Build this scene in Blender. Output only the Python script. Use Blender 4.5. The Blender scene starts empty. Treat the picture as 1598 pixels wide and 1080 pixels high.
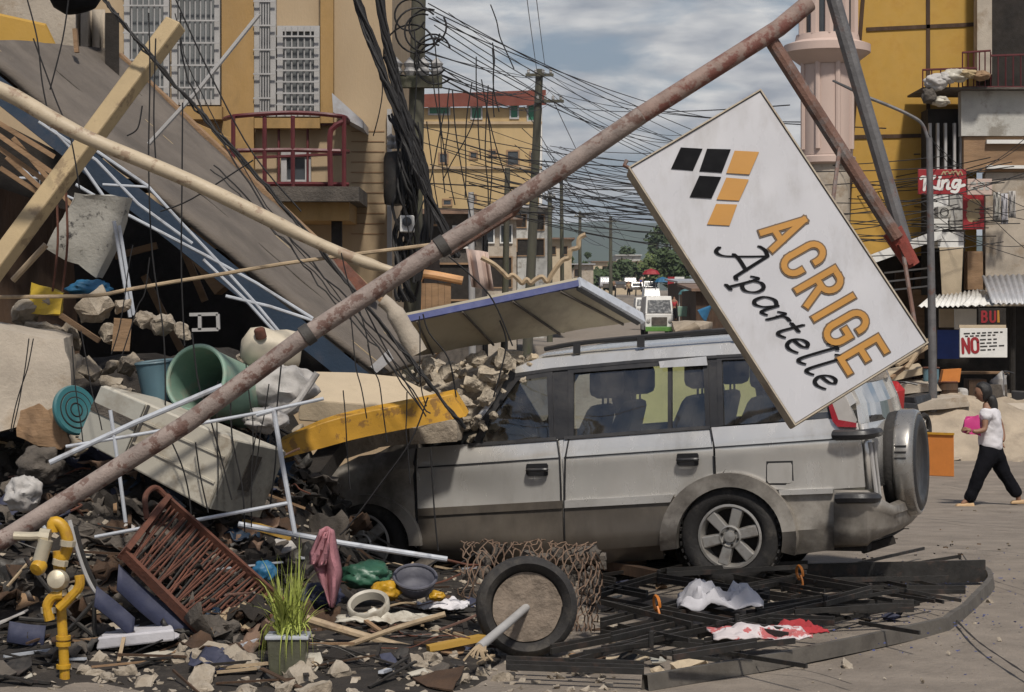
import bpy, bmesh, math, random
from mathutils import Vector, Matrix, noise
R = math.radians
random.seed(7)
SC = bpy.context.scene
COL = SC.collection

# ---------------------------------------------------------------- camera
F = 3200.0; CX = 799.0; HZ = 490.0; CAMH = 1.85      # focal length and horizon of the photograph in its own pixels
cam_data = bpy.data.cameras.new('camera')
cam_data.sensor_width = 36.0
cam_data.lens = F / 1598.0 * 36.0
cam_data.shift_y = (HZ - 540.0) / 1598.0
cam_data.clip_start = 0.1
cam_data.clip_end = 30000
cam = bpy.data.objects.new('camera', cam_data)
cam.location = (0, 0, CAMH); cam.rotation_euler = (R(90), 0, 0)
COL.objects.link(cam); SC.camera = cam

# ---------------------------------------------------------------- sky and sun
SUN_EL = R(54); SUN_AZ = R(168)          # azimuth clockwise from +Y: the sun stands high behind the camera
world = bpy.data.worlds.new('World'); SC.world = world; world.use_nodes = True
def world_nodes():
    nt = world.node_tree; N = nt.nodes; L = nt.links; N.clear()
    out = N.new('ShaderNodeOutputWorld'); bg = N.new('ShaderNodeBackground')
    sky = N.new('ShaderNodeTexSky'); sky.sky_type = 'NISHITA'; sky.sun_disc = False
    sky.sun_elevation = SUN_EL; sky.sun_rotation = SUN_AZ
    sky.dust_density = 2.0; sky.air_density = 1.0; sky.ozone_density = 1.5
    tc = N.new('ShaderNodeTexCoord')
    mp = N.new('ShaderNodeMapping'); mp.inputs['Scale'].default_value = (7.0, 7.0, 26.0)
    mp.inputs['Location'].default_value = (3.1, 0.4, 1.7)
    n1 = N.new('ShaderNodeTexNoise'); n1.inputs['Scale'].default_value = 1.6; n1.inputs['Detail'].default_value = 7
    n1.inputs['Roughness'].default_value = 0.55; n1.inputs['Distortion'].default_value = 0.3
    rp = N.new('ShaderNodeValToRGB'); rp.color_ramp.elements[0].position = 0.40; rp.color_ramp.elements[1].position = 0.56
    n2 = N.new('ShaderNodeTexNoise'); n2.inputs['Scale'].default_value = 3.4; n2.inputs['Detail'].default_value = 8
    cr = N.new('ShaderNodeValToRGB')
    cr.color_ramp.elements[0].position = 0.32; cr.color_ramp.elements[0].color = (4.2, 4.5, 5.1, 1)
    cr.color_ramp.elements[1].position = 0.68; cr.color_ramp.elements[1].color = (10.5, 10.3, 10.0, 1)
    tint = N.new('ShaderNodeMix'); tint.data_type = 'RGBA'; tint.inputs[0].default_value = 0.55
    tint.inputs[7].default_value = (3.3, 4.1, 5.2, 1)
    mx = N.new('ShaderNodeMix'); mx.data_type = 'RGBA'
    L.new(tc.outputs['Generated'], mp.inputs['Vector'])
    L.new(mp.outputs[0], n1.inputs['Vector']); L.new(mp.outputs[0], n2.inputs['Vector'])
    L.new(n1.outputs['Fac'], rp.inputs[0]); L.new(n2.outputs['Fac'], cr.inputs[0])
    # clouds stand along the horizon and thin out overhead
    sx = N.new('ShaderNodeSeparateXYZ'); L.new(tc.outputs['Generated'], sx.inputs[0])
    el = N.new('ShaderNodeMapRange'); el.inputs[1].default_value = 0.12; el.inputs[2].default_value = 0.45; el.inputs[3].default_value = 1.0; el.inputs[4].default_value = 0.0
    L.new(sx.outputs[2], el.inputs[0]); mm = N.new('ShaderNodeMath'); mm.operation = 'MULTIPLY'
    tm = N.new('ShaderNodeMath'); tm.operation = 'MULTIPLY'; tm.inputs[1].default_value = 0.6; L.new(el.outputs[0], tm.inputs[0]); L.new(tm.outputs[0], tint.inputs[0])
    L.new(sky.outputs[0], tint.inputs[6])
    L.new(rp.outputs[0], mm.inputs[0]); L.new(el.outputs[0], mm.inputs[1]); L.new(mm.outputs[0], mx.inputs[0]); L.new(tint.outputs[2], mx.inputs[6]); L.new(cr.outputs[0], mx.inputs[7])
    L.new(mx.outputs[2], bg.inputs['Color']); bg.inputs['Strength'].default_value = 0.08
    L.new(bg.outputs[0], out.inputs[0])
world_nodes()
sun_data = bpy.data.lights.new('sun', 'SUN'); sun_data.energy = 4.0; sun_data.angle = R(5.0); sun_data.color = (1.0, 0.94, 0.85)
sun = bpy.data.objects.new('sun', sun_data); COL.objects.link(sun)
_d = Vector((math.sin(SUN_AZ) * math.cos(SUN_EL), math.cos(SUN_AZ) * math.cos(SUN_EL), math.sin(SUN_EL)))
sun.rotation_euler = _d.to_track_quat('Z', 'Y').to_euler()
sun.location = (-10, -10, 30)
SC.view_settings.view_transform = 'Standard'; SC.view_settings.look = 'None'
SC.view_settings.exposure = -0.05; SC.view_settings.gamma = 1.0

# ---------------------------------------------------------------- helpers
def sst(a, b, t):
    t = max(0.0, min(1.0, (t - a) / (b - a))); return t * t * (3 - 2 * t)
def lerp(a, b, t): return a + (b - a) * t
def gz(Y):
    """height of the street surface at distance Y"""
    z = -0.42 * sst(14.5, 25, Y) + 0.92 * sst(45, 165, Y)
    if Y > 165: z += (min(Y, 560) - 165) * 0.0205 * sst(165, 260, Y)
    return z
def P(x, y, Y): return Vector(((x - CX) * Y / F, Y, CAMH - (y - HZ) * Y / F))
def PZ(x, y, z):
    """point at height z seen at photo pixel x, y (below the horizon)"""
    Y = (CAMH - z) * F / (y - HZ); return Vector(((x - CX) * Y / F, Y, z))
def G(x, y, dz=0.0):
    lo, hi = 6.0, 160.0
    for _ in range(50):
        m = (lo + hi) / 2
        if CAMH - (y - HZ) * m / F > gz(m): lo = m
        else: hi = m
    p = P(x, y, lo); p.z += dz; return p
def rx(v, s=1.0): return Vector((random.uniform(-s, s), random.uniform(-s, s), random.uniform(-s, s))) + v
def frame(axis, up=(0, 0, 1)):
    z = Vector(axis).normalized(); u = Vector(up)
    if abs(z.dot(u.normalized())) > 0.98: u = Vector((1, 0, 0)) if abs(z.x) < 0.9 else Vector((0, 1, 0))
    x = u.cross(z).normalized(); y = z.cross(x).normalized()
    return x, y, z
def rot(ax=0, ay=0, az=0):
    return (Matrix.Rotation(R(az), 3, 'Z') @ Matrix.Rotation(R(ay), 3, 'Y') @ Matrix.Rotation(R(ax), 3, 'X'))

class MB:
    def __init__(s): s.bm = bmesh.new()
    def face(s, pts):
        try: return s.bm.faces.new([s.bm.verts.new(p) for p in pts])
        except ValueError: return None
    def hexa(s, p):
        v = [s.bm.verts.new(q) for q in p]
        for f in ((0, 3, 2, 1), (4, 5, 6, 7), (0, 1, 5, 4), (1, 2, 6, 5), (2, 3, 7, 6), (3, 0, 4, 7)):
            s.bm.faces.new([v[i] for i in f])
        return s
    def box(s, c, size, m=None):
        c = Vector(c); a, b, d = (k / 2 for k in size); q = []
        for z in (-d, d):
            for x, y in ((-a, -b), (a, -b), (a, b), (-a, b)):
                v = Vector((x, y, z)); q.append(c + (m @ v if m else v))
        return s.hexa(q)
    def beam(s, a, b, w, h, up=(0, 0, 1), w2=None, h2=None):
        a = Vector(a); b = Vector(b); x, y, z = frame(b - a, up); q = []
        for p, ww, hh in ((a, w, h), (b, w2 or w, h2 or h)):
            for i, j in ((-1, -1), (1, -1), (1, 1), (-1, 1)): q.append(p + x * i * ww / 2 + y * j * hh / 2)
        return s.hexa(q)
    def tube(s, pts, r, n=8, cap=True, up=(0, 0, 1)):
        pts = [Vector(p) for p in pts]; k = len(pts)
        rr = r if isinstance(r, (list, tuple)) else [r] * k
        rings = []; prev = None
        for i in range(k):
            d = (pts[min(i + 1, k - 1)] - pts[max(i - 1, 0)])
            if d.length < 1e-7: d = Vector((0, 0, 1))
            d.normalize()
            if prev is None: x, y, _ = frame(d, up)
            else:
                x = prev - d * prev.dot(d)
                if x.length < 1e-5: x, y, _ = frame(d, up)
                x.normalize(); y = d.cross(x)
            prev = x
            rings.append([s.bm.verts.new(pts[i] + (x * math.cos(2 * math.pi * j / n) + y * math.sin(2 * math.pi * j / n)) * rr[i]) for j in range(n)])
        for i in range(k - 1):
            for j in range(n):
                s.bm.faces.new((rings[i][j], rings[i][(j + 1) % n], rings[i + 1][(j + 1) % n], rings[i + 1][j]))
        if cap and n > 2:
            s.bm.faces.new(rings[0][::-1]); s.bm.faces.new(rings[-1])
        return s
    def ring(s, c, axis, R0, r, n=24, m=8, up=(0, 0, 1), a0=0, a1=360):
        x, y, z = frame(axis, up); c = Vector(c); closed = abs(a1 - a0) >= 359.9
        k = n if closed else n + 1; rings = []
        for i in range(k):
            a = R(a0 + (a1 - a0) * i / n); d = x * math.cos(a) + y * math.sin(a)
            rings.append([s.bm.verts.new(c + d * (R0 + r * math.cos(2 * math.pi * j / m)) + z * r * math.sin(2 * math.pi * j / m)) for j in range(m)])
        for i in range(n if closed else n):
            A = rings[i]; B = rings[(i + 1) % k]
            for j in range(m): s.bm.faces.new((A[j], B[j], B[(j + 1) % m], A[(j + 1) % m]))
        return s
    def lathe(s, c, axis, prof, n=28, up=(0, 0, 1), cap0=False, cap1=False):
        """prof: (radius, distance along axis)"""
        x, y, z = frame(axis, up); c = Vector(c); rings = []
        for r, h in prof:
            rings.append([s.bm.verts.new(c + z * h + (x * math.cos(2 * math.pi * j / n) + y * math.sin(2 * math.pi * j / n)) * r) for j in range(n)])
        for i in range(len(prof) - 1):
            for j in range(n):
                s.bm.faces.new((rings[i][j], rings[i][(j + 1) % n], rings[i + 1][(j + 1) % n], rings[i + 1][j]))
        if cap0: s.bm.faces.new(rings[0][::-1])
        if cap1: s.bm.faces.new(rings[-1])
        return s
    def prism(s, poly, vec):
        vec = Vector(vec); a = [s.bm.verts.new(p) for p in poly]; b = [s.bm.verts.new(Vector(p) + vec) for p in poly]
        n = len(a); s.bm.faces.new(a[::-1]); s.bm.faces.new(b)
        for i in range(n): s.bm.faces.new((a[i], a[(i + 1) % n], b[(i + 1) % n], b[i]))
        return s
    def sheet(s, rows):
        g = [[s.bm.verts.new(p) for p in r] for r in rows]
        for i in range(len(g) - 1):
            for j in range(len(g[0]) - 1): s.bm.faces.new((g[i][j], g[i][j + 1], g[i + 1][j + 1], g[i + 1][j]))
        return s
    def hull(s, pts):
        b = bmesh.new()
        for p in pts: b.verts.new(p)
        res = bmesh.ops.convex_hull(b, input=b.verts[:])
        keep = set(f for f in b.faces)
        loose = [v for v in b.verts if not v.link_faces]
        bmesh.ops.delete(b, geom=loose, context='VERTS')
        off = [s.bm.verts.new(v.co) for v in b.verts]
        b.verts.index_update()
        for f in b.faces: s.bm.faces.new([off[v.index] for v in f.verts])
        b.free(); return s
    def chunk(s, c, sz, n=14, m=None):
        """broken lump: the hull of points scattered in a rough block"""
        c = Vector(c); pts = []
        for _ in range(n):
            v = Vector((random.uniform(-1, 1), random.uniform(-1, 1), random.uniform(-1, 1)))
            k = max(abs(v.x), abs(v.y), abs(v.z)); v = v / k * random.uniform(0.72, 1.0)
            v = Vector((v.x * sz[0] / 2, v.y * sz[1] / 2, v.z * sz[2] / 2))
            pts.append(c + (m @ v if m else v))
        return s.hull(pts)
    def rough(s, cuts, amp, scale, seed=0.0):
        """subdivide and push about with noise"""
        bmesh.ops.triangulate(s.bm, faces=s.bm.faces[:])
        if cuts: bmesh.ops.subdivide_edges(s.bm, edges=s.bm.edges[:], cuts=cuts, use_grid_fill=True)
        s.bm.normal_update(); o = Vector((seed, seed * 1.7, -seed))
        mv = [(v, v.normal * amp * noise.fractal(v.co * scale + o, 1.0, 2.0, 3)) for v in s.bm.verts]
        for v, d in mv: v.co += d
        return s
    def build(s, name, mat, parent=None, smooth=False, bevel=0.0, solid=0.0, sub=0, label=None, cat=None, group=None, kind=None, ang=35, weld=False):
        if weld: bmesh.ops.remove_doubles(s.bm, verts=s.bm.verts[:], dist=1e-5)
        me = bpy.data.meshes.new(name)
        bmesh.ops.recalc_face_normals(s.bm, faces=s.bm.faces[:])
        s.bm.to_mesh(me); s.bm.free()
        o = bpy.data.objects.new(name, me); COL.objects.link(o)
        if mat: me.materials.append(mat)
        if parent is not None:
            me.transform(WM(parent).inverted()); o.parent = parent
        else:
            if len(me.vertices):
                xs = [v.co.x for v in me.vertices]; ys = [v.co.y for v in me.vertices]; zs = [v.co.z for v in me.vertices]
                b = Vector(((min(xs) + max(xs)) / 2, (min(ys) + max(ys)) / 2, min(zs)))
                if kind != 'structure': me.transform(Matrix.Translation(-b)); o.location = b
        if smooth:
            me.polygons.foreach_set('use_smooth', [True] * len(me.polygons)); me.set_sharp_from_angle(angle=R(ang))
        if solid:
            q = o.modifiers.new('thickness', 'SOLIDIFY'); q.thickness = solid; q.offset = -1
        if sub:
            q = o.modifiers.new('subdivision', 'SUBSURF'); q.levels = sub; q.render_levels = sub
        if bevel:
            q = o.modifiers.new('bevel', 'BEVEL'); q.width = bevel; q.segments = 2; q.limit_method = 'ANGLE'; q.angle_limit = R(40)
        me.update()
        tag(o, label, cat, group, kind); return o
def WM(o):
    m = Matrix.LocRotScale(o.location, o.rotation_euler, o.scale)
    return WM(o.parent) @ m if o.parent else m
def tag(o, label=None, cat=None, group=None, kind=None):
    if label: o['label'] = label
    if cat: o['category'] = cat
    if group: o['group'] = group
    if kind: o['kind'] = kind
    return o
def thing(name, label, cat, loc=(0, 0, 0), rz=0.0, group=None):
    o = bpy.data.objects.new(name, None); o.empty_display_size = 0.2; COL.objects.link(o)
    o.location = loc; o.rotation_euler = (0, 0, rz); return tag(o, label, cat, group)
def copy_tree(o, parent=None):
    c = o.copy(); COL.objects.link(c)
    if parent is not None: c.parent = parent
    for ch in [k for k in COL.objects if k.parent == o]: copy_tree(ch, c)
    return c
def curve_pts(pts, n=8):
    """Catmull-Rom through pts"""
    pts = [Vector(p) for p in pts]; out = []
    for i in range(len(pts) - 1):
        p0 = pts[max(i - 1, 0)]; p1 = pts[i]; p2 = pts[i + 1]; p3 = pts[min(i + 2, len(pts) - 1)]
        for k in range(n):
            t = k / n; out.append(0.5 * ((2 * p1) + (p2 - p0) * t + (2 * p0 - 5 * p1 + 4 * p2 - p3) * t * t + (3 * p1 - p0 - 3 * p2 + p3) * t ** 3))
    out.append(pts[-1]); return out
def sagged(a, b, sag, n=14):
    a = Vector(a); b = Vector(b)
    return [a.lerp(b, i / n) - Vector((0, 0, sag * 4 * (i / n) * (1 - i / n))) for i in range(n + 1)]

# ---------------------------------------------------------------- materials
def _new(name):
    m = bpy.data.materials.new(name); m.use_nodes = True
    nt = m.node_tree; return m, nt.nodes, nt.links, nt.nodes['Principled BSDF']
def mat(name, col, rough=0.75, metal=0.0, var=0.22, vs=4.0, bump=0.25, bs=40.0, col2=None, cut=(0.52, 0.62), s2=2.0, amt=0.8,
        dust=0.0, dustcol=(0.30, 0.27, 0.23), coat=0.0, spec=0.5, stretch=(1, 1, 1), sub=0.0, tr=0.0):
    m, N, L, bs_ = _new(name)
    tc = N.new('ShaderNodeTexCoord'); mp = N.new('ShaderNodeMapping'); mp.inputs['Scale'].default_value = stretch
    L.new(tc.outputs['Object'], mp.inputs[0])
    def nz(scale, det=6, ro=0.6):
        n = N.new('ShaderNodeTexNoise'); n.inputs['Scale'].default_value = scale; n.inputs['Detail'].default_value = det
        n.inputs['Roughness'].default_value = ro; L.new(mp.outputs[0], n.inputs['Vector']); return n.outputs['Fac']
    def mixc(f, a, b):
        x = N.new('ShaderNodeMix'); x.data_type = 'RGBA'
        if hasattr(f, 'links'): L.new(f, x.inputs[0])
        else: x.inputs[0].default_value = f
        for i, v in ((6, a), (7, b)):
            if hasattr(v, 'links'): L.new(v, x.inputs[i])
            else: x.inputs[i].default_value = (*v, 1)
        return x.outputs[2]
    def ramp(f, a, b, lo=0.0, hi=1.0):
        x = N.new('ShaderNodeMapRange'); x.inputs[1].default_value = a; x.inputs[2].default_value = b
        x.inputs[3].default_value = lo; x.inputs[4].default_value = hi; L.new(f, x.inputs[0]); return x.outputs[0]
    lo = tuple(c * (1 - var) for c in col); hi = tuple(min(1, c * (1 + var)) for c in col)
    c = mixc(ramp(nz(vs), 0.3, 0.7), lo, hi)
    if col2: c = mixc(ramp(nz(s2, 9, 0.68), cut[0], cut[1], 0, amt), c, col2)
    if dust:
        ge = N.new('ShaderNodeNewGeometry'); sp = N.new('ShaderNodeSeparateXYZ'); L.new(ge.outputs['Normal'], sp.inputs[0])
        mu = N.new('ShaderNodeMath'); mu.operation = 'MULTIPLY'
        L.new(ramp(sp.outputs[2], 0.15, 0.9, 0, dust), mu.inputs[0]); L.new(ramp(nz(vs * 2.3), 0.3, 0.62), mu.inputs[1])
        c = mixc(mu.outputs[0], c, dustcol)
    L.new(c, bs_.inputs['Base Color'])
    L.new(ramp(nz(vs * 3), 0.3, 0.7, max(0.03, rough - 0.12), min(1, rough + 0.12)), bs_.inputs['Roughness'])
    bs_.inputs['Metallic'].default_value = metal; bs_.inputs['Specular IOR Level'].default_value = spec
    if coat: bs_.inputs['Coat Weight'].default_value = coat; bs_.inputs['Coat Roughness'].default_value = 0.12
    if tr: bs_.inputs['Transmission Weight'].default_value = tr
    if bump:
        b = N.new('ShaderNodeBump'); b.inputs['Strength'].default_value = bump; b.inputs['Distance'].default_value = 0.02
        L.new(nz(bs, 8, 0.65), b.inputs['Height']); L.new(b.outputs[0], bs_.inputs['Normal'])
    return m
def flat(name, col, rough=0.6):
    return mat(name, col, rough, var=0.08, bump=0.05)
def glass(name, tint=(0.5, 0.55, 0.55), refl=0.12, dirt=0.25):
    m, N, L, b = _new(name); N.remove(b); out = N['Material Output']
    t = N.new('ShaderNodeBsdfTransparent'); t.inputs[0].default_value = (*tint, 1)
    g = N.new('ShaderNodeBsdfGlossy'); g.inputs['Roughness'].default_value = 0.03
    d = N.new('ShaderNodeBsdfDiffuse'); d.inputs[0].default_value = (0.32, 0.29, 0.25, 1)
    fr = N.new('ShaderNodeFresnel'); fr.inputs[0].default_value = 1.5
    ad = N.new('ShaderNodeMath'); ad.operation = 'ADD'; ad.inputs[1].default_value = refl; L.new(fr.outputs[0], ad.inputs[0])
    x = N.new('ShaderNodeMixShader'); L.new(ad.outputs[0], x.inputs[0]); L.new(t.outputs[0], x.inputs[1]); L.new(g.outputs[0], x.inputs[2])
    tc = N.new('ShaderNodeTexCoord'); n = N.new('ShaderNodeTexNoise'); n.inputs['Scale'].default_value = 5; n.inputs['Detail'].default_value = 8
    L.new(tc.outputs['Object'], n.inputs['Vector'])
    mr = N.new('ShaderNodeMapRange'); mr.inputs[1].default_value = 0.4; mr.inputs[2].default_value = 0.75; mr.inputs[4].default_value = dirt
    L.new(n.outputs['Fac'], mr.inputs[0])
    y = N.new('ShaderNodeMixShader'); L.new(mr.outputs[0], y.inputs[0]); L.new(x.outputs[0], y.inputs[1]); L.new(d.outputs[0], y.inputs[2])
    L.new(y.outputs[0], out.inputs[0]); return m

K = {}
K['asphalt'] = mat('road_concrete', (0.215, 0.180, 0.145), 0.92, var=0.22, vs=3.0, bump=0.9, bs=30, col2=(0.13, 0.105, 0.082), s2=1.3, cut=(0.5, 0.7), amt=0.6)
K['concrete'] = mat('broken_concrete', (0.30, 0.25, 0.19), 0.95, var=0.38, vs=6, bump=0.9, bs=28, col2=(0.16, 0.13, 0.10), amt=0.6, dust=0.5, dustcol=(0.40, 0.36, 0.30))
K['concrete_dark'] = mat('dark_concrete', (0.085, 0.072, 0.06), 0.95, var=0.4, vs=5, bump=0.9, bs=28, col2=(0.035, 0.03, 0.026), amt=0.7, dust=0.3, dustcol=(0.18, 0.15, 0.12))  # tone lowered to put the shaded black gaps of the heap into the colour
K['plaster'] = mat('cream_plaster', (0.45, 0.365, 0.255), 0.9, var=0.1, vs=2, bump=0.25, col2=(0.34, 0.28, 0.20), s2=3, amt=0.35)
K['plaster_grey'] = mat('grey_plaster', (0.36, 0.31, 0.25), 0.95, var=0.2, vs=3, bump=0.4, col2=(0.22, 0.16, 0.10), s2=2.5, amt=0.6)
K['cream_pipe'] = mat('cream_pipe_paint', (0.41, 0.335, 0.235), 0.6, var=0.12, vs=5, bump=0.15, col2=(0.22, 0.14, 0.09), s2=9, amt=0.75, cut=(0.545, 0.60))
K['cream'] = mat('cream_paint', (0.36, 0.27, 0.15), 0.7, var=0.12, vs=3, bump=0.2, col2=(0.20, 0.14, 0.08), s2=7, amt=0.75, cut=(0.55, 0.60))
K['yellow'] = mat('ochre_paint', (0.40, 0.235, 0.042), 0.75, var=0.1, vs=2, bump=0.12, col2=(0.30, 0.15, 0.02), s2=2, amt=0.4)
K['yellow_beam'] = mat('yellow_beam_paint', (0.46, 0.24, 0.018), 0.6, var=0.12, vs=4, bump=0.15, col2=(0.17, 0.085, 0.025), s2=9, amt=0.75, cut=(0.54, 0.59))
K['tan'] = mat('tan_wall_paint', (0.375, 0.28, 0.175), 0.85, var=0.1, vs=1.0, bump=0.2, col2=(0.26, 0.19, 0.115), s2=0.9, amt=0.75, cut=(0.48, 0.68), stretch=(1, 1, 0.35))
K['tan2'] = mat('yellow_tan_paint', (0.40, 0.285, 0.14), 0.85, var=0.1, vs=0.6, bump=0.2, col2=(0.30, 0.21, 0.09), s2=0.5, amt=0.4, stretch=(1, 1, 0.3))  # yellowish tan, the distant block's own wall colour
K['pink'] = mat('pale_pink_paint', (0.47, 0.36, 0.31), 0.85, var=0.08, vs=1, bump=0.15, col2=(0.36, 0.27, 0.22), s2=0.8, amt=0.4, stretch=(1, 1, 0.3))
K['pole_paint'] = mat('flaking_pole_paint', (0.215, 0.17, 0.148), 0.7, var=0.3, vs=7, bump=0.45, bs=60, col2=(0.10, 0.045, 0.032), s2=11, amt=0.85, cut=(0.515, 0.565), dust=0.4, dustcol=(0.38, 0.32, 0.275))
K['pole_end'] = mat('rusting_pole_end', (0.21, 0.145, 0.12), 0.75, var=0.25, vs=8, bump=0.35, bs=60, col2=(0.13, 0.04, 0.028), s2=10, amt=0.9, cut=(0.48, 0.55), dust=0.25, dustcol=(0.38, 0.32, 0.27))
K['rust_pipe'] = mat('rusty_pipe', (0.14, 0.075, 0.055), 0.8, var=0.3, vs=8, bump=0.4, bs=60, col2=(0.16, 0.15, 0.145), s2=7, amt=0.8, cut=(0.48, 0.6))
K['grey_pipe'] = mat('grey_steel_pipe', (0.13, 0.125, 0.125), 0.55, 0.3, var=0.25, vs=8, bump=0.25, bs=60, col2=(0.15, 0.07, 0.05), s2=6, amt=0.7, cut=(0.55, 0.65))
K['red_oxide'] = mat('red_oxide_paint', (0.20, 0.035, 0.022), 0.7, var=0.3, vs=10, bump=0.3, col2=(0.10, 0.03, 0.02), s2=9, amt=0.8)
K['band'] = mat('dark_band', (0.05, 0.045, 0.04), 0.7, bump=0.3)
K['sign_white'] = mat('dusty_acrylic', (0.435, 0.43, 0.445), 0.3, var=0.04, vs=1.2, bump=0.02, bs=6, col2=(0.31, 0.295, 0.285), s2=4.0, amt=0.65, cut=(0.50, 0.68), stretch=(1, 1, 0.35))
K['sign_side'] = mat('sign_edge_metal', (0.34, 0.29, 0.22), 0.6, 0.1, var=0.2, bump=0.2, col2=(0.18, 0.13, 0.09), s2=6, amt=0.5)
K['black'] = mat('black_vinyl', (0.006, 0.006, 0.007), 0.85, var=0.1, bump=0.03, spec=0.15)
K['orange'] = mat('amber_vinyl', (0.38, 0.175, 0.018), 0.5, var=0.1, vs=2, bump=0.03)
K['brown_line'] = mat('brown_vinyl', (0.10, 0.055, 0.02), 0.5, var=0.1, bump=0.03)
K['silver_spare'] = mat('dark_silver_paint', (0.26, 0.25, 0.235), 0.28, 0.5, var=0.08, bump=0.02, coat=0.5, col2=(0.18, 0.15, 0.12), s2=4, amt=0.5)
K['silver'] = mat('silver_car_paint', (0.66, 0.64, 0.605), 0.22, 0.5, var=0.05, vs=3, bump=0.02, bs=8, coat=0.7, col2=(0.36, 0.33, 0.28), s2=2.4, amt=0.5, cut=(0.5, 0.68), stretch=(1, 1, 0.3), dust=0.35, dustcol=(0.50, 0.46, 0.40))
K['silver_low'] = mat('taupe_car_paint', (0.105, 0.09, 0.075), 0.45, 0.35, var=0.18, vs=4, bump=0.03, bs=8, coat=0.15, col2=(0.20, 0.17, 0.135), s2=2.6, amt=0.6, cut=(0.48, 0.7), stretch=(1, 1, 0.5))
K['silver_dirty'] = mat('dusty_fender_paint', (0.35, 0.32, 0.28), 0.5, 0.35, var=0.2, vs=3, bump=0.05, col2=(0.10, 0.085, 0.07), s2=2.0, amt=0.8, cut=(0.45, 0.62))
K['trim_bright'] = mat('bright_trim', (0.55, 0.53, 0.50), 0.35, 0.5, var=0.08, bump=0.02)
K['trim_black'] = mat('black_trim', (0.018, 0.018, 0.02), 0.45, var=0.15, bump=0.08, dust=0.3, dustcol=(0.16, 0.14, 0.12))
K['mesh_wire'] = mat('rusty_mesh_wire', (0.14, 0.09, 0.06), 0.8, var=0.3, vs=10, bump=0.2, col2=(0.09, 0.05, 0.03), s2=8, amt=0.7)
K['rubber'] = mat('tyre_rubber', (0.022, 0.02, 0.019), 0.85, var=0.25, vs=6, bump=0.4, bs=50, col2=(0.075, 0.066, 0.055), s2=4, amt=0.6)
K['alloy'] = mat('alloy_wheel', (0.40, 0.38, 0.35), 0.42, 0.5, var=0.15, vs=8, bump=0.05, col2=(0.16, 0.13, 0.10), s2=8, amt=0.5)
K['seat'] = mat('grey_seat_cloth', (0.075, 0.072, 0.075), 0.95, var=0.2, bump=0.2)
K['seat_dark'] = mat('dark_seat_cloth', (0.02, 0.02, 0.02), 0.95, var=0.2, bump=0.2)
K['carglass'] = glass('car_window_glass', (0.80, 0.84, 0.82), 0.10, 0.16)
K['winglass'] = mat('dark_window_glass', (0.045, 0.05, 0.055), 0.12, var=0.3, vs=2, bump=0.03, bs=5)
K['lampglass'] = mat('lamp_glass', (0.32, 0.30, 0.28), 0.2, var=0.15, bump=0.05)
K['lampred'] = mat('red_lamp', (0.22, 0.01, 0.015), 0.25, var=0.15, bump=0.03)
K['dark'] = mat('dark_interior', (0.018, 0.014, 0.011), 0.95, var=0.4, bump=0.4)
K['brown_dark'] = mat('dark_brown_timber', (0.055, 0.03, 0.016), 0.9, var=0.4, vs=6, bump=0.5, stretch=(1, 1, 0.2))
K['wood'] = mat('weathered_timber', (0.25, 0.155, 0.085), 0.85, var=0.3, vs=8, bump=0.4, stretch=(0.25, 1, 1), col2=(0.12, 0.07, 0.04), s2=4, amt=0.6)
K['bamboo'] = mat('dry_bamboo', (0.34, 0.255, 0.16), 0.7, var=0.25, vs=7, bump=0.25, col2=(0.17, 0.11, 0.07), s2=6, amt=0.6)
K['white_steel'] = mat('white_steel_tube', (0.40, 0.42, 0.455), 0.5, var=0.15, vs=8, bump=0.1, col2=(0.22, 0.20, 0.19), s2=7, amt=0.55, cut=(0.55, 0.66))
K['slab_grey'] = mat('fibre_cement', (0.118, 0.099, 0.082), 0.92, var=0.22, vs=2, bump=0.5, bs=22, col2=(0.175, 0.147, 0.12), s2=1.4, amt=0.5, stretch=(0.5, 1.6, 1.6))
K['blue_fascia'] = mat('blue_fascia_paint', (0.006, 0.021, 0.045), 0.65, var=0.25, vs=3, bump=0.15, col2=(0.03, 0.035, 0.05), s2=3, amt=0.6)
K['wire'] = mat('black_cable', (0.012, 0.011, 0.011), 0.7, var=0.1, bump=0)
K['wire_far'] = mat('weathered_cable', (0.035, 0.035, 0.04), 0.8, var=0.1, bump=0)
K['old_pole'] = mat('mossy_utility_pole', (0.075, 0.07, 0.05), 0.9, var=0.3, vs=3, bump=0.4, col2=(0.05, 0.06, 0.025), s2=3, amt=0.6, stretch=(1, 1, 0.25))
K['maroon'] = mat('maroon_railing_paint', (0.085, 0.012, 0.014), 0.5, var=0.25, bump=0.1)
K['tyre_concrete'] = mat('brown_grey_concrete', (0.19, 0.15, 0.115), 0.95, var=0.25, vs=12, bump=0.8, bs=35, col2=(0.10, 0.08, 0.062), s2=8, amt=0.5)
K['ochre_old'] = mat('weathered_ochre_paint', (0.31, 0.19, 0.07), 0.8, var=0.15, vs=2, bump=0.2, col2=(0.20, 0.13, 0.05), s2=1.8, amt=0.65, stretch=(1, 1, .4))
K['old_glass'] = mat('dusty_louvre_glass', (0.13, 0.135, 0.135), 0.3, var=0.45, vs=1.6, bump=0.05, stretch=(3, 1, .3))
K['grille'] = mat('grey_window_grille', (0.33, 0.32, 0.31), 0.6, var=0.15, bump=0.1)
K['panel_white'] = mat('dusty_panel', (0.30, 0.265, 0.195), 0.75, var=0.14, vs=1.5, bump=0.1, col2=(0.20, 0.17, 0.13), s2=1.8, amt=0.6)
K['blue_edge'] = mat('blue_edge_paint', (0.045, 0.055, 0.15), 0.7, var=0.2)
K['rust_rack'] = mat('rusty_rack', (0.105, 0.038, 0.022), 0.85, var=0.35, vs=10, bump=0.4, col2=(0.085, 0.035, 0.022), s2=9, amt=0.7)
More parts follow.
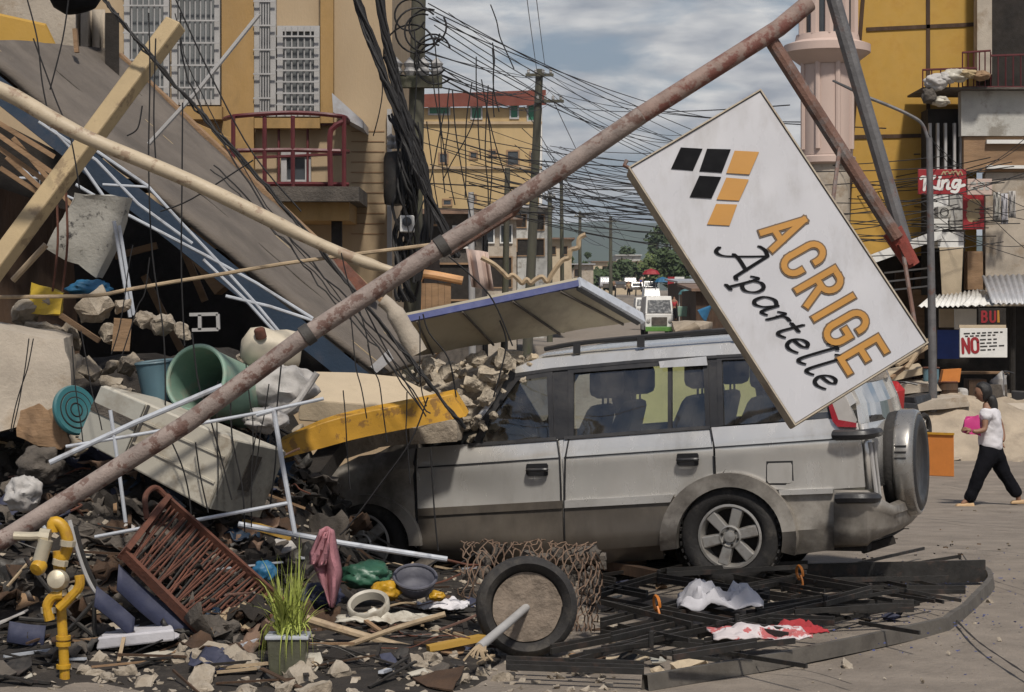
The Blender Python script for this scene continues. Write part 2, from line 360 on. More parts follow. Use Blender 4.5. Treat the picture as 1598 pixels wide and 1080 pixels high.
K['bars'] = mat('black_gate_steel', (0.026, 0.024, 0.022), 0.55, 0.3, var=0.3, vs=10, bump=0.2, col2=(0.10, 0.06, 0.045), s2=7, amt=0.5, cut=(0.55, 0.66), dust=0.4, dustcol=(0.11, 0.095, 0.08))
K['channel'] = mat('galvanised_channel', (0.115, 0.102, 0.086), 0.65, 0.25, var=0.25, vs=5, bump=0.2, col2=(0.06, 0.05, 0.042), s2=4, amt=0.6)
K['freezer'] = mat('grimy_white_enamel', (0.42, 0.39, 0.325), 0.5, var=0.08, vs=2, bump=0.08, col2=(0.22, 0.18, 0.13), s2=4.5, amt=0.8, cut=(0.52, 0.64))
K['freezer_grey'] = mat('grey_appliance_lid', (0.33, 0.32, 0.28), 0.6, var=0.12, bump=0.08, col2=(0.2, 0.17, 0.13), s2=3, amt=0.5)
K['green_drum'] = mat('green_plastic', (0.17, 0.28, 0.215), 0.55, var=0.15, vs=3, bump=0.1, col2=(0.27, 0.26, 0.20), s2=6, amt=0.6, cut=(0.53, 0.62), dust=0.3)
K['teal'] = mat('teal_plastic', (0.03, 0.13, 0.145), 0.5, var=0.15, vs=3, bump=0.05, dust=0.3)
K['blue_bucket'] = mat('blue_grey_plastic', (0.10, 0.18, 0.215), 0.55, var=0.15, bump=0.05, dust=0.35)
K['jug'] = mat('translucent_jug_plastic', (0.50, 0.44, 0.34), 0.5, var=0.12, bump=0.08, col2=(0.3, 0.25, 0.18), s2=5, amt=0.4)
K['sack'] = mat('woven_white_sack', (0.40, 0.38, 0.36), 0.8, var=0.2, vs=6, bump=0.35, bs=25, col2=(0.22, 0.19, 0.17), s2=4, amt=0.5)
K['blue_tarp'] = mat('blue_tarp', (0.015, 0.10, 0.20), 0.6, var=0.25, vs=4, bump=0.3, bs=15)
K['yellow_plastic'] = mat('yellow_plastic', (0.50, 0.34, 0.03), 0.55, var=0.2, bump=0.1, col2=(0.3, 0.2, 0.05), s2=5, amt=0.4)
K['gas_yellow'] = mat('yellow_pipe_paint', (0.44, 0.245, 0.015), 0.45, var=0.15, vs=10, bump=0.15, col2=(0.30, 0.15, 0.02), s2=12, amt=0.7)
K['brass'] = mat('pale_brass_fitting', (0.45, 0.40, 0.30), 0.45, 0.4, var=0.2, bump=0.1)
K['pinkcloth'] = mat('pink_cloth', (0.33, 0.145, 0.165), 0.95, var=0.25, vs=12, bump=0.3, bs=60, col2=(0.28, 0.10, 0.13), s2=8, amt=0.4)
K['grey_plate'] = mat('dirty_grey_sheet_metal', (0.13, 0.125, 0.11), 0.7, var=0.25, vs=5, bump=0.15, col2=(0.06, 0.05, 0.04), s2=5, amt=0.7)
K['greybag'] = mat('grey_cloth', (0.42, 0.41, 0.43), 0.85, var=0.2, vs=6, bump=0.2)
K['whitecloth'] = mat('off_white_cloth', (0.50, 0.45, 0.45), 0.9, var=0.15, vs=6, bump=0.2, col2=(0.36, 0.06, 0.06), s2=4.5, amt=0.9, cut=(0.53, 0.56))
K['redcloth'] = mat('red_cloth', (0.30, 0.025, 0.03), 0.9, var=0.2, bump=0.2)
K['crumbs'] = mat('crumbled_plaster', (0.40, 0.34, 0.26), 0.95, var=0.35, vs=14, bump=1.0, bs=40, col2=(0.20, 0.16, 0.12), s2=10, amt=0.7, cut=(0.53, 0.60))
K['greenbag'] = mat('dark_green_plastic', (0.03, 0.10, 0.06), 0.4, var=0.3, vs=6, bump=0.3, bs=18)
K['navy'] = mat('navy_fabric', (0.018, 0.022, 0.05), 0.85, var=0.3, bump=0.2, dust=0.3, dustcol=(0.15, 0.15, 0.18))
K['basket'] = mat('slate_basket', (0.085, 0.085, 0.105), 0.6, var=0.2, bump=0.2)
K['orange_tie'] = mat('orange_strap', (0.50, 0.16, 0.02), 0.6, var=0.1)
K['grass'] = mat('green_grass_blade', (0.27, 0.31, 0.06), 0.75, var=0.35, vs=9, bump=0.0, col2=(0.28, 0.26, 0.08), s2=5, amt=0.6)
K['leaf'] = mat('tree_leaf', (0.040, 0.062, 0.020), 0.8, var=0.45, vs=0.7, bump=0.0)
K['leaf2'] = mat('bright_tree_leaf', (0.075, 0.10, 0.03), 0.8, var=0.4, vs=0.7, bump=0.0)
K['bark'] = mat('bark', (0.07, 0.055, 0.04), 0.95, var=0.3, bump=0.5)
K['hill'] = mat('far_forest', (0.035, 0.055, 0.03), 0.95, var=0.3, vs=0.01, bump=0.0)
K['roof_red'] = mat('rusty_red_roof', (0.15, 0.04, 0.025), 0.8, var=0.2, vs=0.8, bump=0.2)
K['tin'] = mat('corrugated_tin', (0.40, 0.40, 0.41), 0.5, 0.3, var=0.15, vs=3, bump=0.1, col2=(0.26, 0.22, 0.19), s2=3, amt=0.5)
K['rust_tin'] = mat('rusty_tin', (0.17, 0.105, 0.07), 0.8, var=0.3, vs=2, bump=0.3, col2=(0.22, 0.20, 0.18), s2=1.5, amt=0.6)
K['sand'] = mat('sand_heap', (0.33, 0.27, 0.20), 0.95, var=0.2, vs=3, bump=0.6, bs=30, col2=(0.20, 0.16, 0.12), s2=2, amt=0.5)
K['soil'] = mat('dark_rubble_soil', (0.024, 0.019, 0.015), 0.95, var=0.5, vs=7, bump=1.0, bs=25, col2=(0.12, 0.10, 0.078), s2=5, amt=0.6, cut=(0.57, 0.68))  # near-black tone stands in for the shaded voids between the debris
K['orange_board'] = mat('orange_board', (0.50, 0.17, 0.03), 0.7, var=0.1, bump=0.1, col2=(0.35, 0.12, 0.03), s2=3, amt=0.3)
K['sign_red'] = mat('sign_red', (0.25, 0.012, 0.016), 0.5, var=0.1, bump=0.03)
K['white'] = mat('white_paint', (0.62, 0.61, 0.58), 0.6, var=0.1, bump=0.1, col2=(0.4, 0.37, 0.33), s2=2, amt=0.4)
K['dirty_white'] = mat('dirty_white_wall', (0.40, 0.39, 0.36), 0.85, var=0.2, vs=2, bump=0.4, col2=(0.17, 0.15, 0.12), s2=1.6, amt=0.8)
K['blue'] = mat('blue_board', (0.015, 0.045, 0.23), 0.55, var=0.15, bump=0.05)
K['skin'] = mat('brown_skin', (0.22, 0.115, 0.07), 0.6, var=0.1, bump=0.05)
K['hair'] = mat('black_hair', (0.012, 0.010, 0.009), 0.55, var=0.2, bump=0.4, stretch=(3, 3, 0.4))
K['tshirt'] = mat('white_tshirt', (0.60, 0.58, 0.60), 0.9, var=0.06, bump=0.15)
K['trousers'] = mat('black_trousers', (0.006, 0.006, 0.008), 0.95, var=0.15, bump=0.2, spec=0.1)
K['hotpink'] = mat('bright_pink_bag', (0.46, 0.03, 0.17), 0.6, var=0.12, bump=0.1)
K['sandal'] = mat('tan_sandal', (0.45, 0.30, 0.16), 0.7)
K['red_plastic'] = mat('red_moto_plastic', (0.33, 0.02, 0.02), 0.35, var=0.15, bump=0.05)
# ================================================================ setting: street, hills, buildings
def make_ground():
    m = MB(); ys = [-30, -10, 0, 4, 6, 8]
    y = 9.0
    while y < 60: ys.append(y); y += 0.5
    while y < 300: ys.append(y); y += 5
    while y < 9000: ys.append(y); y *= 1.15
    rows = []
    for Y in ys:
        w = 40 + abs(Y) * 0.9; row = []
        for i in range(41):
            u = (i - 20) / 20.0; X = w * (abs(u) ** 1.6) * (1 if u > 0 else -1)
            z = gz(max(Y, 0)) + (0.03 * noise.noise(Vector((X * 0.5, Y * 0.5, 3))) if Y < 80 else 0)
            row.append(Vector((X, Y, z)))
        rows.append(row)
    m.sheet(rows); return m.build('street', K['asphalt'], kind='structure', smooth=True)
make_ground()
def make_hills():
    m = MB(); rows = []
    for j, (Y, k) in enumerate(((3000, 0.0), (3500, 0.35), (4000, 0.8), (4500, 1.0), (5200, 0.6))):
        row = []
        for i in range(121):
            X = -3200 + i * 60
            h = 180 + 34 * noise.fractal(Vector((X / 900, 1.3, 0)), 1, 2, 4) + 14 * noise.fractal(Vector((X / 200, Y / 300, 5)), 1, 2, 4)
            row.append(Vector((X, Y, h * k if k else -5)))
        rows.append(row)
    m.sheet(rows); m.build('hills', K['hill'], kind='structure', smooth=True)
make_hills()
def crack(pts, w):
    m = MB(); pts = curve_pts(pts, 6); L_ = []; R_ = []
    for i, p in enumerate(pts):
        d = (pts[min(i + 1, len(pts) - 1)] - pts[max(i - 1, 0)]).normalized(); n = Vector((-d.y, d.x, 0)) * w * random.uniform(0.4, 1)
        L_.append(p + n); R_.append(p - n)
    m.sheet([L_, R_]); m.build('street_joint', K['dark'], kind='structure')
crack([G(1490, 975, .036), G(1525, 1010, .036), G(1575, 1045, .036), G(1620, 1075, .036)], 0.012)
crack([G(1330, 800, .036), G(1450, 815, .036), G(1600, 832, .036)], 0.008)

crack([G(1180, 1050, .036), G(1260, 1058, .036), G(1330, 1079, .036)], 0.006)
crack([G(1500, 870, .036), G(1530, 905, .036), G(1600, 930, .036)], 0.006)
crack([G(1290, 860, .036), G(1400, 868, .036), G(1470, 862, .036), G(1610, 872, .036)], 0.007)
crack([G(1470, 760, .036), G(1540, 770, .036), G(1620, 765, .036)], 0.01)
# ---- a wall panel helper: building made of a body plus openings set in front of it
def bbox(m, x0, y0, x1, y1, Y, depth):
    """box whose front face covers the photo rectangle at distance Y"""
    a = P(x0, y1, Y); b = P(x1, y0, Y)
    m.box(((a.x + b.x) / 2, Y + depth / 2, (a.z + b.z) / 2), (abs(b.x - a.x), depth, abs(b.z - a.z))); return m
def part_box(name, mt, parent, rects, Y, depth, bevel=0.0, label=None, each=False):
    if each:
        for r in rects: part_box(name, mt, parent, [r], Y, depth, bevel, label)
        return
    m = MB()
    for r in rects: bbox(m, *r, Y, depth)
    return m.build(name, mt, parent, bevel=bevel, label=label)
def window(parent, x0, y0, x1, y1, Y, glassm=None, framem=None, bars=0, hbars=0, fr=0.06):
    """recess-dark pane with a proud frame; optional grille as sub-parts"""
    f = MB(); a = P(x0, y1, Y); b = P(x1, y0, Y); w = b.x - a.x; h = b.z - a.z; cx = (a.x + b.x) / 2; cz = (a.z + b.z) / 2
    for dx in (-1, 1): f.box((cx + dx * (w / 2 - fr / 2), Y - 0.04, cz), (fr, 0.1, h))
    for dz in (-1, 1): f.box((cx, Y - 0.04, cz + dz * (h / 2 - fr / 2)), (w - 2 * fr - .002, 0.1, fr))
    o = f.build('window', framem or K['grille'], parent)
    p = MB(); p.box((cx, Y - 0.012, cz), (w - fr * 1.2, 0.02, h - fr * 1.2)); p.build('pane', glassm or K['winglass'], o)
    if bars:
        g = MB()
        for i in range(bars):
            X = a.x + fr + (w - 2 * fr) * (i + 0.5) / bars; g.tube([(X, Y - 0.13, a.z + .02), (X, Y - 0.13, b.z - .02)], 0.008, 5)
        for i in range(hbars):
            Z = a.z + fr + (h - 2 * fr) * (i + 0.5) / hbars; g.box((cx, Y - 0.145, Z), (w, 0.012, 0.017))
        g.build('grille', K['grille'], o)
    return o

# ---- ochre and tan apartment building on the left
def left_building():
    Y = 22.0; t = thing('apartment_building', 'tan and ochre apartment building with grilled windows behind the collapsed roof', 'building', (P(300, 490, Y).x, Y, 0))
    part_box('wall', K['tan'], t, [(-330, -160, 612, 760)], Y, 6)
    part_box('pilaster', K['ochre_old'], t, [(346, -150, 396, 330)], Y - 0.12, 0.115)
    part_box('pilaster', K['ochre_old'], t, [(500, -150, 520, 192)], Y - 0.14, 0.135)
    part_box('window_ledge', K['ochre_old'], t, [(236, 166, 346, 186)], Y - 0.25, 0.245)
    part_box('window_ledge', K['ochre_old'], t, [(397, 184, 499, 200)], Y - 0.2, 0.195)
    window(t, 196, -60, 266, 168, Y, bars=6, hbars=5, glassm=K['old_glass'])
    window(t, 270, -60, 345, 165, Y, bars=7, hbars=6, glassm=K['old_glass'])
    window(t, 398, -60, 432, 183, Y, bars=4, hbars=6, glassm=K['old_glass'])
    window(t, 434, 42, 500, 183, Y - 0.03, bars=5, hbars=7, glassm=K['old_glass'])
    window(t, 440, 238, 486, 290, Y)
    window(t, -120, -60, 24, 120, Y, bars=8, hbars=5, glassm=K['old_glass'])
    part_box('downpipe', K['grille'], t, [(604, 170, 611, 420)], Y - 0.09, 0.085)
    g = MB()                                                       # fine block joints on the bare wall right of the balcony
    for k in range(11):
        z = P(0, 205 + k * 16, Y).z; a = P(548, 0, Y).x; b = P(600, 0, Y).x
        g.box(((a + b) / 2, Y - 0.003, z), (b - a, 0.006, 0.012))
    g.build('wall_joint', K['wood'], t)
    r = MB(); a = P(520, 152, Y); b = P(566, 192, Y)
    r.prism([P(518, 145, Y - .9), P(566, 188, Y - .9), P(566, 200, Y - .9), P(520, 175, Y - .9)], (0, .88, 0)); r.build('bent_awning', K['tin'], t)
    # balcony
    part_box('balcony_slab', K['concrete_dark'], t, [(376, 291, 560, 314)], Y - 1.25, 1.24)
    part_box('balcony_beam', K['ochre_old'], t, [(398, 315, 545, 344)], Y - 1.05, 1.04)
    part_box('balcony_post', K['dark'], t, [(517, 344, 533, 470)], Y - 0.9, 0.1)
    m = MB(); Yb = Y - 1.2; r = 0.024
    def q(x, y, d=0.0): return P(x, y, Yb + d)
    m.tube(curve_pts([q(350, 186, .3), q(372, 181), q(455, 176), q(528, 181), q(543, 188, .3), q(543, 192, 1.1)]), r, 6)
    m.tube([q(352, 236, .3), q(372, 235), q(455, 234), q(530, 236), q(543, 237, .4)], r, 6)
    m.tube([q(352, 288, .3), q(455, 287), q(543, 288, .4)], r * 1.1, 6)
    for x in (364, 413, 457, 537): m.tube([q(x, 181), q(x, 292)], r, 6)
    m.tube(curve_pts([q(516, 290), q(515, 215), q(522, 198), q(536, 190)]), r * 1.25, 6)
    for x in (388, 435, 480): m.tube([q(x, 200, 1.1), q(x, 290, 1.1)], r * .6, 5)
    m.tube([q(372, 201, 1.1), q(540, 192, 1.1)], r * .7, 5); m.tube([q(372, 247, 1.1), q(540, 240, 1.1)], r * .7, 5)
    m.build('balcony_railing', K['maroon'], t, smooth=True)
    for s in ((258, 182, 362, 228), (250, 196, 350, 240)):
        b = MB(); b.beam(P(s[0], s[1], Y - .5), P(s[2], s[3], Y - .7), .05, .14); b.build('fallen_louvre', K['ochre_old'], t)
left_building()

# ---- generic street building seen from its front and street side
def shop(name, label, x0, x1, ytop, Y, depth, wallm, roofm, wins=(), awn=None, cat='building', group=None, over=0.3):
    g = gz(Y); a = P(x0, 0, Y).x; b = P(x1, 0, Y).x; top = P(0, ytop, Y).z
    t = thing(name, label, cat, ((a + b) / 2, Y, g), group=group)
    m = MB(); m.box(((a + b) / 2, Y + depth / 2, (g + top) / 2 - .2), (b - a, depth, top - g + .4)); m.build('wall', wallm, t)
    r = MB(); r.hexa([(a - over, Y - over * 2, top - .1), (b + over, Y - over * 2, top - .1), (b + over, Y + depth, top + .35), (a - over, Y + depth, top + .35),
                      (a - over, Y - over * 2, top + .05), (b + over, Y - over * 2, top + .05), (b + over, Y + depth, top + .5), (a - over, Y + depth, top + .5)])
    r.build('roof', roofm, t)
    for w in wins:
        window(t, *w[:4], Y, glassm=w[4] if len(w) > 4 else None, framem=w[5] if len(w) > 5 else None)
    k = 0; y = Y + 1.5
    while y + 2 < Y + depth and k < 6:                           # openings along the street side
        for zz in (g + 0.1, g + 3.0):
            if zz + 1.7 < top:
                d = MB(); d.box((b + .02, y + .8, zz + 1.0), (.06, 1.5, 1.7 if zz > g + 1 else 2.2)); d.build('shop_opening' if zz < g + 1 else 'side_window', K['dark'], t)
        y += 3.0; k += 1
    if awn:
        z0 = g + 2.6; d = MB(); d.hexa([(b, Y, z0), (b + 1.3, Y, z0 - .45), (b + 1.3, Y + depth, z0 - .45), (b, Y + depth, z0),
                                       (b, Y, z0 + .05), (b + 1.3, Y, z0 - .4), (b + 1.3, Y + depth, z0 - .4), (b, Y + depth, z0 + .05)])
        d.build('awning', awn, t)
    return t
def yellow_block():
    Y = 150.0; t = thing('apartment_block', 'distant three storey yellow block with red roof edge beside the leaning poles', 'building', (P(750, 490, Y).x, Y, gz(Y)))
    a = P(640, 168, Y); b = P(846, 168, Y); g = gz(Y) - .5
    m = MB(); m.box(((a.x + b.x) / 2, Y + 8, (g + a.z) / 2), (b.x - a.x, 16, a.z - g)); m.build('wall', K['tan2'], t)
    r = MB(); r.hexa([P(634, 168, Y - .6), P(852, 164, Y - .6), P(852, 164, Y + 17), P(634, 168, Y + 17), P(634, 148, Y - .6), P(852, 140, Y - .6), P(852, 140, Y + 17), P(634, 148, Y + 17)])
    r.build('roof', K['roof_red'], t)
    for w in ((668, 166, 703, 180), (734, 166, 753, 187), (795, 162, 810, 186), (822, 160, 842, 190)): 
        window(t, *w, Y, glassm=flat_green, fr=.12)
    for w in ((684, 238, 700, 256), (732, 236, 746, 249), (763, 233, 776, 244), (790, 234, 811, 260), (690, 310, 706, 322), (735, 303, 744, 316), (826, 236, 842, 258)):
        window(t, *w, Y, framem=K['wood'], fr=.12)
    s = MB(); s.box(((a.x + b.x) / 2, Y - .1, P(0, 262, Y).z), (b.x - a.x, .195, .2)); s.box(((a.x + b.x) / 2, Y - .1, P(0, 192, Y).z), (b.x - a.x, .195, .2)); s.build('ledge', K['tan'], t)
    p = MB(); p.box((b.x - .12, Y - .09, (a.z + g) / 2), (.2, .18, a.z - g - .5)); p.build('downpipe', K['white'], t)
flat_green = flat('green_window_glass', (0.02, 0.13, 0.07), .4)
yellow_block()
shop('street_house', 'low dark timber house with rusty roof right behind the cable pole', 596, 662, 388, 42, 9, K['brown_dark'], K['rust_tin'], [(610, 405, 640, 440, K['dark'], K['wood'])])
shop('street_house', 'two storey grey house with rusty tin roof left of the street', 655, 752, 330, 62, 14, K['concrete_dark'], K['rust_tin'], [(668, 350, 696, 385, K['dark'], K['wood']), (706, 352, 738, 388, K['winglass'], K['white']), (670, 410, 740, 470, K['dark'], K['wood'])], K['rust_tin'])
shop('street_house', 'grey rendered shop house with white window frames further along the street', 742, 806, 340, 95, 18, K['plaster_grey'], K['rust_tin'], [(752, 352, 772, 380, None, K['white']), (780, 350, 800, 380, None, K['white']), (750, 400, 800, 450, K['dark'], K['wood'])], K['tin'])
shop('street_house', 'pale weathered house with dark shutters behind the tall middle pole', 798, 858, 322, 130, 26, K['dirty_white'], K['tin'], [(806, 334, 822, 356, K['dark'], K['wood']), (832, 334, 850, 360, K['dark'], K['wood']), (806, 372, 850, 400, K['dark'], K['wood'])], K['rust_tin'])
shop('street_house', 'small cream shop house with tin awning near the far bend of the street', 852, 892, 372, 190, 40, K['plaster'], K['rust_tin'], [(858, 384, 868, 398, K['dark'], K['wood']), (874, 384, 886, 398, K['dark'], K['wood'])], K['tin'])
shop('street_house', 'farthest low grey house on the left of the street', 890, 926, 412, 300, 60, K['plaster_grey'], K['tin'], [(896, 420, 906, 432, K['dark'], K['wood'])], K['tin'])
shop('street_house', 'low brown roofed house across the end of the street', 925, 1015, 408, 430, 20, K['plaster'], K['rust_tin'], [(940, 415, 955, 425, K['dark'], K['wood']), (975, 415, 990, 425, K['dark'], K['wood'])])
shop('street_house', 'white roofed house beside the trees at the street end', 962, 1000, 398, 470, 20, K['dirty_white'], K['white'], [(968, 404, 976, 412, K['dark'], K['wood'])])

# ---- right hand side: yellow building with pale pink tower
def right_building():
    Y = 37.2; g = gz(Y)
    t = thing('commercial_building', 'large ochre panelled building behind the hanging sign struts', 'building', (P(1420, 490, Y).x, Y, g))
    part_box('wall', K['yellow'], t, [(1322, -160, 1524, 398)], Y, 3.2)
    gm = MB()                                                       # panel joints as thin strips set proud
    def strip(x0, y0, x1, y1, w=.07): gm.beam(P(x0, y0, Y - .012), P(x1, y1, Y - .012), w, .02, up=(0, 1, 0))
    strip(1358, -150, 1328, 240); strip(1328, 240, 1322, 396); strip(1448, -150, 1449, 396)
    strip(1352, 46, 1522, 38); strip(1328, 214, 1522, 210); strip(1345, -100, 1522, -100)
    gm.build('panel_joint', K['brown_dark'], t)
    part_box('corner_strip', K['yellow'], t, [(1322, -150, 1330, 60)], Y - .08, .075)
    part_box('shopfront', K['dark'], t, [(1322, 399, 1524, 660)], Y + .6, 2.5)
    part_box('shop_door', K['brown_dark'], t, [(1398, 425, 1424, 600), (1428, 425, 1438, 600)], Y + .45, .14)
    part_box('counter', K['wood'], t, [(1426, 452, 1450, 560)], Y + .3, .14)
    c = MB(); c.hexa([P(1352, 415, Y - 1.6), P(1470, 372, Y - 1.6), P(1470, 372, Y - .02), P(1352, 415, Y - .02), P(1352, 400, Y - 1.6), P(1470, 356, Y - 1.6), P(1470, 356, Y - .02), P(1352, 400, Y - .02)])
    c.build('canopy', K['white'], t)
    b = MB()
    for y in (418, 432, 446): b.beam(P(1380, y + 8, Y - .9), P(1452, y, Y - .9), .03, .03)
    b.build('canopy_frame', K['grille'], t)
right_building()
def pink_tower():
    Y = 36.0; g = gz(Y); c = P(1297, 490, Y)
    t = thing('stair_tower', 'pale pink round stair tower with curved balcony at the top right', 'tower', (c.x, Y + 1, g))
    m = MB(); z0 = P(0, 240, Y).z; z1 = P(0, 70, Y).z; r0 = (P(1338, 0, Y).x - P(1258, 0, Y).x) / 2; pts = []
    m.lathe((c.x, Y + r0, 0), (0, 0, 1), [(r0, z0), (r0, z1)], 24)
    for k in range(4):
        a = R(195 + 45 * k); m.tube([(c.x + math.cos(a) * r0 * 1.01, Y + r0 + math.sin(a) * r0 * 1.01, z0 + .1), (c.x + math.cos(a) * r0 * 1.01, Y + r0 + math.sin(a) * r0 * 1.01, z1)], .05, 8)
    m.build('drum', K['pink'], t, smooth=True)
    m = MB(); R1 = r0 * 1.7; m.lathe((c.x, Y + r0, 0), (0, 0, 1), [(r0 * 1.05, P(0, 97, Y).z), (R1 * .8, P(0, 88, Y).z), (R1, P(0, 78, Y).z), (R1, P(0, 66, Y).z), (R1 * .75, P(0, 60, Y).z), (R1 * .72, P(0, 50, Y).z), (R1 * .5, P(0, 50, Y).z)], 32, cap1=True)
    m.build('balcony', K['pink'], t, smooth=True)
    m = MB(); m.lathe((c.x, Y + r0, 0), (0, 0, 1), [(r0 * 1.02, P(0, 50, Y).z), (r0 * 1.02, P(0, -120, Y).z)], 20); m.build('upper_drum', K['winglass'], t, smooth=True)
    m = MB()
    for a in (200, 235, 265, 300, 335): m.tube([(c.x + math.cos(R(a)) * r0 * 1.08, Y + r0 + math.sin(R(a)) * r0 * 1.08, P(0, 52, Y).z), (c.x + math.cos(R(a)) * r0 * 1.08, Y + r0 + math.sin(R(a)) * r0 * 1.08, P(0, -120, Y).z)], .08, 6)
    m.build('mullion', K['pink'], t)
    m = MB(); m.lathe((c.x, Y + r0, 0), (0, 0, 1), [(r0 * .96, P(0, 240, Y).z), (r0 * 1.12, P(0, 243, Y).z), (r0 * 1.12, P(0, 252, Y).z), (r0 * .9, P(0, 255, Y).z)], 24); m.build('ledge', K['pink'], t, smooth=True)
    m = MB(); m.lathe((c.x, Y + r0, 0), (0, 0, 1), [(r0 * .9, P(0, 254, Y).z), (r0 * .9, g - .3)], 20); m.build('lower_drum', K['plaster_grey'], t, smooth=True)
pink_tower()

# ---- lettering helpers (strokes of a fixed or a slanted nib), built as thin solids on a board
def on_plane(o, ux, uy):
    n = ux.cross(uy).normalized(); return lambda u, v, h=0.0: o + ux * u + uy * v + n * h
def strokes(m, f, polys, w, h0, th=0.002, nib=None, caps=8, square=False):
    """f maps board coordinates to space; every poly is a pen path"""
    k = 0
    for pts in polys:
        for i in range(len(pts) - 1):
            a = Vector(pts[i]); b = Vector(pts[i + 1]); d = b - a
            if d.length < 1e-6: continue
            k += 1; h = h0 + th + (k % 7) * 0.00012
            if nib is None:
                d.normalize(); n = Vector((-d.y, d.x)) * w / 2; q = []
                ang = math.atan2(d.y, d.x)
                def sharp(j):
                    if j <= 0 or j >= len(pts) - 1: return True
                    p, c, e = Vector(pts[j - 1]), Vector(pts[j]), Vector(pts[j + 1]); return (c - p).normalized().dot((e - c).normalized()) < .6
                if square:
                    e0 = w / 2 if sharp(i) else w * .12; e1 = w / 2 if sharp(i + 1) else w * .12
                    m.prism([f(p[0], p[1], h0) for p in (a - d * e0 - n, b + d * e1 - n, b + d * e1 + n, a - d * e0 + n)], f(0, 0, h) - f(0, 0, h0)); continue
                for j in range(caps + 1): q.append(b + Vector((math.cos(ang - math.pi / 2 + math.pi * j / caps), math.sin(ang - math.pi / 2 + math.pi * j / caps))) * w / 2)
                for j in range(caps + 1): q.append(a + Vector((math.cos(ang + math.pi / 2 + math.pi * j / caps), math.sin(ang + math.pi / 2 + math.pi * j / caps))) * w / 2)
            else:
                nv = Vector(nib); dn = d.normalized(); side = Vector((-dn.y, dn.x)); s2 = side * w * 0.2
                q = [a - nv / 2 - s2, a - nv / 2 + s2, a + nv / 2 - s2, a + nv / 2 + s2, b - nv / 2 - s2, b - nv / 2 + s2, b + nv / 2 - s2, b + nv / 2 + s2]
                q = hull2(q)
            m.prism([f(p[0], p[1], h0) for p in q], f(0, 0, h) - f(0, 0, h0))
def hull2(p):
    p = sorted(set((round(a[0], 6), round(a[1], 6)) for a in p))
    def half(s):
        o = []
        for q in s:
            while len(o) > 1 and (o[-1][0] - o[-2][0]) * (q[1] - o[-2][1]) - (o[-1][1] - o[-2][1]) * (q[0] - o[-2][0]) <= 0: o.pop()
            o.append(q)
        return o
    a = half(p); b = half(p[::-1]); return a[:-1] + b[:-1]
def arc2(cx, cy, rx, ry, a0, a1, n=10):
    return [(cx + rx * math.cos(R(a0 + (a1 - a0) * i / n)), cy + ry * math.sin(R(a0 + (a1 - a0) * i / n))) for i in range(n + 1)]
def smooth2(pts, n=6): return [(v.x, v.y) for v in curve_pts([(p[0], p[1], 0) for p in pts], n)]
# condensed capitals, one unit tall
CAPS = {
 'A': (0.50, [[(0.0, 0), (0.25, 1.0), (0.5, 0)], [(0.08, 0.28), (0.42, 0.28)]]),
 'C': (0.46, [[(0.46, 0.72)] + arc2(0.23, 0.76, 0.23, 0.24, 0, 180) + [(0.0, 0.24)] + arc2(0.23, 0.24, 0.23, 0.24, 180, 360) + [(0.46, 0.30)]]),
 'R': (0.46, [[(0, 0), (0, 1), (0.24, 1)] + arc2(0.24, 0.76, 0.22, 0.24, 90, -90) + [(0, 0.52)], [(0.22, 0.5), (0.46, 0)]]),
 'I': (0.0, [[(0, 0), (0, 1)]]),
 'G': (0.46, [[(0.46, 0.74)] + arc2(0.23, 0.76, 0.23, 0.24, 0, 180) + [(0.0, 0.24)] + arc2(0.23, 0.24, 0.23, 0.24, 180, 360) + [(0.46, 0.46), (0.27, 0.46)]]),
 'E': (0.38, [[(0.38, 1), (0, 1), (0, 0), (0.38, 0)], [(0, 0.52), (0.32, 0.52)]]),
 'N': (0.46, [[(0, 0), (0, 1), (0.46, 0), (0.46, 1)]]),
 'O': (0.46, [arc2(0.23, 0.76, 0.23, 0.24, 0, 180) + arc2(0.23, 0.24, 0.23, 0.24, 180, 360) + [(0.46, 0.76)]]),
 'B': (0.44, [[(0, 0), (0, 1), (0.2, 1)] + arc2(0.2, 0.77, 0.2, 0.23, 90, -90) + [(0, 0.54), (0.22, 0.54)] + arc2(0.22, 0.27, 0.22, 0.27, 90, -90) + [(0, 0)]]),
 'U': (0.46, [[(0, 1), (0, 0.24)] + arc2(0.23, 0.24, 0.23, 0.24, 180, 360) + [(0.46, 1)]]),
 'K': (0.46, [[(0, 0), (0, 1)], [(0.44, 1), (0, 0.42)], [(0.14, 0.6), (0.46, 0)]]),
}
def caps_word(word, h, gap, wide=1.0):
    out = []; x = 0
    for ch in word:
        if ch == ' ': x += .4 * h; continue
        adv, polys = CAPS[ch]
        for p in polys: out.append([(x + a * h * wide, b * h) for a, b in p])
        x += adv * h * wide + gap
    return out, x - gap
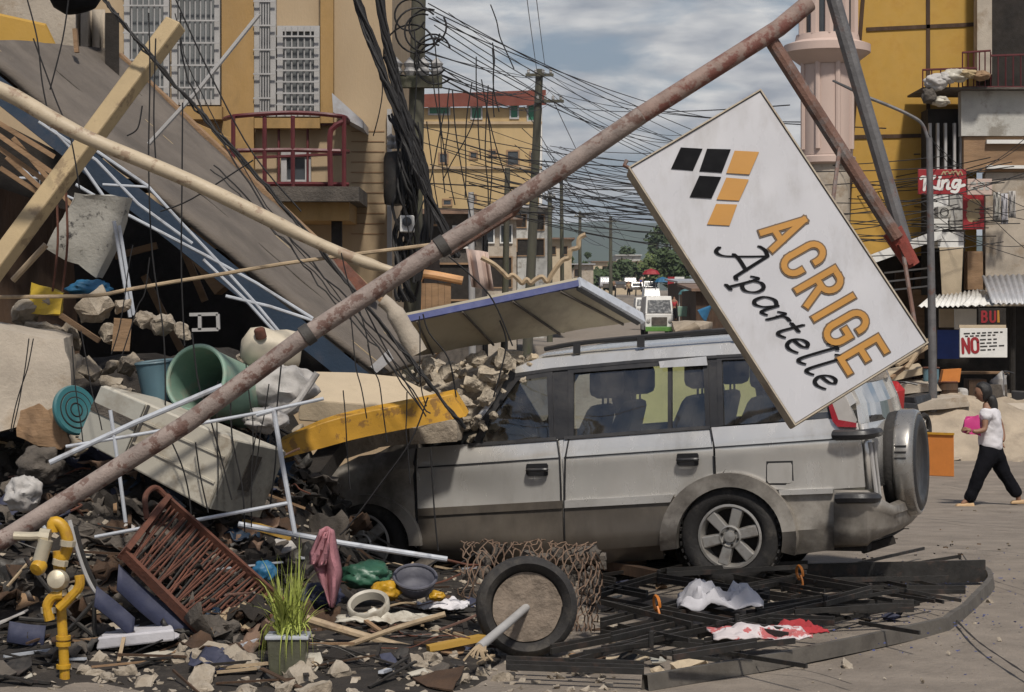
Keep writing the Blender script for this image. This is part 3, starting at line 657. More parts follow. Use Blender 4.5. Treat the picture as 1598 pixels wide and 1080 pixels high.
# slanted chancery lower case, x-height 0.45
SCRIPT = {
 'A': (0.72, [smooth2([(-0.16, 0.16), (-0.10, 0.02), (0.06, 0.10), (0.30, 0.56), (0.50, 1.0)]), [(0.50, 1.0), (0.56, 0.5), (0.62, 0.02), (0.70, 0.0)], smooth2([(0.12, 0.34), (0.3, 0.37), (0.60, 0.34)]), smooth2([(0.2, 0.98), (0.34, 1.04), (0.5, 1.0)])]),
 'p': (0.48, [smooth2([(0.02, 0.36), (0.12, 0.46), (0.12, 0.30), (0.02, -0.28)]), [(-0.06, -0.29), (0.10, -0.27)], smooth2([(0.10, 0.26), (0.24, 0.45), (0.38, 0.42), (0.40, 0.22), (0.28, 0.02), (0.16, 0.0), (0.08, 0.08)])]),
 'a': (0.46, [smooth2([(0.36, 0.42), (0.22, 0.46), (0.06, 0.30), (0.04, 0.06), (0.14, 0.0), (0.28, 0.16), (0.38, 0.44)]), smooth2([(0.38, 0.44), (0.34, 0.12), (0.36, 0.0), (0.46, 0.06)])]),
 'r': (0.32, [smooth2([(0.02, 0.36), (0.12, 0.46), (0.12, 0.28), (0.07, 0.0)]), smooth2([(0.10, 0.26), (0.20, 0.42), (0.32, 0.44)])]),
 't': (0.30, [smooth2([(0.18, 0.66), (0.13, 0.36), (0.09, 0.08), (0.14, 0.0), (0.26, 0.08)]), [(0.02, 0.44), (0.28, 0.46)]]),
 'e': (0.40, [smooth2([(0.06, 0.22), (0.26, 0.28), (0.34, 0.38), (0.26, 0.46), (0.12, 0.38), (0.05, 0.18), (0.10, 0.02), (0.22, 0.0), (0.36, 0.10)])]),
 'l': (0.26, [smooth2([(0.05, 0.86), (0.16, 0.98), (0.26, 0.96)], 4) , smooth2([(0.20, 0.98), (0.14, 0.6), (0.08, 0.1), (0.13, 0.0), (0.24, 0.08)])]),
}
def script_word(word, h, gap=0.02):
    out = []; x = 0
    for ch in word:
        adv, polys = SCRIPT[ch]
        for p in polys: out.append([((x + a + b * 0.18) * h, b * h) for a, b in p])
        x += adv + gap
    return out, x * h

# ---- right hand shop house with balcony, signs and awning
def right_shop():
    Y = 36.0; g = gz(Y); t = thing('shop_house', 'cluttered grey shop house with balcony and red signs at the right edge', 'building', (P(1530, 490, Y).x, Y, g))
    part_box('upper_wall', K['dirty_white'], t, [(1500, 139, 1680, 212)], Y, .25)
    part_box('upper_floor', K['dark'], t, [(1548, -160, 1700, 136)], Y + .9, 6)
    part_box('grey_pillar', K['plaster_grey'], t, [(1525, -160, 1548, 116)], Y + .7, .28)
    part_box('middle_wall', K['wood'], t, [(1504, 213, 1680, 268)], Y + .05, .25, label='stained brown wall band')
    part_box('middle_wall', K['plaster_grey'], t, [(1538, 269, 1680, 478)], Y + .1, .25)
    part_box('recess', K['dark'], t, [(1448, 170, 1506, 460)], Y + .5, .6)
    part_box('white_ledge', K['white'], t, [(1540, 218, 1680, 224), (1540, 258, 1680, 263)], Y - .04, .085)
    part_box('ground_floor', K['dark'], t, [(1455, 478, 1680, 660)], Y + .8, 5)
    part_box('floor_slab', K['concrete_dark'], t, [(1440, 136, 1680, 139)], Y - .3, 1.4)
    for x in (1450, 1462, 1474, 1488, 1498):
        part_box('shutter_post', K['grille'], t, [(x, 192, x + 4, 300)], Y + .2, .1)
    part_box('wall_panel', K['white'], t, [(1455, 304, 1480, 358)], Y + .1, .06)
    part_box('wall_panel', K['dirty_white'], t, [(1482, 304, 1502, 358)], Y + .1, .06)
    part_box('tall_planter', K['white'], t, [(1464, 362, 1504, 386)], Y - .3, .5)
    p = MB(); p.hexa([P(1470, 460, Y - .2), P(1500, 460, Y - .2), P(1500, 460, Y + .1), P(1470, 460, Y + .1), P(1466, 386, Y - .3), P(1503, 386, Y - .3), P(1503, 386, Y + .1), P(1466, 386, Y + .1)]); p.build('tapered_column', K['plaster'], t)
    part_box('orange_panel', K['wood'], t, [(1510, 392, 1534, 452)], Y, .3)
    r = MB(); q = lambda x, y, d=0.0: P(x, y, Y - .25 + d)
    for (x0, y0, x1, y1, n) in ((1440, 106, 1524, 138, 7), (1502, 79, 1546, 136, 6), (1546, 84, 1640, 136, 9)):
        r.tube([q(x0, y0 + 3), q(x1, y0)], .02, 5); r.tube([q(x0, y1), q(x1, y1)], .02, 5)
        for k in range(n): r.tube([q(x0 + (x1 - x0) * k / (n - 1), y0 + 2), q(x0 + (x1 - x0) * k / (n - 1), y1)], .012, 4)
    r.build('balcony_railing', K['maroon'], t)
    # corrugated awning sheets
    def corr(pts, n, mt):
        a, b, c, d = pts; m = MB(); rows = []
        for j in range(3):
            row = []
            for i in range(n * 4 + 1):
                u = i / (n * 4); v = j / 2; p = a.lerp(b, u).lerp(d.lerp(c, u), v); p.z += .018 * math.sin(u * n * 2 * math.pi); row.append(p)
            rows.append(row)
        m.sheet(rows); return m.build('awning_sheet', mt, t, smooth=True, solid=.004)
    corr([P(1432, 479, Y - 1.7), P(1530, 478, Y - 1.8), P(1530, 452, Y - .1), P(1452, 462, Y - .1)], 12, K['white'])
    corr([P(1500, 478, Y - 1.9), P(1680, 470, Y - 1.9), P(1680, 445, Y - .1), P(1520, 455, Y - .1)], 14, K['white'])
    corr([P(1548, 474, Y - 2.0), P(1680, 474, Y - 2.0), P(1680, 425, Y - .3), P(1532, 431, Y - .3)], 16, K['tin'])
    for x in (1458, 1580): 
        m = MB(); a = P(x, 478, Y - 1.4); m.tube([a, (a.x, a.y, g)], .05, 8); m.build('awning_post', K['dark'], t)
    part_box('side_board', K['plaster'], t, [(1466, 482, 1492, 511)], Y - .02, .05)
    part_box('side_board', K['white'], t, [(1490, 482, 1524, 514)], Y - .6, .05)
    part_box('blue_board', K['blue'], t, [(1463, 515, 1497, 560)], Y - .5, .06)
right_shop()

def board(name, label, x0, y0, x1, y1, Y, mt, cat='sign', tilt=0):
    """flat board facing the street; returns thing, mapping u,v in metres from the lower left, width and height"""
    a = P(x0, y1, Y); b = P(x1, y0, Y); w = b.x - a.x; h = b.z - a.z
    t = thing(name, label, cat, (a.x + w / 2, Y, a.z)); m = MB(); m.box((a.x + w / 2, Y + .03, a.z + h / 2), (w, .06, h)); m.build('board', mt, t, bevel=.006)
    ux = Vector((math.cos(R(tilt)), 0, math.sin(R(tilt)))); uy = Vector((-math.sin(R(tilt)), 0, math.cos(R(tilt))))
    return t, on_plane(a, ux, uy), w, h
def add_letters(t, f, word, x, y, h, wd, mt, gap=None, wide=1.0):
    p, L_ = caps_word(word, h, gap if gap is not None else wd * 2.0, wide)
    m = MB(); strokes(m, f, [[(a + x, b + y) for a, b in q] for q in p], wd, .001, .006); m.build('lettering', mt, t)
def add_lines(t, f, rows, mt):
    """lines of small print too fine to read: rows of short word-long dashes"""
    m = MB()
    for x0, x1, y, hh in rows:
        x = x0
        while x < x1:
            w = random.uniform(.05, .13); e = min(x + w, x1)
            m.prism([f(x, y), f(e, y), f(e, y + hh), f(x, y + hh)], f(0, 0, .005) - f(0, 0, 0)); x = e + .03
    m.build('small_print', mt, t)
def right_signs():
    Y = 34.6
    t, f, w, h = board('shop_sign', 'red shop sign with white King lettering on the right hand shop house', 1433, 264, 1508, 303, Y, K['sign_red'], tilt=1.5)
    sc = [smooth2([(0, .62), (.06, .70), (.14, .66)], 3), [(.13, .68), (.09, .0)], smooth2([(.42, .72), (.28, .5), (.12, .36)], 4), smooth2([(.16, .4), (.28, .2), (.46, .06)], 4), [(.55, .48), (.50, .06), (.56, .02)], [(.57, .66), (.585, .68)],
          [(.66, .46), (.62, .02)], smooth2([(.64, .3), (.74, .46), (.82, .42), (.79, .06), (.86, .04)], 4), smooth2([(1.16, .44), (1.02, .46), (.95, .2), (1.02, .08), (1.14, .3)], 4), smooth2([(1.18, .46), (1.12, .0), (1.04, -.16), (.92, -.12)], 4), smooth2([(1.12, .1), (1.22, .16), (1.3, .2)], 3)]
    m = MB(); strokes(m, f, [[(.05 + a * .56, .07 + b * .31) for a, b in q] for q in sc], .05, .001, .006); m.build('lettering', K['white'], t)
    sm = [smooth2([(.40 + i * .07, .30 + (i % 2) * .05), (.44 + i * .07, .36), (.47 + i * .07, .30)], 3) for i in range(5)]
    m = MB(); strokes(m, f, [[(a, b + .01) for a, b in q] for q in sm], .022, .001, .006); m.build('small_lettering', K['cream'], t)
    t, f, w, h = board('shop_sign', 'pale pink faded panel right of the red King sign', 1510, 279, 1548, 304, Y + .6, K['pink']); add_lines(t, f, [(.05, w - .05, h * .62, .05), (.05, w - .05, h * .3, .05)], K['dirty_white'])
    t, f, w, h = board('food_poster', 'red poster with a pale yellow picture under the red King sign', 1503, 301, 1536, 358, Y + .9, K['sign_red'], 'poster')
    m = MB(); 
    for k in range(9): m.lathe(f(random.uniform(.1, w - .1), random.uniform(.2, h * .75), -.002), (0, -1, 0), [(.0, .008), (random.uniform(.05, .09), .004), (.09, 0)], 9)
    m.build('picture', K['cream'], t)
    t, f, w, h = board('notice_banner', 'white banner reading NO in red beside the blue board', 1498, 512, 1572, 558, Y - .9, K['white'], 'banner', tilt=2.5)
    add_letters(t, f, 'NO', .055, .075, .23, .045, K['sign_red'], gap=.05, wide=.95)
    add_lines(t, f, [(.08, w - .06, h * .78, .022), (.1, w - .18, h * .69, .022), (.34, w - .16, h * .55, .022), (.34, w - .16, h * .43, .022), (.34, w - .04, h * .32, .022), (.34, w - .2, h * .2, .022)], K['bars'])
    m = MB(); bbox(m, 1497, 507, 1570, 512, Y - .9, .06); m.build('heading_strip', K['plaster'], t)
    t, f, w, h = board('shop_sign', 'black panel with red BU lettering under the tin awning', 1527, 481, 1570, 507, Y - .7, K['dark'])
    add_letters(t, f, 'BU', .06, .05, .17, .035, K['sign_red'], gap=.06); m = MB(); m.prism([f(.31, .04), f(.35, .04), f(.34, .24), f(.31, .24)], (0, -.006, 0)); m.build('stripe', K['orange'], t)
right_signs()

# ---- trees: tapered trunk with limbs, crown of many small leaf clumps
def tree(x, ybase_Y, ytop, wpx, label, lm, seed, n=520, cl=0.42, name='leafy_tree', trunk_frac=.35):
    rnd = random.Random(seed); Y = ybase_Y; g = gz(Y); X = P(x, 0, Y).x; top = P(0, ytop, Y).z; Hh = top - g; W = wpx * Y / F
    t = thing(name, label, 'tree', (X, Y, g), group='trees at the end of the street')
    m = MB(); m.tube([(X, Y, g), (X + .1, Y, g + Hh * .3), (X, Y, g + Hh * .7)], [.05 * Hh * .5, .03 * Hh * .5, .012 * Hh * .5], 7)
    cen = []
    for k in range(9):
        a = rnd.uniform(0, 6.28); rr = rnd.uniform(.15, .42) * W; zz = g + Hh * rnd.uniform(trunk_frac, .9)
        c = Vector((X + math.cos(a) * rr, Y + math.sin(a) * rr, zz)); cen.append((c, rnd.uniform(.14, .26) * max(W, Hh * .5)))
        m.tube([(X, Y, g + Hh * rnd.uniform(.25, .5)), c], [.012 * Hh, .004 * Hh], 5)
    m.build('trunk', K['bark'], t)
    m = MB()
    for i in range(n):
        c, r = cen[i % len(cen)]
        v = Vector((rnd.gauss(0, 1), rnd.gauss(0, 1), rnd.gauss(0, .8))); v = c + v.normalized() * r * rnd.random() ** .45
        s = cl * rnd.uniform(.6, 1.4); a = Vector((rnd.uniform(-1, 1), rnd.uniform(-1, 1), rnd.uniform(-.6, .6))).normalized() * s; b = a.orthogonal().normalized() * s * .6
        m.face([v - a, v - b * .9 + a * .1, v + a, v + b])
    m.build('crown', lm, t)
for i, (x, Y, yt, w, l, lm) in enumerate((
    (905, 330, 418, 42, 'dark green tree left of the far street end', 'leaf'), (930, 360, 414, 46, 'rounded green tree above the far parked vehicles', 'leaf'),
    (960, 390, 404, 50, 'broad green tree behind the far tin roofs', 'leaf'), (992, 400, 408, 44, 'dark tree left of the red roofed stall', 'leaf'),
    (1020, 300, 396, 56, 'bright green tree behind the red roofed stall', 'leaf2'), (1045, 290, 388, 56, 'bushy tree at the edge of the hanging sign', 'leaf'),
    (1022, 480, 352, 26, 'tall dark tree rising beside the hanging sign edge', 'leaf'), (1046, 430, 338, 34, 'tallest dark tree half hidden by the hanging sign', 'leaf'),
    (880, 300, 392, 30, 'dark tree behind the cream shop house', 'leaf'), (918, 520, 392, 26, 'slim dark tree against the blue hills', 'leaf'), (978, 560, 384, 16, 'thin conical tree against the blue hills', 'leaf'),
    (1080, 260, 402, 60, 'tree hidden mostly behind the hanging sign', 'leaf'))):
    tree(x, Y, yt, w, l, K[lm], i + 1, n=700, cl=.55 if Y > 350 else .42)
# ================================================================ the crushed silver wagon
TH = R(20); CU = Vector((-math.cos(TH), math.sin(TH), 0)); CN = Vector((-math.sin(TH), -math.cos(TH), 0)); CIN = -CN
CYR = 13.6; CO = P(1138, 838, CYR)                   # rear hub on the near side plane
CW = 1.69
def CPx(px, py, inset=0.0):
    d = Vector(((px - CX) / F, 1, -(py - HZ) / F)); o = Vector((0, 0, CAMH))
    k = ((CO - CN * inset) - o).dot(CN) / d.dot(CN); return o + d * k
def belt(px): return 690 - (px - 720) * 0.0673
def body_inset(px, py):
    d = py - belt(px); w = .007 * noise.noise(Vector((px / 70, py / 45, 1.3))) + (.03 * math.exp(-((px - 735) / 45) ** 2 - ((py - 770) / 30) ** 2))
    return w + _inset(px, py, d)
def _inset(px, py, d):
    if d < 0: return 0.055 + 0.15 * (-d / 110.0) ** 1.25
    if d < 36: return 0.055 * (1 - d / 36.0) ** 1.3
    if d < 42: return 0.0
    sill = 865 - (px - 690) * 0.012; k = (d - 42) / max(1, sill - belt(px) - 42)
    return 0.022 * math.sin(min(1, max(0, k)) * math.pi) + (0.07 * ((k - .8) / .2) ** 2 if k > .8 else 0)
def bez(a, c, b, n=8): return [((1 - t) ** 2 * a[0] + 2 * t * (1 - t) * c[0] + t * t * b[0], (1 - t) ** 2 * a[1] + 2 * t * (1 - t) * c[1] + t * t * b[1]) for t in [i / n for i in range(n + 1)]]
def ell(cx, cy, rx, ry, a0, a1, n=16): return [(cx + rx * math.cos(R(a0 + (a1 - a0) * i / n)), cy - ry * math.sin(R(a0 + (a1 - a0) * i / n))) for i in range(n + 1)]
def car_panel(name, poly, mt, parent, extra=0.0, th=.018, fn=body_inset, far=True, step=9, label=None, smooth=True):
    """panel outlined in the side view of the car, curved to the body, and its twin on the far side"""
    res = []
    for side in (0, 1):
        if side and not far: break
        m = MB(); b = m.bm; vs = [b.verts.new((p[0], p[1], 0)) for p in poly]; f = b.faces.new(vs)
        bmesh.ops.triangulate(b, faces=[f]) if len(poly) > 60 else None
        xs = [p[0] for p in poly]; ys = [p[1] for p in poly]
        for ax, lo, hi, st in ((0, min(xs), max(xs), step * 2.5), (1, min(ys), max(ys), step)):
            v = lo + st
            while v < hi - 1:
                g = b.verts[:] + b.edges[:] + b.faces[:]
                co = (v, 0, 0) if ax == 0 else (0, v, 0); no = (1, 0, 0) if ax == 0 else (0, 1, 0)
                if ax == 1:                                            # follow the slope of the belt line
                    co = (720, v, 0); no = Vector((0.0673, 1, 0)).normalized()
                bmesh.ops.bisect_plane(b, geom=g, plane_co=co, plane_no=no); v += st
        for v in b.verts:
            i = fn(v.co.x, v.co.y) - extra; p = CPx(v.co.x, v.co.y, i)
            if side: p = p + CIN * (CW - 2 * i)
            v.co = p
        if th:
            r = bmesh.ops.extrude_face_region(b, geom=b.faces[:]); d = (CIN if not side else CN) * th
            for e in r['geom']:
                if isinstance(e, bmesh.types.BMVert): e.co += d
        res.append(m.build(name, mt, parent, smooth=smooth, ang=30, label=label))
    return res
def build_car():
    base = CO + CIN * CW / 2; base.z = 0
    car = thing('crushed_wagon', 'dusty silver station wagon crushed under rubble at the front', 'car', base)
    S = K['silver']; L = K['silver_low']; B = K['trim_black']
    W = car_panel
    crease = lambda x: 730 - (x - 650) * 0.0681
    # --- doors: each a whole panel, lower taupe cladding, bright strip, window frame and glass as sub-parts
    stripe = lambda x: 797 - (x - 650) * 0.056
    fd = W('front_door', [(651, 699), (760, 691), (870, 684)] + [(874, 715), (876, 760), (877, stripe(877))] + [(652, stripe(652)), (650, 740)], S, car)
    for k, d in enumerate(fd):
        pass
    def sub(parents, name, poly, mt, **kw):
        fs = W(name, poly, mt, parents[0], far=False, **kw)
        return fs
    def both(parents, name, poly, mt, **kw):
        # near and far twins hung on their own doors
        q = W(name, poly, mt, parents[0], **kw)
        if len(q) > 1:
            o = q[1]; mw = WM(o); o.parent = parents[1]; o.data.transform(WM(parents[1]).inverted() @ mw)
        return q
    both(fd, 'cladding', [(652, stripe(652) + 1), (877, stripe(877) + 1), (879, 862), (760, 862), (655, 857)], L, extra=.008)
    both(fd, 'trim_strip', [(652, stripe(652) - 3), (877, stripe(877) - 3), (877, stripe(877) + 9), (652, stripe(652) + 9)], L, extra=.022)
    both(fd, 'crease_line', [(652, crease(652) - 1.2), (874, crease(874) - 1.2), (874, crease(874) + 1.2), (652, crease(652) + 1.2)], B, extra=.0035, th=.004)
    both(fd, 'window_frame', [(742, 690), (752, 655), (803, 586), (862, 578), (864, 684), (742, 694)][:5] + [(857, 683), (853, 588), (808, 594), (762, 656), (750, 690)], B, extra=.008)
    both(fd, 'window', [(748, 692), (760, 655), (806, 592), (855, 586), (858, 684)], K['carglass'], extra=-.012, th=0)
    rd = W('rear_door', [(880, 683), (1000, 676), (1106, 668), (1112, 690), (1115, 752)] + bez((1115, 752), (1108, 762), (1085, 774), 5)[1:] + [(1062, stripe(1062) + 1)] + [(881, stripe(881)), (881, 760), (878, 715)], S, car)
    both(rd, 'cladding', [(881, stripe(881) + 1), (1058, stripe(1058) + 1), (1043, 795), (1034, 820), (1030, 851), (883, 862)], L, extra=.008)
    both(rd, 'trim_strip', [(881, stripe(881) - 3), (1052, stripe(1052) - 3), (1046, stripe(1046) + 9), (881, stripe(881) + 9)], K['trim_bright'], extra=.024)
    both(rd, 'crease_line', [(880, crease(880) - 1.2), (1112, crease(1112) - 1.2), (1112, crease(1112) + 1.2), (880, crease(880) + 1.2)], B, extra=.0035, th=.004)
    both(rd, 'window_frame', [(887, 683), (886, 574), (1104, 556), (1108, 667), (1101, 668), (1097, 566), (895, 582), (895, 683)], B, extra=.008)
    both(rd, 'window', [(893, 683), (893, 580), (1099, 564), (1103, 668)], K['carglass'], extra=-.012, th=0)
    both(rd, 'window_divider', [(1042, 672), (1042, 569), (1048, 568), (1048, 671)], B, extra=.0, th=.03)
    both(rd, 'window_base', [(880, 681), (1108, 664), (1108, 669), (880, 686)], B, extra=.012)
    both(fd, 'window_base', [(730, 692), (868, 682), (868, 687), (730, 697)], B, extra=.012)
    # --- body parts
    W('fender', [(648, 699), (646, 740), (649, 855), (638, 840)] + ell(574, 848, 66, 70, 12, 110, 14) + [(520, 770), (516, 735), (560, 712)], K['silver_dirty'], car, fn=lambda x, y: body_inset(x, y) + .06 * sst(650, 540, x) * 0 + (.05 * noise.fractal(Vector((x / 45, y / 38, 4)), 1, 2, 3) if x < 640 else 0))
    W('wheel_arch', ell(572, 852, 84, 80, 0, 135, 18) + ell(572, 852, 66, 66, 135, 0, 18), K['silver_dirty'], car, extra=.05, th=.07)
    W('b_pillar', [(864, 686), (862, 574), (889, 571), (889, 683)], B, car)
    W('b_post', [(872, 684), (879, 684), (880, 862), (877, 862), (875, 715)], S, car, extra=-.012)
    W('c_pillar', [(1106, 668), (1101, 555), (1122, 553), (1125, 664)], B, car)
    W('quarter_glass', [(1124, 664), (1121, 558), (1240, 552), (1290, 600), (1296, 652)], K['carglass'], car, extra=-.012, th=0)
    W('quarter_frame', [(1121, 665), (1118, 554), (1246, 548), (1294, 596), (1300, 653), (1293, 653), (1286, 601), (1240, 557), (1126, 562), (1129, 664)], B, car, extra=.006)
    W('d_pillar', [(1246, 546), (1302, 556), (1322, 600), (1336, 628), (1300, 652), (1292, 598)], S, car)
    W('quarter_panel', [(1110, 667), (1200, 661), (1302, 652), (1338, 660), (1345, 700), (1350, 760), (1290, 764), (1215, 764)] + ell(1136, 838, 88, 88, 58, 105, 12) + [(1118, 755), (1116, 700)], S, car)
    W('quarter_lower', [(1217, 766), (1301, 764), (1301, 858), (1238, 866), (1228, 830)], K['silver_dirty'], car, extra=-.01)
    W('crease_line', [(1114, crease(1114) - 1.2), (1345, crease(1345) - 1.2), (1345, crease(1345) + 1.2), (1114, crease(1114) + 1.2)], B, car, extra=.0035, th=.004)
    W('wheel_arch', ell(1136, 842, 107, 104, -14, 190, 26) + ell(1138, 842, 83, 82, 190, -14, 26), K['silver_dirty'], car, extra=.055, th=.08)
    W('arch_liner', ell(1138, 842, 86, 86, 0, 360, 26), K['dark'], car, extra=-.30, th=.02, fn=lambda x, y: 0)
    W('arch_liner', ell(573, 850, 72, 72, 0, 360, 22), K['dark'], car, extra=-.30, th=.02, fn=lambda x, y: 0)
    W('sill', [(655, 857), (880, 862), (1034, 850), (1036, 872), (880, 884), (655, 878)], L, car, extra=-.03)
    W('fuel_lid', [(1199, 723), (1234, 722), (1236, 726), (1236, 751), (1233, 754), (1200, 754), (1197, 750), (1197, 726)], S, car, extra=.006, th=.012, far=False)
    W('fuel_lid_gap', [(1196, 720), (1237, 719), (1239, 757), (1195, 757)], B, car, extra=.0015, th=.008, far=False)
    W('roof_rim', [(742, 652), (800, 575), (838, 560), (1000, 547), (1150, 535), (1250, 533), (1304, 553), (1304, 559), (1246, 549), (1150, 553), (1000, 562), (862, 575), (803, 584), (750, 655)], S, car, extra=.004)
    W('drip_rail', [(800, 583), (862, 574), (1000, 561), (1246, 547), (1246, 551), (1000, 566), (862, 579), (804, 588)], B, car, extra=.012, th=.02)
    W('window_visor', [(1028, 564), (1102, 556), (1104, 570), (1030, 574)], S, car, extra=.03, th=.006, far=False)
    def seam(parent, line, w=1.3):
        L_ = [(x - w, y) for x, y in line]; R_ = [(x + w, y) for x, y in line][::-1]; W('door_seam', L_ + R_, B, parent, extra=.0045, th=.006, far=False, step=40)
    seam(fd[0], [(650, 700), (646, 722), (646, 745), (650, 800), (653, 858)]); seam(fd[0], [(869, 686), (873, 715), (875, 760), (877, 862)])
    seam(rd[0], [(888, 683), (882, 715), (881, 760), (881, 862)]); seam(rd[0], [(1108, 668), (1112, 692), (1115, 752)])
    # --- door handles
    for x, y in ((838, 733), (1073, 717)):
        h = W('door_handle', [(x - 16, y - 9), (x + 15, y - 10), (x + 17, y - 7), (x + 17, y + 8), (x + 14, y + 10), (x - 14, y + 10), (x - 17, y + 7), (x - 17, y - 6)], B, car, extra=.006, th=.012, far=False)[0]
        m = MB(); a = CPx(x - 13, y + 1, -.04); b = CPx(x + 13, y, -.04); m.tube(curve_pts([CPx(x - 14, y + 1, -.006), a, b, CPx(x + 14, y, -.006)], 4), .013, 8); m.build('grip', B, h, smooth=True)
    # --- roof skin: between the two roof rims
    edge = [(800, 576), (838, 561), (920, 553), (1000, 547), (1080, 541), (1150, 536), (1250, 534), (1304, 554)]
    rows = []
    for px, py in edge:
        i = body_inset(px, py); a = CPx(px, py, i); b = a + CIN * (CW - 2 * i); row = []
        for k in range(13):
            t = k / 12; p = a.lerp(b, t); p.z += .075 * math.sin(t * math.pi) ** .6 - .004; row.append(p)
        rows.append(row)
    m = MB(); m.sheet(rows); m.build('roof', S, car, smooth=True, solid=.02)
    # --- roof rails with feet
    for sd in (0, 1):
        m = MB(); pts = []
        for px, py in ((850, 545), (900, 536), (1000, 526), (1150, 514), (1240, 512), (1270, 530)):
            q = CPx(px, py, .24); pts.append(q + CIN * (CW - .48) if sd else q)
        m.tube(curve_pts(pts, 5), .017, 7)
        for p in (pts[1], pts[2], pts[3], pts[4]): m.box(p + Vector((0, 0, -.035)), (.05, .05, .07))
        m.build('roof_rail', B, car, smooth=True)
    # --- floor pan, inner side walls below the belt so nothing shows through
    def CL(s, w, z): return CO + CU * s + CIN * w + Vector((0, 0, z - CO.z))
    m = MB(); m.hexa([CL(-.9, .1, .3), CL(-.9, 1.59, .3), CL(2.6, 1.59, .22), CL(2.6, .1, .22), CL(-.9, .1, .48), CL(-.9, 1.59, .48), CL(2.6, 1.59, .40), CL(2.6, .1, .40)]); m.build('floor_pan', K['dark'], car)
    m = MB(); m.hexa([CL(2.3, .12, .25), CL(2.3, 1.57, .25), CL(3.3, 1.5, .2), CL(3.3, .2, .2), CL(2.3, .12, .98), CL(2.3, 1.57, .98), CL(3.3, 1.5, .62), CL(3.3, .2, .62)]); m.rough(4, .05, 3.0, 2.0); m.build('crushed_hood', K['silver_dirty'], car, smooth=True, ang=25)
    m = MB(); 
    a = CPx(742, 690, .08); b = CPx(800, 580, .18); wdt = CIN
    m.sheet([[a, a + wdt * (CW - .16)], [b, b + wdt * (CW - .36)]]); m.build('windscreen', K['carglass'], car)
    for o0, o1 in ((0, 0), (CW - .18, CW - .38)):
        m = MB(); m.beam(CPx(744, 690, .09) + CIN * o0, CPx(801, 580, .19) + CIN * o1, .05, .05); m.build('a_pillar', B, car)
    m = MB(); m.hexa([CL(1.75, .15, .85), CL(1.75, 1.54, .85), CL(2.2, 1.54, .8), CL(2.2, .15, .8), CL(1.8, .15, 1.08), CL(1.8, 1.54, 1.08), CL(2.2, 1.54, 1.0), CL(2.2, .15, 1.0)]); m.build('dashboard', K['seat_dark'], car, bevel=.04)
    m = MB(); m.ring(CL(1.62, .42, 1.12), CU * .8 + Vector((0, 0, -.5)), .17, .016, 20, 6); m.tube([CL(1.62, .42, 1.12), CL(1.85, .42, .95)], .02, 6); m.build('steering_wheel', B, car, smooth=True)
    # --- seats
    def seat(s, w, z0, mt, hr=True, top=1.28):
        o = MB(); o.hexa([CL(s, w - .24, z0 + .35), CL(s, w + .24, z0 + .35), CL(s + .5, w + .24, z0 + .38), CL(s + .5, w - .24, z0 + .38), CL(s, w - .24, z0 + .52), CL(s, w + .24, z0 + .52), CL(s + .5, w + .24, z0 + .54), CL(s + .5, w - .24, z0 + .54)])
        o.hexa([CL(s - .14, w - .23, z0 + .45), CL(s - .14, w + .23, z0 + .45), CL(s + .06, w + .23, z0 + .45), CL(s + .06, w - .23, z0 + .45), CL(s - .26, w - .19, top), CL(s - .26, w + .19, top), CL(s - .15, w + .19, top), CL(s - .15, w - .19, top)])
        so = o.build('seat', mt, car, bevel=.05)
        if hr:
            h = MB(); h.box(CL(s - .23, w, top + .15), (.30, .13, .22), rot(0, 0, math.degrees(TH) * -1 + 70)); h.build('headrest', mt, so, bevel=.055)
            q = MB(); q.tube([CL(s - .22, w - .06, top - .02), CL(s - .22, w - .06, top + .08)], .008, 5); q.tube([CL(s - .22, w + .06, top - .02), CL(s - .22, w + .06, top + .08)], .008, 5); q.build('headrest_stem', B, so)
    for w in (.45, 1.24): seat(1.22, w, .3, K['seat_dark'], top=1.22)
    for w in (.38, 1.30): seat(.52, w, .34, K['seat'], top=1.30)
    seat(.06, .36, .34, K['seat'], top=1.30); seat(.06, 1.3, .34, K['seat'], top=1.30)
    # --- tailgate, rear glass, lamps, bumper
    cl = [(1304, 556), (1322, 600), (1336, 632), (1340, 662), (1347, 705), (1350, 764)]
    A = [CPx(x, y, .10 if y < 650 else .06) for x, y in cl]
    def rear(i, t, out=0.0):
        w = CW - (.20 if i < 3 else .12); p = A[i] + CIN * w * t; return p - CU * (.05 * math.sin(t * math.pi) + out)
    m = MB(); m.sheet([[rear(i, k / 10) for k in range(11)] for i in (3, 4, 5)]); tg = m.build('tailgate', S, car, smooth=True, solid=.03)
    m = MB(); m.sheet([[rear(i, k / 10, .004) for k in range(1, 10)] for i in (1, 2, 3)]); m.build('rear_window', K['carglass'], tg)
    m = MB(); m.sheet([[rear(i, k / 10) for k in range(11)] for i in (0, 1)]); m.build('tailgate_top', S, tg, smooth=True, solid=.03)
    for t0, t1 in ((0, .1), (.9, 1.0)):
        m = MB(); m.sheet([[rear(i, t0), rear(i, t1)] for i in (1, 2, 3)]); m.build('d_pillar_rear', S, car, solid=.03)
    m = MB(); m.sheet([[rear(i, k / 6 * .86 + .07, .012) for k in range(7)] for i in (3, 4, 5)]); m.build('tailgate_dark_sheet', B, tg)  # flat black sheet standing in for the dark gap beside the spare
    lens = W('tail_lamp', [(1293, 631), (1318, 616), (1336, 657), (1334, 664), (1308, 663), (1301, 656)], K['lampglass'], car, extra=.02, th=.05)[0]
    W('lamp_edge', [(1292, 630), (1298, 628), (1308, 655), (1336, 660), (1336, 667), (1307, 666), (1299, 657)], K['lampred'], lens, extra=.03, th=.03, far=False)
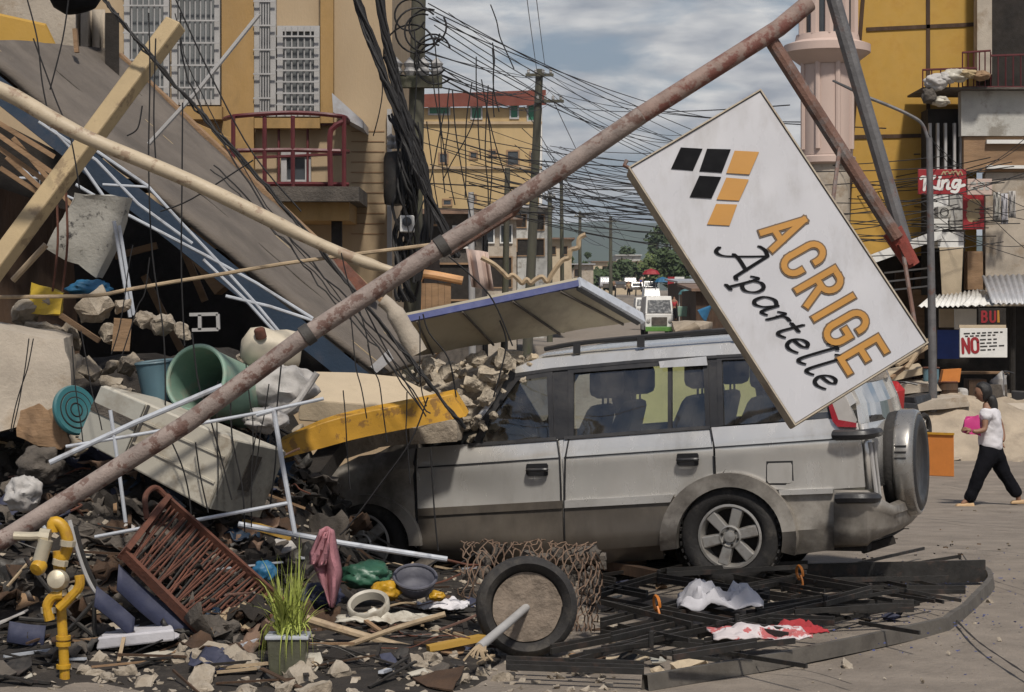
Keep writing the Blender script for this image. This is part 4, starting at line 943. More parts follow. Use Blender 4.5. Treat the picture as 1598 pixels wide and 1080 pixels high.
    m = MB(); m.tube(curve_pts([CPx(1298, 679, -.03), CPx(1320, 679, -.045), CPx(1350, 678, -.03), CPx(1366, 675, .08), CPx(1374, 674, .3)], 5), [.012] + [.034] * 14 + [.030] * 4 + [.012, .012], 8); m.build('upper_hinge_bar', B, car, smooth=True)
    m = MB(); m.tube([CPx(1357, 690, .1), CPx(1368, 775, .14)], .016, 8); m.tube([CPx(1364, 690, .2), CPx(1374, 778, .24)], .010, 8); m.build('hinge_rod', K['grille'], car, smooth=True)
    # bumper swept round the tail
    prof = [(768, .0), (773, .03), (786, .035), (790, .02), (826, .02), (846, -.02), (850, -.08)]
    rows = []
    for y, o in prof:
        row = []
        for px in (1302, 1330, 1352): row.append(CPx(px, y + (px - 1302) * (-.05 if y > 820 else .02), -o - .01))
        c = CPx(1364, (794 + (y - 768) * .58) - (1 if y < 800 else 4), .02)
        for k in range(1, 10): row.append(c + CIN * (CW - .1) * (k / 9.0) - CU * (.04 + o + .05 * math.sin(k / 9 * math.pi)))
        rows.append(row)
    m = MB(); m.sheet(rows); bp = m.build('rear_bumper', K['silver_dirty'], car, smooth=True, solid=.02, ang=50)
    W('bumper_strip', [(1215, 765), (1300, 762), (1300, 770), (1217, 773)], K['trim_bright'], car, extra=.02, th=.02, far=False)
    m = MB(); m.tube(curve_pts([CPx(1303, 778, -.075), CPx(1320, 777, -.09), CPx(1345, 777, -.085), CPx(1362, 777, -.02), CPx(1374, 776, .12)], 4), [.010] + [.036] * 13 + [.030, .012, .01], 8); m.build('bumper_lamp', B, bp, smooth=True)
    m = MB(); m.beam(CPx(1345, 858, .25), CPx(1395, 842, .35), .05, .05); m.build('tow_bar', K['dark'], car)
    # --- wheels
    def wheel(c, r, ax, tilt=0, rimr=.205, flatdrop=0):
        tl = MB(); w = .105
        tl.lathe(c, ax, [(rimr, -.02), (rimr + .01, .0 + w * .7), (r - .075, w), (r - .02, w * .92), (r, w * .6), (r, -w * .6), (r - .02, -w * .92), (r - .075, -w), (rimr, -w * .8)], 44)
        t = tl.build('tyre', K['rubber'], car, smooth=True, ang=60)
        g = MB(); x, y, z = frame(ax)
        for k in range(44):
            a = 2 * math.pi * k / 44; d = x * math.cos(a) + y * math.sin(a); e = -x * math.sin(a) + y * math.cos(a)
            for s in (-1, 1): g.beam(c + d * (r + .001) + z * s * .02, c + d * (r + .001) + z * s * .088 + e * .012, .022, .012, up=d)
        g.build('tread', K['rubber'], t)
        rm = MB(); rm.lathe(c, ax, [(rimr + .012, .085), (rimr - .004, .088), (rimr - .018, .06), (rimr - .03, -.06)], 40); 
        rim = rm.build('rim', K['alloy'], car, smooth=True, ang=50)
        d_ = MB(); d_.lathe(c, ax, [(rimr - .01, .0), (.0, .005)], 24); d_.build('brake_disc', K['dark'], rim)
        sp = MB(); x, y, z = frame(ax)
        for k in range(6):
            a = math.pi * 2 * k / 6 + tilt; d = x * math.cos(a) + y * math.sin(a); e = -x * math.sin(a) + y * math.cos(a); p0 = c + d * .05 + z * .066; p1 = c + d * (rimr - .012) + z * .076
            sp.hexa([p0 - e * .038 - z * .03, p0 + e * .038 - z * .03, p1 + e * .046 - z * .03, p1 - e * .046 - z * .03, p0 - e * .030 + z * .012, p0 + e * .030 + z * .012, p1 + e * .036 + z * .004, p1 - e * .036 + z * .004])
        sp.build('spoke', K['alloy'], rim, bevel=.006)
        hb = MB(); hb.lathe(c, ax, [(.076, .05), (.076, .082), (.066, .086), (.055, .072), (.042, .072), (.036, .092), (.0, .096)], 24); hb.build('hub', K['alloy'], rim, smooth=True, ang=40)
        nt_ = MB()
        for k in range(6):
            a = math.pi * 2 * (k + .5) / 6 + tilt; nt_.lathe(c + (x * math.cos(a) + y * math.sin(a)) * .056 + z * .07, ax, [(.009, 0), (.009, .018), (0, .02)], 6)
        nt_.build('wheel_nut', K['dark'], rim)
    c1 = CO + CIN * .10; c2 = CPx(570, 848, .10)
    wheel(c1, .338, CN, R(15)); wheel(c2, .338, (CN + Vector((0.06, 0, .05))).normalized(), R(40))
    for c in (c1, c2):
        q = MB(); f = c + CIN * (CW - .2); q.lathe(f, CIN, [(.2, -.1), (.30, -.105), (.338, -.06), (.338, .06), (.3, .105), (.2, .1)], 32); q.build('tyre', K['rubber'], car, smooth=True, ang=60)
    # --- spare wheel on the tailgate
    ax = (-CU + Vector((0, 0, .03))).normalized(); sc = CPx(1350, 733, .0) + CIN * .76 - CU * .13
    q = MB(); r = .352; q.lathe(sc, ax, [(.2, -.10), (r - .05, -.105), (r - .012, -.09), (r, -.05), (r, .06)], 44); sp_ = q.build('spare_tyre', K['rubber'], car, smooth=True, ang=60)
    q = MB(); q.lathe(sc, ax, [(r + .008, -.02), (r + .014, .0), (r + .013, .07), (r + .002, .10), (r - .022, .112)], 48); cv = q.build('spare_cover', K['silver_spare'], sp_, smooth=True, ang=50, solid=.006)
    q = MB(); q.lathe(sc, ax, [(r - .024, .108), (r - .05, .125), (r - .11, .118), (r - .13, .10), (.0, .098)], 40); q.build('cover_face', K['trim_black'], sp_, smooth=True, ang=50)  # silver face coloured black for the dark street it would mirror
    x, y, z = frame(ax)
    for dz in (.115, .075, .035):
        q = MB(); side = Vector((-.94, -.2, 0)).normalized(); side = (side - ax * side.dot(ax)).normalized()
        k = math.sqrt(max(0, (r + .015) ** 2 - dz * dz)); q.tube([sc + side * k + Vector((0, 0, dz)) + ax * h for h in (-.01, .03, .07)], .005, 5); q.build('cover_groove', B, cv)
    m = MB(); m.beam(sc - ax * .05, sc + CU * .2, .2, .2); m.build('spare_mount', B, car)
    return car
CAR = build_car()
# ================================================================ fallen sign pole and its light box
def sign_pole():
    t = thing('fallen_sign_pole', 'long flaking steel pole leaning across the whole scene with bracket struts', 'pole', (P(25, 830, 11.0).x, 11.0, 0))
    Y0, Y1 = 10.9, 11.5
    def q(s): # along the pole
        pts = [(-40, 868), (25, 830), (290, 662), (480, 522), (690, 384), (860, 276), (1000, 180), (1130, 98), (1215, 44), (1262, 5)]
        k = s * (len(pts) - 1); i = min(int(k), len(pts) - 2); f = k - i
        return P(lerp(pts[i][0], pts[i + 1][0], f), lerp(pts[i][1], pts[i + 1][1], f), lerp(Y0, Y1, s))
    pts = [q(i / 27) for i in range(19)]
    m = MB(); m.tube(pts, .051, 18); m.build('pole', K['pole_paint'], t, smooth=True)
    pts = [q(i / 27) for i in range(18, 28)]
    m = MB(); m.tube(pts, .0505, 18); m.build('pole_end', K['pole_end'], t, smooth=True, label='rusted upper end of the pole')
    for px, py in ((690, 384), (478, 523)):
        i = (3 if px < 600 else 4) / 9.0; c = q(i); d = (q(i + .02) - q(i - .02)).normalized()
        m = MB(); m.lathe(c, d, [(.051, -.028), (.059, -.026), (.059, .026), (.051, .028)], 20); m.build('clamp_band', K['band'], t, smooth=True)
    Yb = 11.45
    def strut(pts, r, mt, lb):
        m = MB(); m.tube([P(*p, Yb + o) for p, o in pts], r, 10); m.build('strut', mt, t, smooth=True, label=lb)
    strut([((1196, 52), 0), ((1300, 215), .0), ((1400, 372), 0)], .040, K['rust_pipe'], 'rusty strut between the pole and the end joint')
    strut([((1290, -40), .06), ((1345, 150), .06), ((1412, 380), .06)], .042, K['grey_pipe'], 'grey strut reaching above the picture')
    m = MB(); m.tube([P(1392, 360, Yb + .03), P(1424, 415, Yb + .03)], [.06, .045], 10); m.beam(P(1404, 380, Yb), P(1420, 412, Yb), .13, .04); m.build('end_joint', K['red_oxide'], t)
    m = MB(); m.tube([P(820, 300, 11.36), P(800, 330, 11.5), P(700, 392, 11.4)], .03, 8); m.build('torn_bracket', K['rust_pipe'], t)
sign_pole()
def hanging_sign():
    Y = 11.1; O = P(980, 262, Y); U = P(1240, 665, Y - .25); V = P(1181, 131, Y + .12)
    ux = (U - O); Lx = ux.length; ux.normalize(); uy = (V - O); uy = uy - ux * uy.dot(ux); Ly = uy.length; uy.normalize()
    n = ux.cross(uy).normalized()
    if n.y > 0: n = -n
    t = thing('hanging_sign', 'white light box sign with orange squares and ACRIGE Apartelle lettering hanging askew', 'sign', O)
    f = lambda u, v, h=0.0: O + ux * u + uy * v + n * h
    m = MB(); D = .15
    m.hexa([f(0, 0, -D), f(Lx, 0, -D), f(Lx, Ly, -D), f(0, Ly, -D), f(0, 0, -.004), f(Lx, 0, -.004), f(Lx, Ly, -.004), f(0, Ly, -.004)]); m.build('box', K['sign_side'], t, bevel=.012)
    rows = []; b = .012
    for j in range(25):
        rows.append([f(b + (Lx - 2 * b) * i / 40, b + (Ly - 2 * b) * j / 24, .005 + .0045 * math.sin(math.pi * j / 24) * noise.noise(Vector((i * .22, j * .07, 1.7)))) for i in range(41)])
    m = MB(); m.sheet(rows); face = m.build('face', K['sign_white'], t, smooth=True)
    fr = MB(); w = .008
    for a, c in (((0, 0), (Lx, 0)), ((0, Ly), (Lx, Ly))): fr.beam(f(a[0], a[1] + (w / 2 if a[1] == 0 else -w / 2), .006), f(c[0], c[1] + (w / 2 if c[1] == 0 else -w / 2), .006), w, .02, up=n)
    for a, c in (((0, w), (0, Ly - w)), ((Lx, w), (Lx, Ly - w))): fr.beam(f(a[0] + (w / 2 if a[0] == 0 else -w / 2), a[1], .006), f(c[0] + (w / 2 if c[0] == 0 else -w / 2), c[1], .006), w, .02, up=n)
    fr.build('frame', K['sign_side'], t)
    s = Lx / 480.0                                   # metres for one photo pixel on the board
    def uv(px, py):
        # photo pixel -> board coordinates
        d = Vector(((px - CX) / F, 1, -(py - HZ) / F)); o = Vector((0, 0, CAMH)); k = (O - o).dot(n) / d.dot(n); p = o + d * k - O
        return (p.dot(ux), p.dot(uy))
    sq = [([(1062, 231), (1096, 233), (1081, 267), (1047, 264)], 'black'), ([(1103, 233), (1140, 234), (1126, 270), (1091, 268)], 'black'), ([(1146, 236), (1184, 238), (1169, 273), (1133, 271)], 'orange'),
          ([(1091, 275), (1125, 277), (1110, 310), (1076, 308)], 'black'), ([(1133, 278), (1168, 281), (1153, 314), (1118, 312)], 'orange'), ([(1117, 319), (1150, 320), (1138, 353), (1103, 351)], 'orange')]
    for q, c in sq:
        m = MB(); m.prism([f(*uv(*p), .0075) for p in q], n * .005); m.build('logo_square', K[c], t)
    # ACRIGE: baseline runs down the board
    a = uv(1200, 385); e = uv(1352, 592)
    a = Vector(uv(1182, 362)); top = Vector(uv(1247, 324)); end = Vector(uv(1322, 588))
    bd = (end - a).normalized(); hh = .245
    up2 = Vector((-bd.y, bd.x));
    if up2.dot(top - a) < 0: up2 = -up2
    hh = (top - a).dot(up2) - .036
    wd = .036; polys, wl = caps_word('ACRIGE', hh, .082, .92); span = (end - a).length - wd
    kx = span / wl
    def mp(p): return tuple(a + bd * (wd / 2 + p[0] * kx) + up2 * (wd / 2 + p[1]))
    pp = [[mp(p) for p in q] for q in polys]
    m = MB(); strokes(m, f, pp, wd + .012, .0075, .0042, square=True); m.build('word_outline', K['brown_line'], t)
    m = MB(); strokes(m, f, pp, wd - .004, .0135, .0016, square=True); m.build('word', K['orange'], t)
    # Apartelle: slanted script below it
    a = Vector(uv(1120, 399)); end = Vector(uv(1284, 614)); bd2 = (end - a).normalized(); up3 = Vector((-bd2.y, bd2.x))
    if up3.dot(up2) < 0: up3 = -up3
    hs = .215; polys, wl = script_word('Apartelle', hs, .035); kx = (end - a).length / wl
    def mp2(p): return tuple(a + bd2 * (p[0] * kx) + up3 * p[1])
    nv = bd2 * .014 * .8 + up3 * .014 * .9
    m = MB(); strokes(m, f, [[mp2(p) for p in q] for q in polys], .014, .0078, .0060, nib=(nv.x, nv.y)); m.build('script_word', K['black'], t)
    # bracket and wire that hold it
    g = MB(); g.tube([f(.0, .02, -.05), f(-.03, .0, -.05), f(-.05, .03, -.06)], .012, 6); g.build('corner_hook', K['rust_pipe'], t)
    for u, e in ((.45, P(1310, 232, 11.42)), (.95, P(1408, 385, 11.45))):
        g = MB(); g.tube([f(Lx * u, Ly, -.08), e], .012, 6); g.build('hanger', K['rust_pipe'], t)
hanging_sign()
# ================================================================ rubble heap
def hz(X, Y):
    a = sst(10.3, 14.0, Y) * 1.6; left = 1 - sst(-1.95, -.75, X)
    low = .10 * (1 - sst(-.55, .15, X)) * sst(9.6, 10.9, Y)
    back = 1 - .75 * sst(14.1, 15.2, Y)
    n = .10 * noise.fractal(Vector((X * 1.7, Y * 1.7, .5)), 1, 2, 4)
    h = max(a * left * back, low * back) ; return h + n * min(1, h * 5) - .02
def PH(px, py, up=0.0):
    """where the photo pixel falls on the heap (or the street beyond it)"""
    Y = 10.0
    while Y < 17:
        p = P(px, py, Y)
        if p.z <= max(hz(p.x, Y), gz(Y)): break
        Y += .02
    p.z += up; return p
def heap():
    m = MB(); rows = []
    for j in range(111):
        Y = 10.0 + j * .06
        rows.append([Vector((-4.6 + i * .055, Y, hz(-4.6 + i * .055, Y))) for i in range(90)])
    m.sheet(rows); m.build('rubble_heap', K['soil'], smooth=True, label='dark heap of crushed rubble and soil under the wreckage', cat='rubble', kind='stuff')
    rnd = random.Random(3); m = MB()
    for k in range(2000):
        px = rnd.uniform(-40, 960) if rnd.random() < .8 else rnd.uniform(900, 1640); py = rnd.uniform(700, 1090) if px < 700 else rnd.uniform(850, 1090)
        if px > 960 and rnd.random() < .55: continue
        p = PH(px, py); 
        if p.y > 16: continue
        s = rnd.uniform(.006, .032) * (1 if px < 960 else .35); random.seed(k)
        m.chunk(p + Vector((0, 0, s * .3)), (s * 2, s * 1.6, s * 1.2), 7)
    m.build('gravel', K['concrete'], label='scattered small bits of broken concrete on the heap and street', cat='gravel', kind='stuff')
    m = MB()
    for k in range(420):                                           # blue and grey glass-like grit on the street right of the gate
        px = rnd.gauss(1420, 110); py = rnd.gauss(940, 45)
        if py < 868: continue
        p = G(px, py, .034); s = rnd.uniform(.004, .012); m.chunk(p, (s * 2, s * 2, s), 6)
    m.build('grit', K['blue_edge'], label='blue grit and splinters strewn over the street by the fallen gate', cat='grit', kind='stuff')
heap()
random.seed(21)
def chunk_at(p, s, name, mt, label, cat, group=None, n=24, flat=.7):
    m = MB(); m.chunk((0, 0, 0), (s * random.uniform(.8, 1.5), s * random.uniform(.7, 1.1), s * flat * random.uniform(.7, 1.2)), n, rot(random.uniform(-40, 40), random.uniform(-40, 40), random.uniform(0, 180)))
    m.rough(2 if s < .09 else 3, s * .11, 2.6 / s, random.random() * 50)
    for v in m.bm.verts: v.co += p
    return m.build(name, mt, label=label, cat=cat, group=group, smooth=True, ang=22)
def scatter_chunks():
    rnd = random.Random(5)
    zones = [((-20, 620), (540, 700), 26, .16, 'concrete', 'rough beige concrete lump in the high part of the rubble heap'),
             ((-20, 470), (690, 1000), 34, .13, 'concrete_dark', 'dark concrete lump low in the rubble heap'),
             ((130, 560), (1020, 1090), 24, .12, 'concrete', 'pale concrete lump along the near edge of the rubble'),
             ((560, 960), (890, 1070), 34, .085, 'concrete', 'small concrete lump between the gate bars and the sticks'),
             ((930, 1330), (885, 1040), 22, .06, 'concrete', 'small stone lying inside the folded gate')]
    for (xr, yr, n, s, mt, lb) in zones:
        for _ in range(n):
            p = PH(rnd.uniform(*xr), rnd.uniform(*yr))
            if p.y > 15.5: continue
            chunk_at(p, s * rnd.uniform(.6, 1.5), 'concrete_chunk', K[mt], lb, 'rubble', lb.split(' lump')[0] + ' pieces' if 'lump' in lb else 'stones inside the gate')
    # the pile caught on the hood and roof edge
    for _ in range(170):
        t = rnd.random(); px = lerp(640, 835, t) + rnd.uniform(-28, 28); top = lerp(565, 545, t) + abs(px - 770) * .12; bot = lerp(670, 580, sst(.55, 1, t))
        py = lerp(top, bot, rnd.random() ** .8); Y = 14.35 + (py - 640) * -.002 + rnd.uniform(-.22, .15)
        chunk_at(P(px, py, Y), rnd.uniform(.022, .075), 'plaster_chunk', K['crumbs'] if rnd.random() < .85 else K['plaster'], 'crumbled plaster piece in the pile on the crushed hood', 'rubble', 'plaster pieces on the hood', 20, .8)
    for px, py, Y, s in ((790, 562, 13.75, .20), (765, 585, 13.7, .17), (738, 600, 13.68, .15), (700, 580, 13.8, .15), (668, 570, 13.75, .12), (745, 560, 13.85, .15), (720, 625, 13.6, .14), (760, 620, 13.62, .12)):
        chunk_at(P(px, py, Y + .5), s, 'plaster_chunk', K['crumbs'], 'larger broken lump topping the pile on the crushed hood', 'rubble', 'larger lumps on the hood')
scatter_chunks()
m = MB(); m.hull([P(x, y, Y) for x, y, Y in ((600, 690, 14.7), (650, 575, 14.8), (740, 560, 14.7), (815, 552, 14.5), (815, 580, 14.4), (770, 640, 14.35), (735, 685, 14.4), (600, 695, 14.9), (760, 680, 14.6), (810, 580, 15.0), (650, 575, 15.4), (600, 690, 15.4))])
m.rough(6, .09, 6, 3.0); m.build('plaster_heap', K['crumbs'], label='heap of crumbled plaster lying on the crushed hood', cat='rubble', kind='stuff', smooth=True, ang=25)

def one(name, label, cat, mt, fn, **kw):
    m = MB(); fn(m); return m.build(name, mt, label=label, cat=cat, **kw)
def rod(name, label, cat, mt, pts, r, n=8, group=None, smooth=True):
    return one(name, label, cat, mt, lambda m: m.tube(pts, r, n), group=group, smooth=smooth)
def pr(Y, *xy):
    """points at photo pixels, depth Y or per-point depth (third value)"""
    return [P(p[0], p[1], p[2] if len(p) > 2 else Y) for p in xy]

# ---------------------------------------------------------------- the collapsed roof slab
def roof_slab():
    A, B, C, D = P(-60, 66, 13.6), P(590, 590, 14.25), P(676, 560, 15.3), P(170, 84, 16.0)
    t = thing('collapsed_roof', 'huge grey roof slab with blue fascia slanting down to the car', 'roof', P(300, 560, 13.5))
    n = (B - A).cross(D - A).normalized(); n = n if n.z > 0 else -n
    rows = [[A.lerp(B, i / 50).lerp(D.lerp(C, i / 50), j / 14) + n * .02 * noise.fractal(Vector((i * .15, j * .3, 2)), 1, 2, 3) for i in range(51)] for j in range(15)]
    m = MB(); m.sheet(rows); m.build('roof_sheet', K['slab_grey'], t, smooth=True, solid=.05)
    for v, w in ((.12, .012), (.36, .02), (.62, .012), (.82, .018)):
        m = MB(); m.beam(A.lerp(D, v) + n * .035, B.lerp(C, v) + n * .035, w, .02, up=n); m.build('sheet_joint', K['cream'] if w < .015 else K['concrete_dark'], t)
    d = Vector((0.02, -.03, -1)).normalized()
    rows = [[A.lerp(B, i / 30) + d * (.02 + .2 * j / 3) + Vector((0, -.02, 0)) for i in range(31)] for j in range(4)]
    m = MB(); m.sheet(rows); m.build('fascia', K['blue_fascia'], t, solid=.02)
    for i in range(9):
        k = (i + .6) / 9.4; m = MB(); m.beam(A.lerp(B, k) - n * .12, D.lerp(C, k) - n * .12, .06, .1, up=n); m.build('rafter', K['brown_dark'], t)
    m = MB(); m.beam(D.lerp(C, .02) + n * .02, C + n * .02, .07, .10, up=n); m.build('edge_trim', K['wood'], t)
    m = MB(); m.hexa([P(508, 398, 15.5), P(530, 398, 15.5), P(590, 462, 15.1), P(570, 470, 15.1), P(508, 398, 15.65), P(530, 398, 15.65), P(590, 462, 15.25), P(570, 470, 15.25)]); m.build('edge_flashing', K['rust_rack'], t, label='reddish torn edge flashing')
    m = MB(); m.hexa([P(578, 572, 14.1), P(606, 545, 14.1), P(614, 560, 14.1), P(588, 582, 14.1), P(578, 572, 14.3), P(606, 545, 14.3), P(614, 560, 14.3), P(588, 582, 14.3)]); m.build('corner_cap', K['tin'], t)
    for pts in (((24, 140), (107, 228), (178, 330)), ((118, 288), (185, 328), (327, 402), (400, 442), (488, 497)), ((145, 232), (230, 290), (282, 347), (337, 405), (400, 475), (447, 532)), ((160, 288), (232, 292)), ((352, 462), (420, 478), (487, 500)), ((95, 302), (168, 334)), ((317, 405), (385, 470), (430, 520)), ((60, 190), (150, 250), (215, 318), (300, 380)), ((30, 278), (75, 278)), ((34, 262), (62, 290), (62, 262))):
        m = MB(); m.tube([P(x, y, 13.4 + .0009 * x) for x, y in pts], .0115 if len(pts) > 2 else .009, 7); m.build('truss_tube', K['white_steel'], t, smooth=True)
roof_slab()
def interior():
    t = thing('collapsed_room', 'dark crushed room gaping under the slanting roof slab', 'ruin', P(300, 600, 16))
    m = MB(); m.hexa([P(-250, 620, 16.2), P(640, 640, 16.2), P(640, 640, 16.4), P(-250, 620, 16.4), P(-250, 60, 16.2), P(560, 480, 16.2), P(560, 480, 16.4), P(-250, 60, 16.4)]); m.build('cavity_shade_panel', K['dark'], t)  # near-black panel added so the cavity reads as deep shade
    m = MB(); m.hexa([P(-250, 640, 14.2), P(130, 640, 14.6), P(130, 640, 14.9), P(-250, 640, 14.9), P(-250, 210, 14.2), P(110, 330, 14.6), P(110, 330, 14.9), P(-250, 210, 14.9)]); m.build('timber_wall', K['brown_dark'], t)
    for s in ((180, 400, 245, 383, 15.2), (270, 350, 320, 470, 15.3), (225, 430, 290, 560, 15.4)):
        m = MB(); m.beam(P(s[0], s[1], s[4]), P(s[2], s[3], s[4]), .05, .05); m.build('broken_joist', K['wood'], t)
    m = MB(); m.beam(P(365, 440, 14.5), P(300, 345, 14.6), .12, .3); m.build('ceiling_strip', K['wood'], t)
interior()
def ceiling_panel():
    q = [(116, 300), (198, 308), (192, 345), (150, 434), (72, 388), (98, 338)]
    m = MB(); m.prism([P(x, y, 13.0 + (y - 300) * .001) for x, y in q], (.03, .05, .0)); m.rough(4, .03, 5, 1.0)
    o = m.build('hanging_ceiling_panel', mat('stained_ceiling_board', (.36, .345, .31), .9, var=.15, vs=4, bump=.3, col2=(.03, .028, .03), s2=6, cut=(.56, .62), amt=.95), label='dirty white ceiling panel with black stains hanging under the roof', cat='panel', smooth=True, ang=30)
ceiling_panel()
# ---- leaning posts and pipes over the left half
one('timber_post', 'thick cream square post leaning across the upper left corner', 'post', K['cream'], lambda m: m.beam(P(-40, 462, 12.1), P(275, 36, 12.6), .118, .10, up=(-.45, -1, .25)), bevel=.012)
rod('cream_pipe', 'long cream pipe sloping down from the left edge to the steel pole', 'pipe', K['cream_pipe'], curve_pts(pr(11.75, (-30, 128), (25, 152), (130, 212), (300, 284), (480, 372), (560, 406), (618, 424)), 4), [.046] * 8 + [.042] * 8 + [.034] * 6 + [.026, .024, .022], 12)
rod('thin_pole', 'thin crooked brown pole lying almost level across the dark cavity', 'pole', K['bamboo'], curve_pts(pr(12.4, (-20, 464), (60, 463), (150, 461), (200, 452), (270, 440), (345, 428), (440, 412), (560, 396), (690, 380)), 3), .012, 7)
rod('ladder_rail', 'straight thin steel rod rising past the ochre pilaster', 'rod', K['grille'], pr(14.2, (232, 225), (310, 140), (405, 22)), .016, 7)
for i, (a, b) in enumerate((((-10, 205), (110, 290)), ((-10, 225), (95, 300)), ((-5, 190), (85, 245)), ((10, 245), (70, 300)), ((20, 215), (120, 330)), ((0, 262), (58, 300)))):
    one('roof_batten', 'thin brown batten splintered out below the cream pipe', 'batten', K['wood'], lambda m: m.beam(P(*a, 12.9 + .05 * i), P(*b, 13.0 + .05 * i), .018, .03), group='splintered battens at the left edge')
rod('prop_stick', 'pale stick propped below the leaning post at the left edge', 'stick', K['bamboo'], pr(12.5, (20, 438), (72, 382)), .02, 7)
for x in (88, 103): rod('rusty_chain', 'thin rusty chain hanging in front of the brown wall', 'chain', K['rust_rack'], curve_pts(pr(12.7, (x, 300), (x + 2, 380), (x - 6, 455)), 5), .008, 5, group='hanging chains at the left')
for a, b in (((178, 345), (203, 495)), ((186, 352), (209, 492))): rod('steel_tube', 'leaning grey tube of a pair standing in the dark cavity', 'tube', K['white_steel'], pr(13.0, a, b), .012, 7, group='pair of leaning tubes')
# upper left wreck
one('torn_wall', 'dusty tan wall remains above the slab in the upper left corner', 'wall', K['plaster_grey'], lambda m: (m.hexa([P(-120, 120, 16.2), P(250, 170, 16.2), P(250, 170, 16.6), P(-120, 120, 16.6), P(-120, -80, 16.2), P(112, 10, 16.2), P(112, 10, 16.6), P(-120, -80, 16.6)]), m.rough(3, .06, 2.0, 4)), smooth=True, ang=25)
one('tan_sheet', 'bent ochre sheet scrap on the upper edge of the roof slab', 'sheet', K['yellow'], lambda m: m.prism(pr(15.3, (-20, 20), (70, 40), (95, 92), (30, 100), (-20, 70)), (0, .04, .02)))
one('grey_curtain', 'limp grey curtain of torn sheeting hanging beside the dark doorway', 'sheeting', K['plaster_grey'], lambda m: m.sheet([[P(118 + i * 6 + 2 * math.sin(i * 2.2), y, 15.8 + .07 * math.sin(i * 1.9)) for i in range(9)] for y in (15, 60, 105, 150)]), smooth=True, solid=.01)
one('dark_doorway', 'black opening of a broken doorway above the slab', 'doorway', K['dark'], lambda m: m.hexa([P(164, 122, 15.5), P(186, 135, 15.5), P(186, 135, 15.8), P(164, 122, 15.8), P(164, 20, 15.5), P(186, 20, 15.5), P(186, 20, 15.8), P(164, 20, 15.8)]))
one('water_tank', 'rounded tank bottom, coloured black for shadow, hanging at the top left edge', 'tank', K['black'], lambda m: m.lathe(P(118, -14, 15.4), (.25, 0, -1), [(.2, -.3), (.21, 0), (.19, .08), (.12, .15), (0, .17)], 20), smooth=True)  # shadow on the tank is put in as plain black colour
one('tilted_board', 'orange brown board edge below the rounded tank', 'board', K['wood'], lambda m: m.beam(P(117, 45, 14.9), P(120, 82, 14.9), .05, .03))

# ---- middle left: wall block, buckets, freezer
one('wall_block', 'large upright lump of plastered wall at the left edge', 'wall piece', K['plaster_grey'], lambda m: (m.hexa([P(-60, 690, 12.0), P(108, 640, 12.1), P(112, 640, 12.6), P(-60, 690, 12.6), P(-60, 505, 12.15), P(98, 530, 12.2), P(116, 520, 12.6), P(-60, 500, 12.6)]), m.rough(5, .05, 3, 7)), smooth=True, ang=28)
one('torn_bark_sheet', 'ragged brown board hanging below the plastered wall lump', 'board', K['wood'], lambda m: (m.prism(pr(12.0, (30, 640), (60, 630), (75, 640), (90, 635), (108, 690), (95, 700), (60, 695), (28, 680)), (0, .03, 0)), m.rough(3, .02, 8, 2)))
def drum():
    c = P(306, 590, 12.35); ax = (P(392, 625, 12.95) - c).normalized(); r = .205
    t = thing('plastic_drum', 'open mint green plastic drum lying with its mouth towards the viewer', 'drum', PH(330, 690))
    m = MB(); m.lathe(c, ax, [(r * .93, .0), (r * .93, .60), (.0, .60)], 36); m.lathe(c, ax, [(r, 0), (r * .985, .06), (r * .97, .2), (r * .965, .22), (r * .95, .45), (r * .9, .62), (0, .62)], 36); m.build('body', K['green_drum'], t, smooth=True, ang=50)
    m = MB(); m.ring(c, ax, r * .97, .014, 40, 8); m.build('rim', K['green_drum'], t, smooth=True)
drum()
def bucket():
    c = P(243, 565, 12.6); t = thing('bucket', 'blue grey bucket standing behind the mint green drum', 'bucket', P(243, 625, 12.6))
    m = MB(); m.lathe(c, (.1, .05, -1), [(.125, 0), (.1, .24), (0, .24)], 24); m.lathe(c, (.1, .05, -1), [(.117, .005), (.095, .23), (0, .23)], 24); m.build('body', K['blue_bucket'], t, smooth=True, ang=50)
    m = MB(); m.ring(c, (.1, .05, -1), .122, .01, 28, 6); m.build('rim', K['blue_bucket'], t, smooth=True)
bucket()
def lid():
    c = P(118, 640, 12.0); ax = (.72, -.65, .25); t = thing('basin_lid', 'round teal plastic lid with ring grooves leaning on the wall lump', 'lid', P(118, 680, 12))
    m = MB(); m.lathe(c, ax, [(.148, -.02), (.15, 0), (.142, .012), (.11, .008), (.105, .014), (.075, .008), (.07, .014), (.04, .008), (0, .012)], 32); m.build('disc', K['teal'], t, smooth=True, ang=30)
    m = MB()
    for r in (.04, .075, .11): m.ring(Vector(c) + Vector(ax).normalized() * .01, ax, r, .004, 32, 5)
    m.build('groove', K['dark'], t)
lid()
def jug():
    t = thing('water_jug', 'dusty translucent jug with a red cap lying behind the drum', 'jug', P(430, 575, 12.8))
    c = P(425, 545, 12.9); ax = (P(470, 548, 12.9) - P(385, 540, 12.8)).normalized()
    m = MB(); m.lathe(c - ax * .2, ax, [(.0, 0), (.06, .005), (.12, .05), (.135, .12), (.128, .2), (.135, .28), (.12, .36), (0, .38)], 24); m.rough(0, .012, 6, 1); m.build('body', K['jug'], t, smooth=True, ang=60)
    m = MB(); m.lathe(P(406, 520, 12.75), (-.2, -.4, 1), [(.036, -.03), (.036, .02), (.03, .03), (0, .03)], 16); m.build('cap', K['rust_rack'], t, smooth=True)
jug()
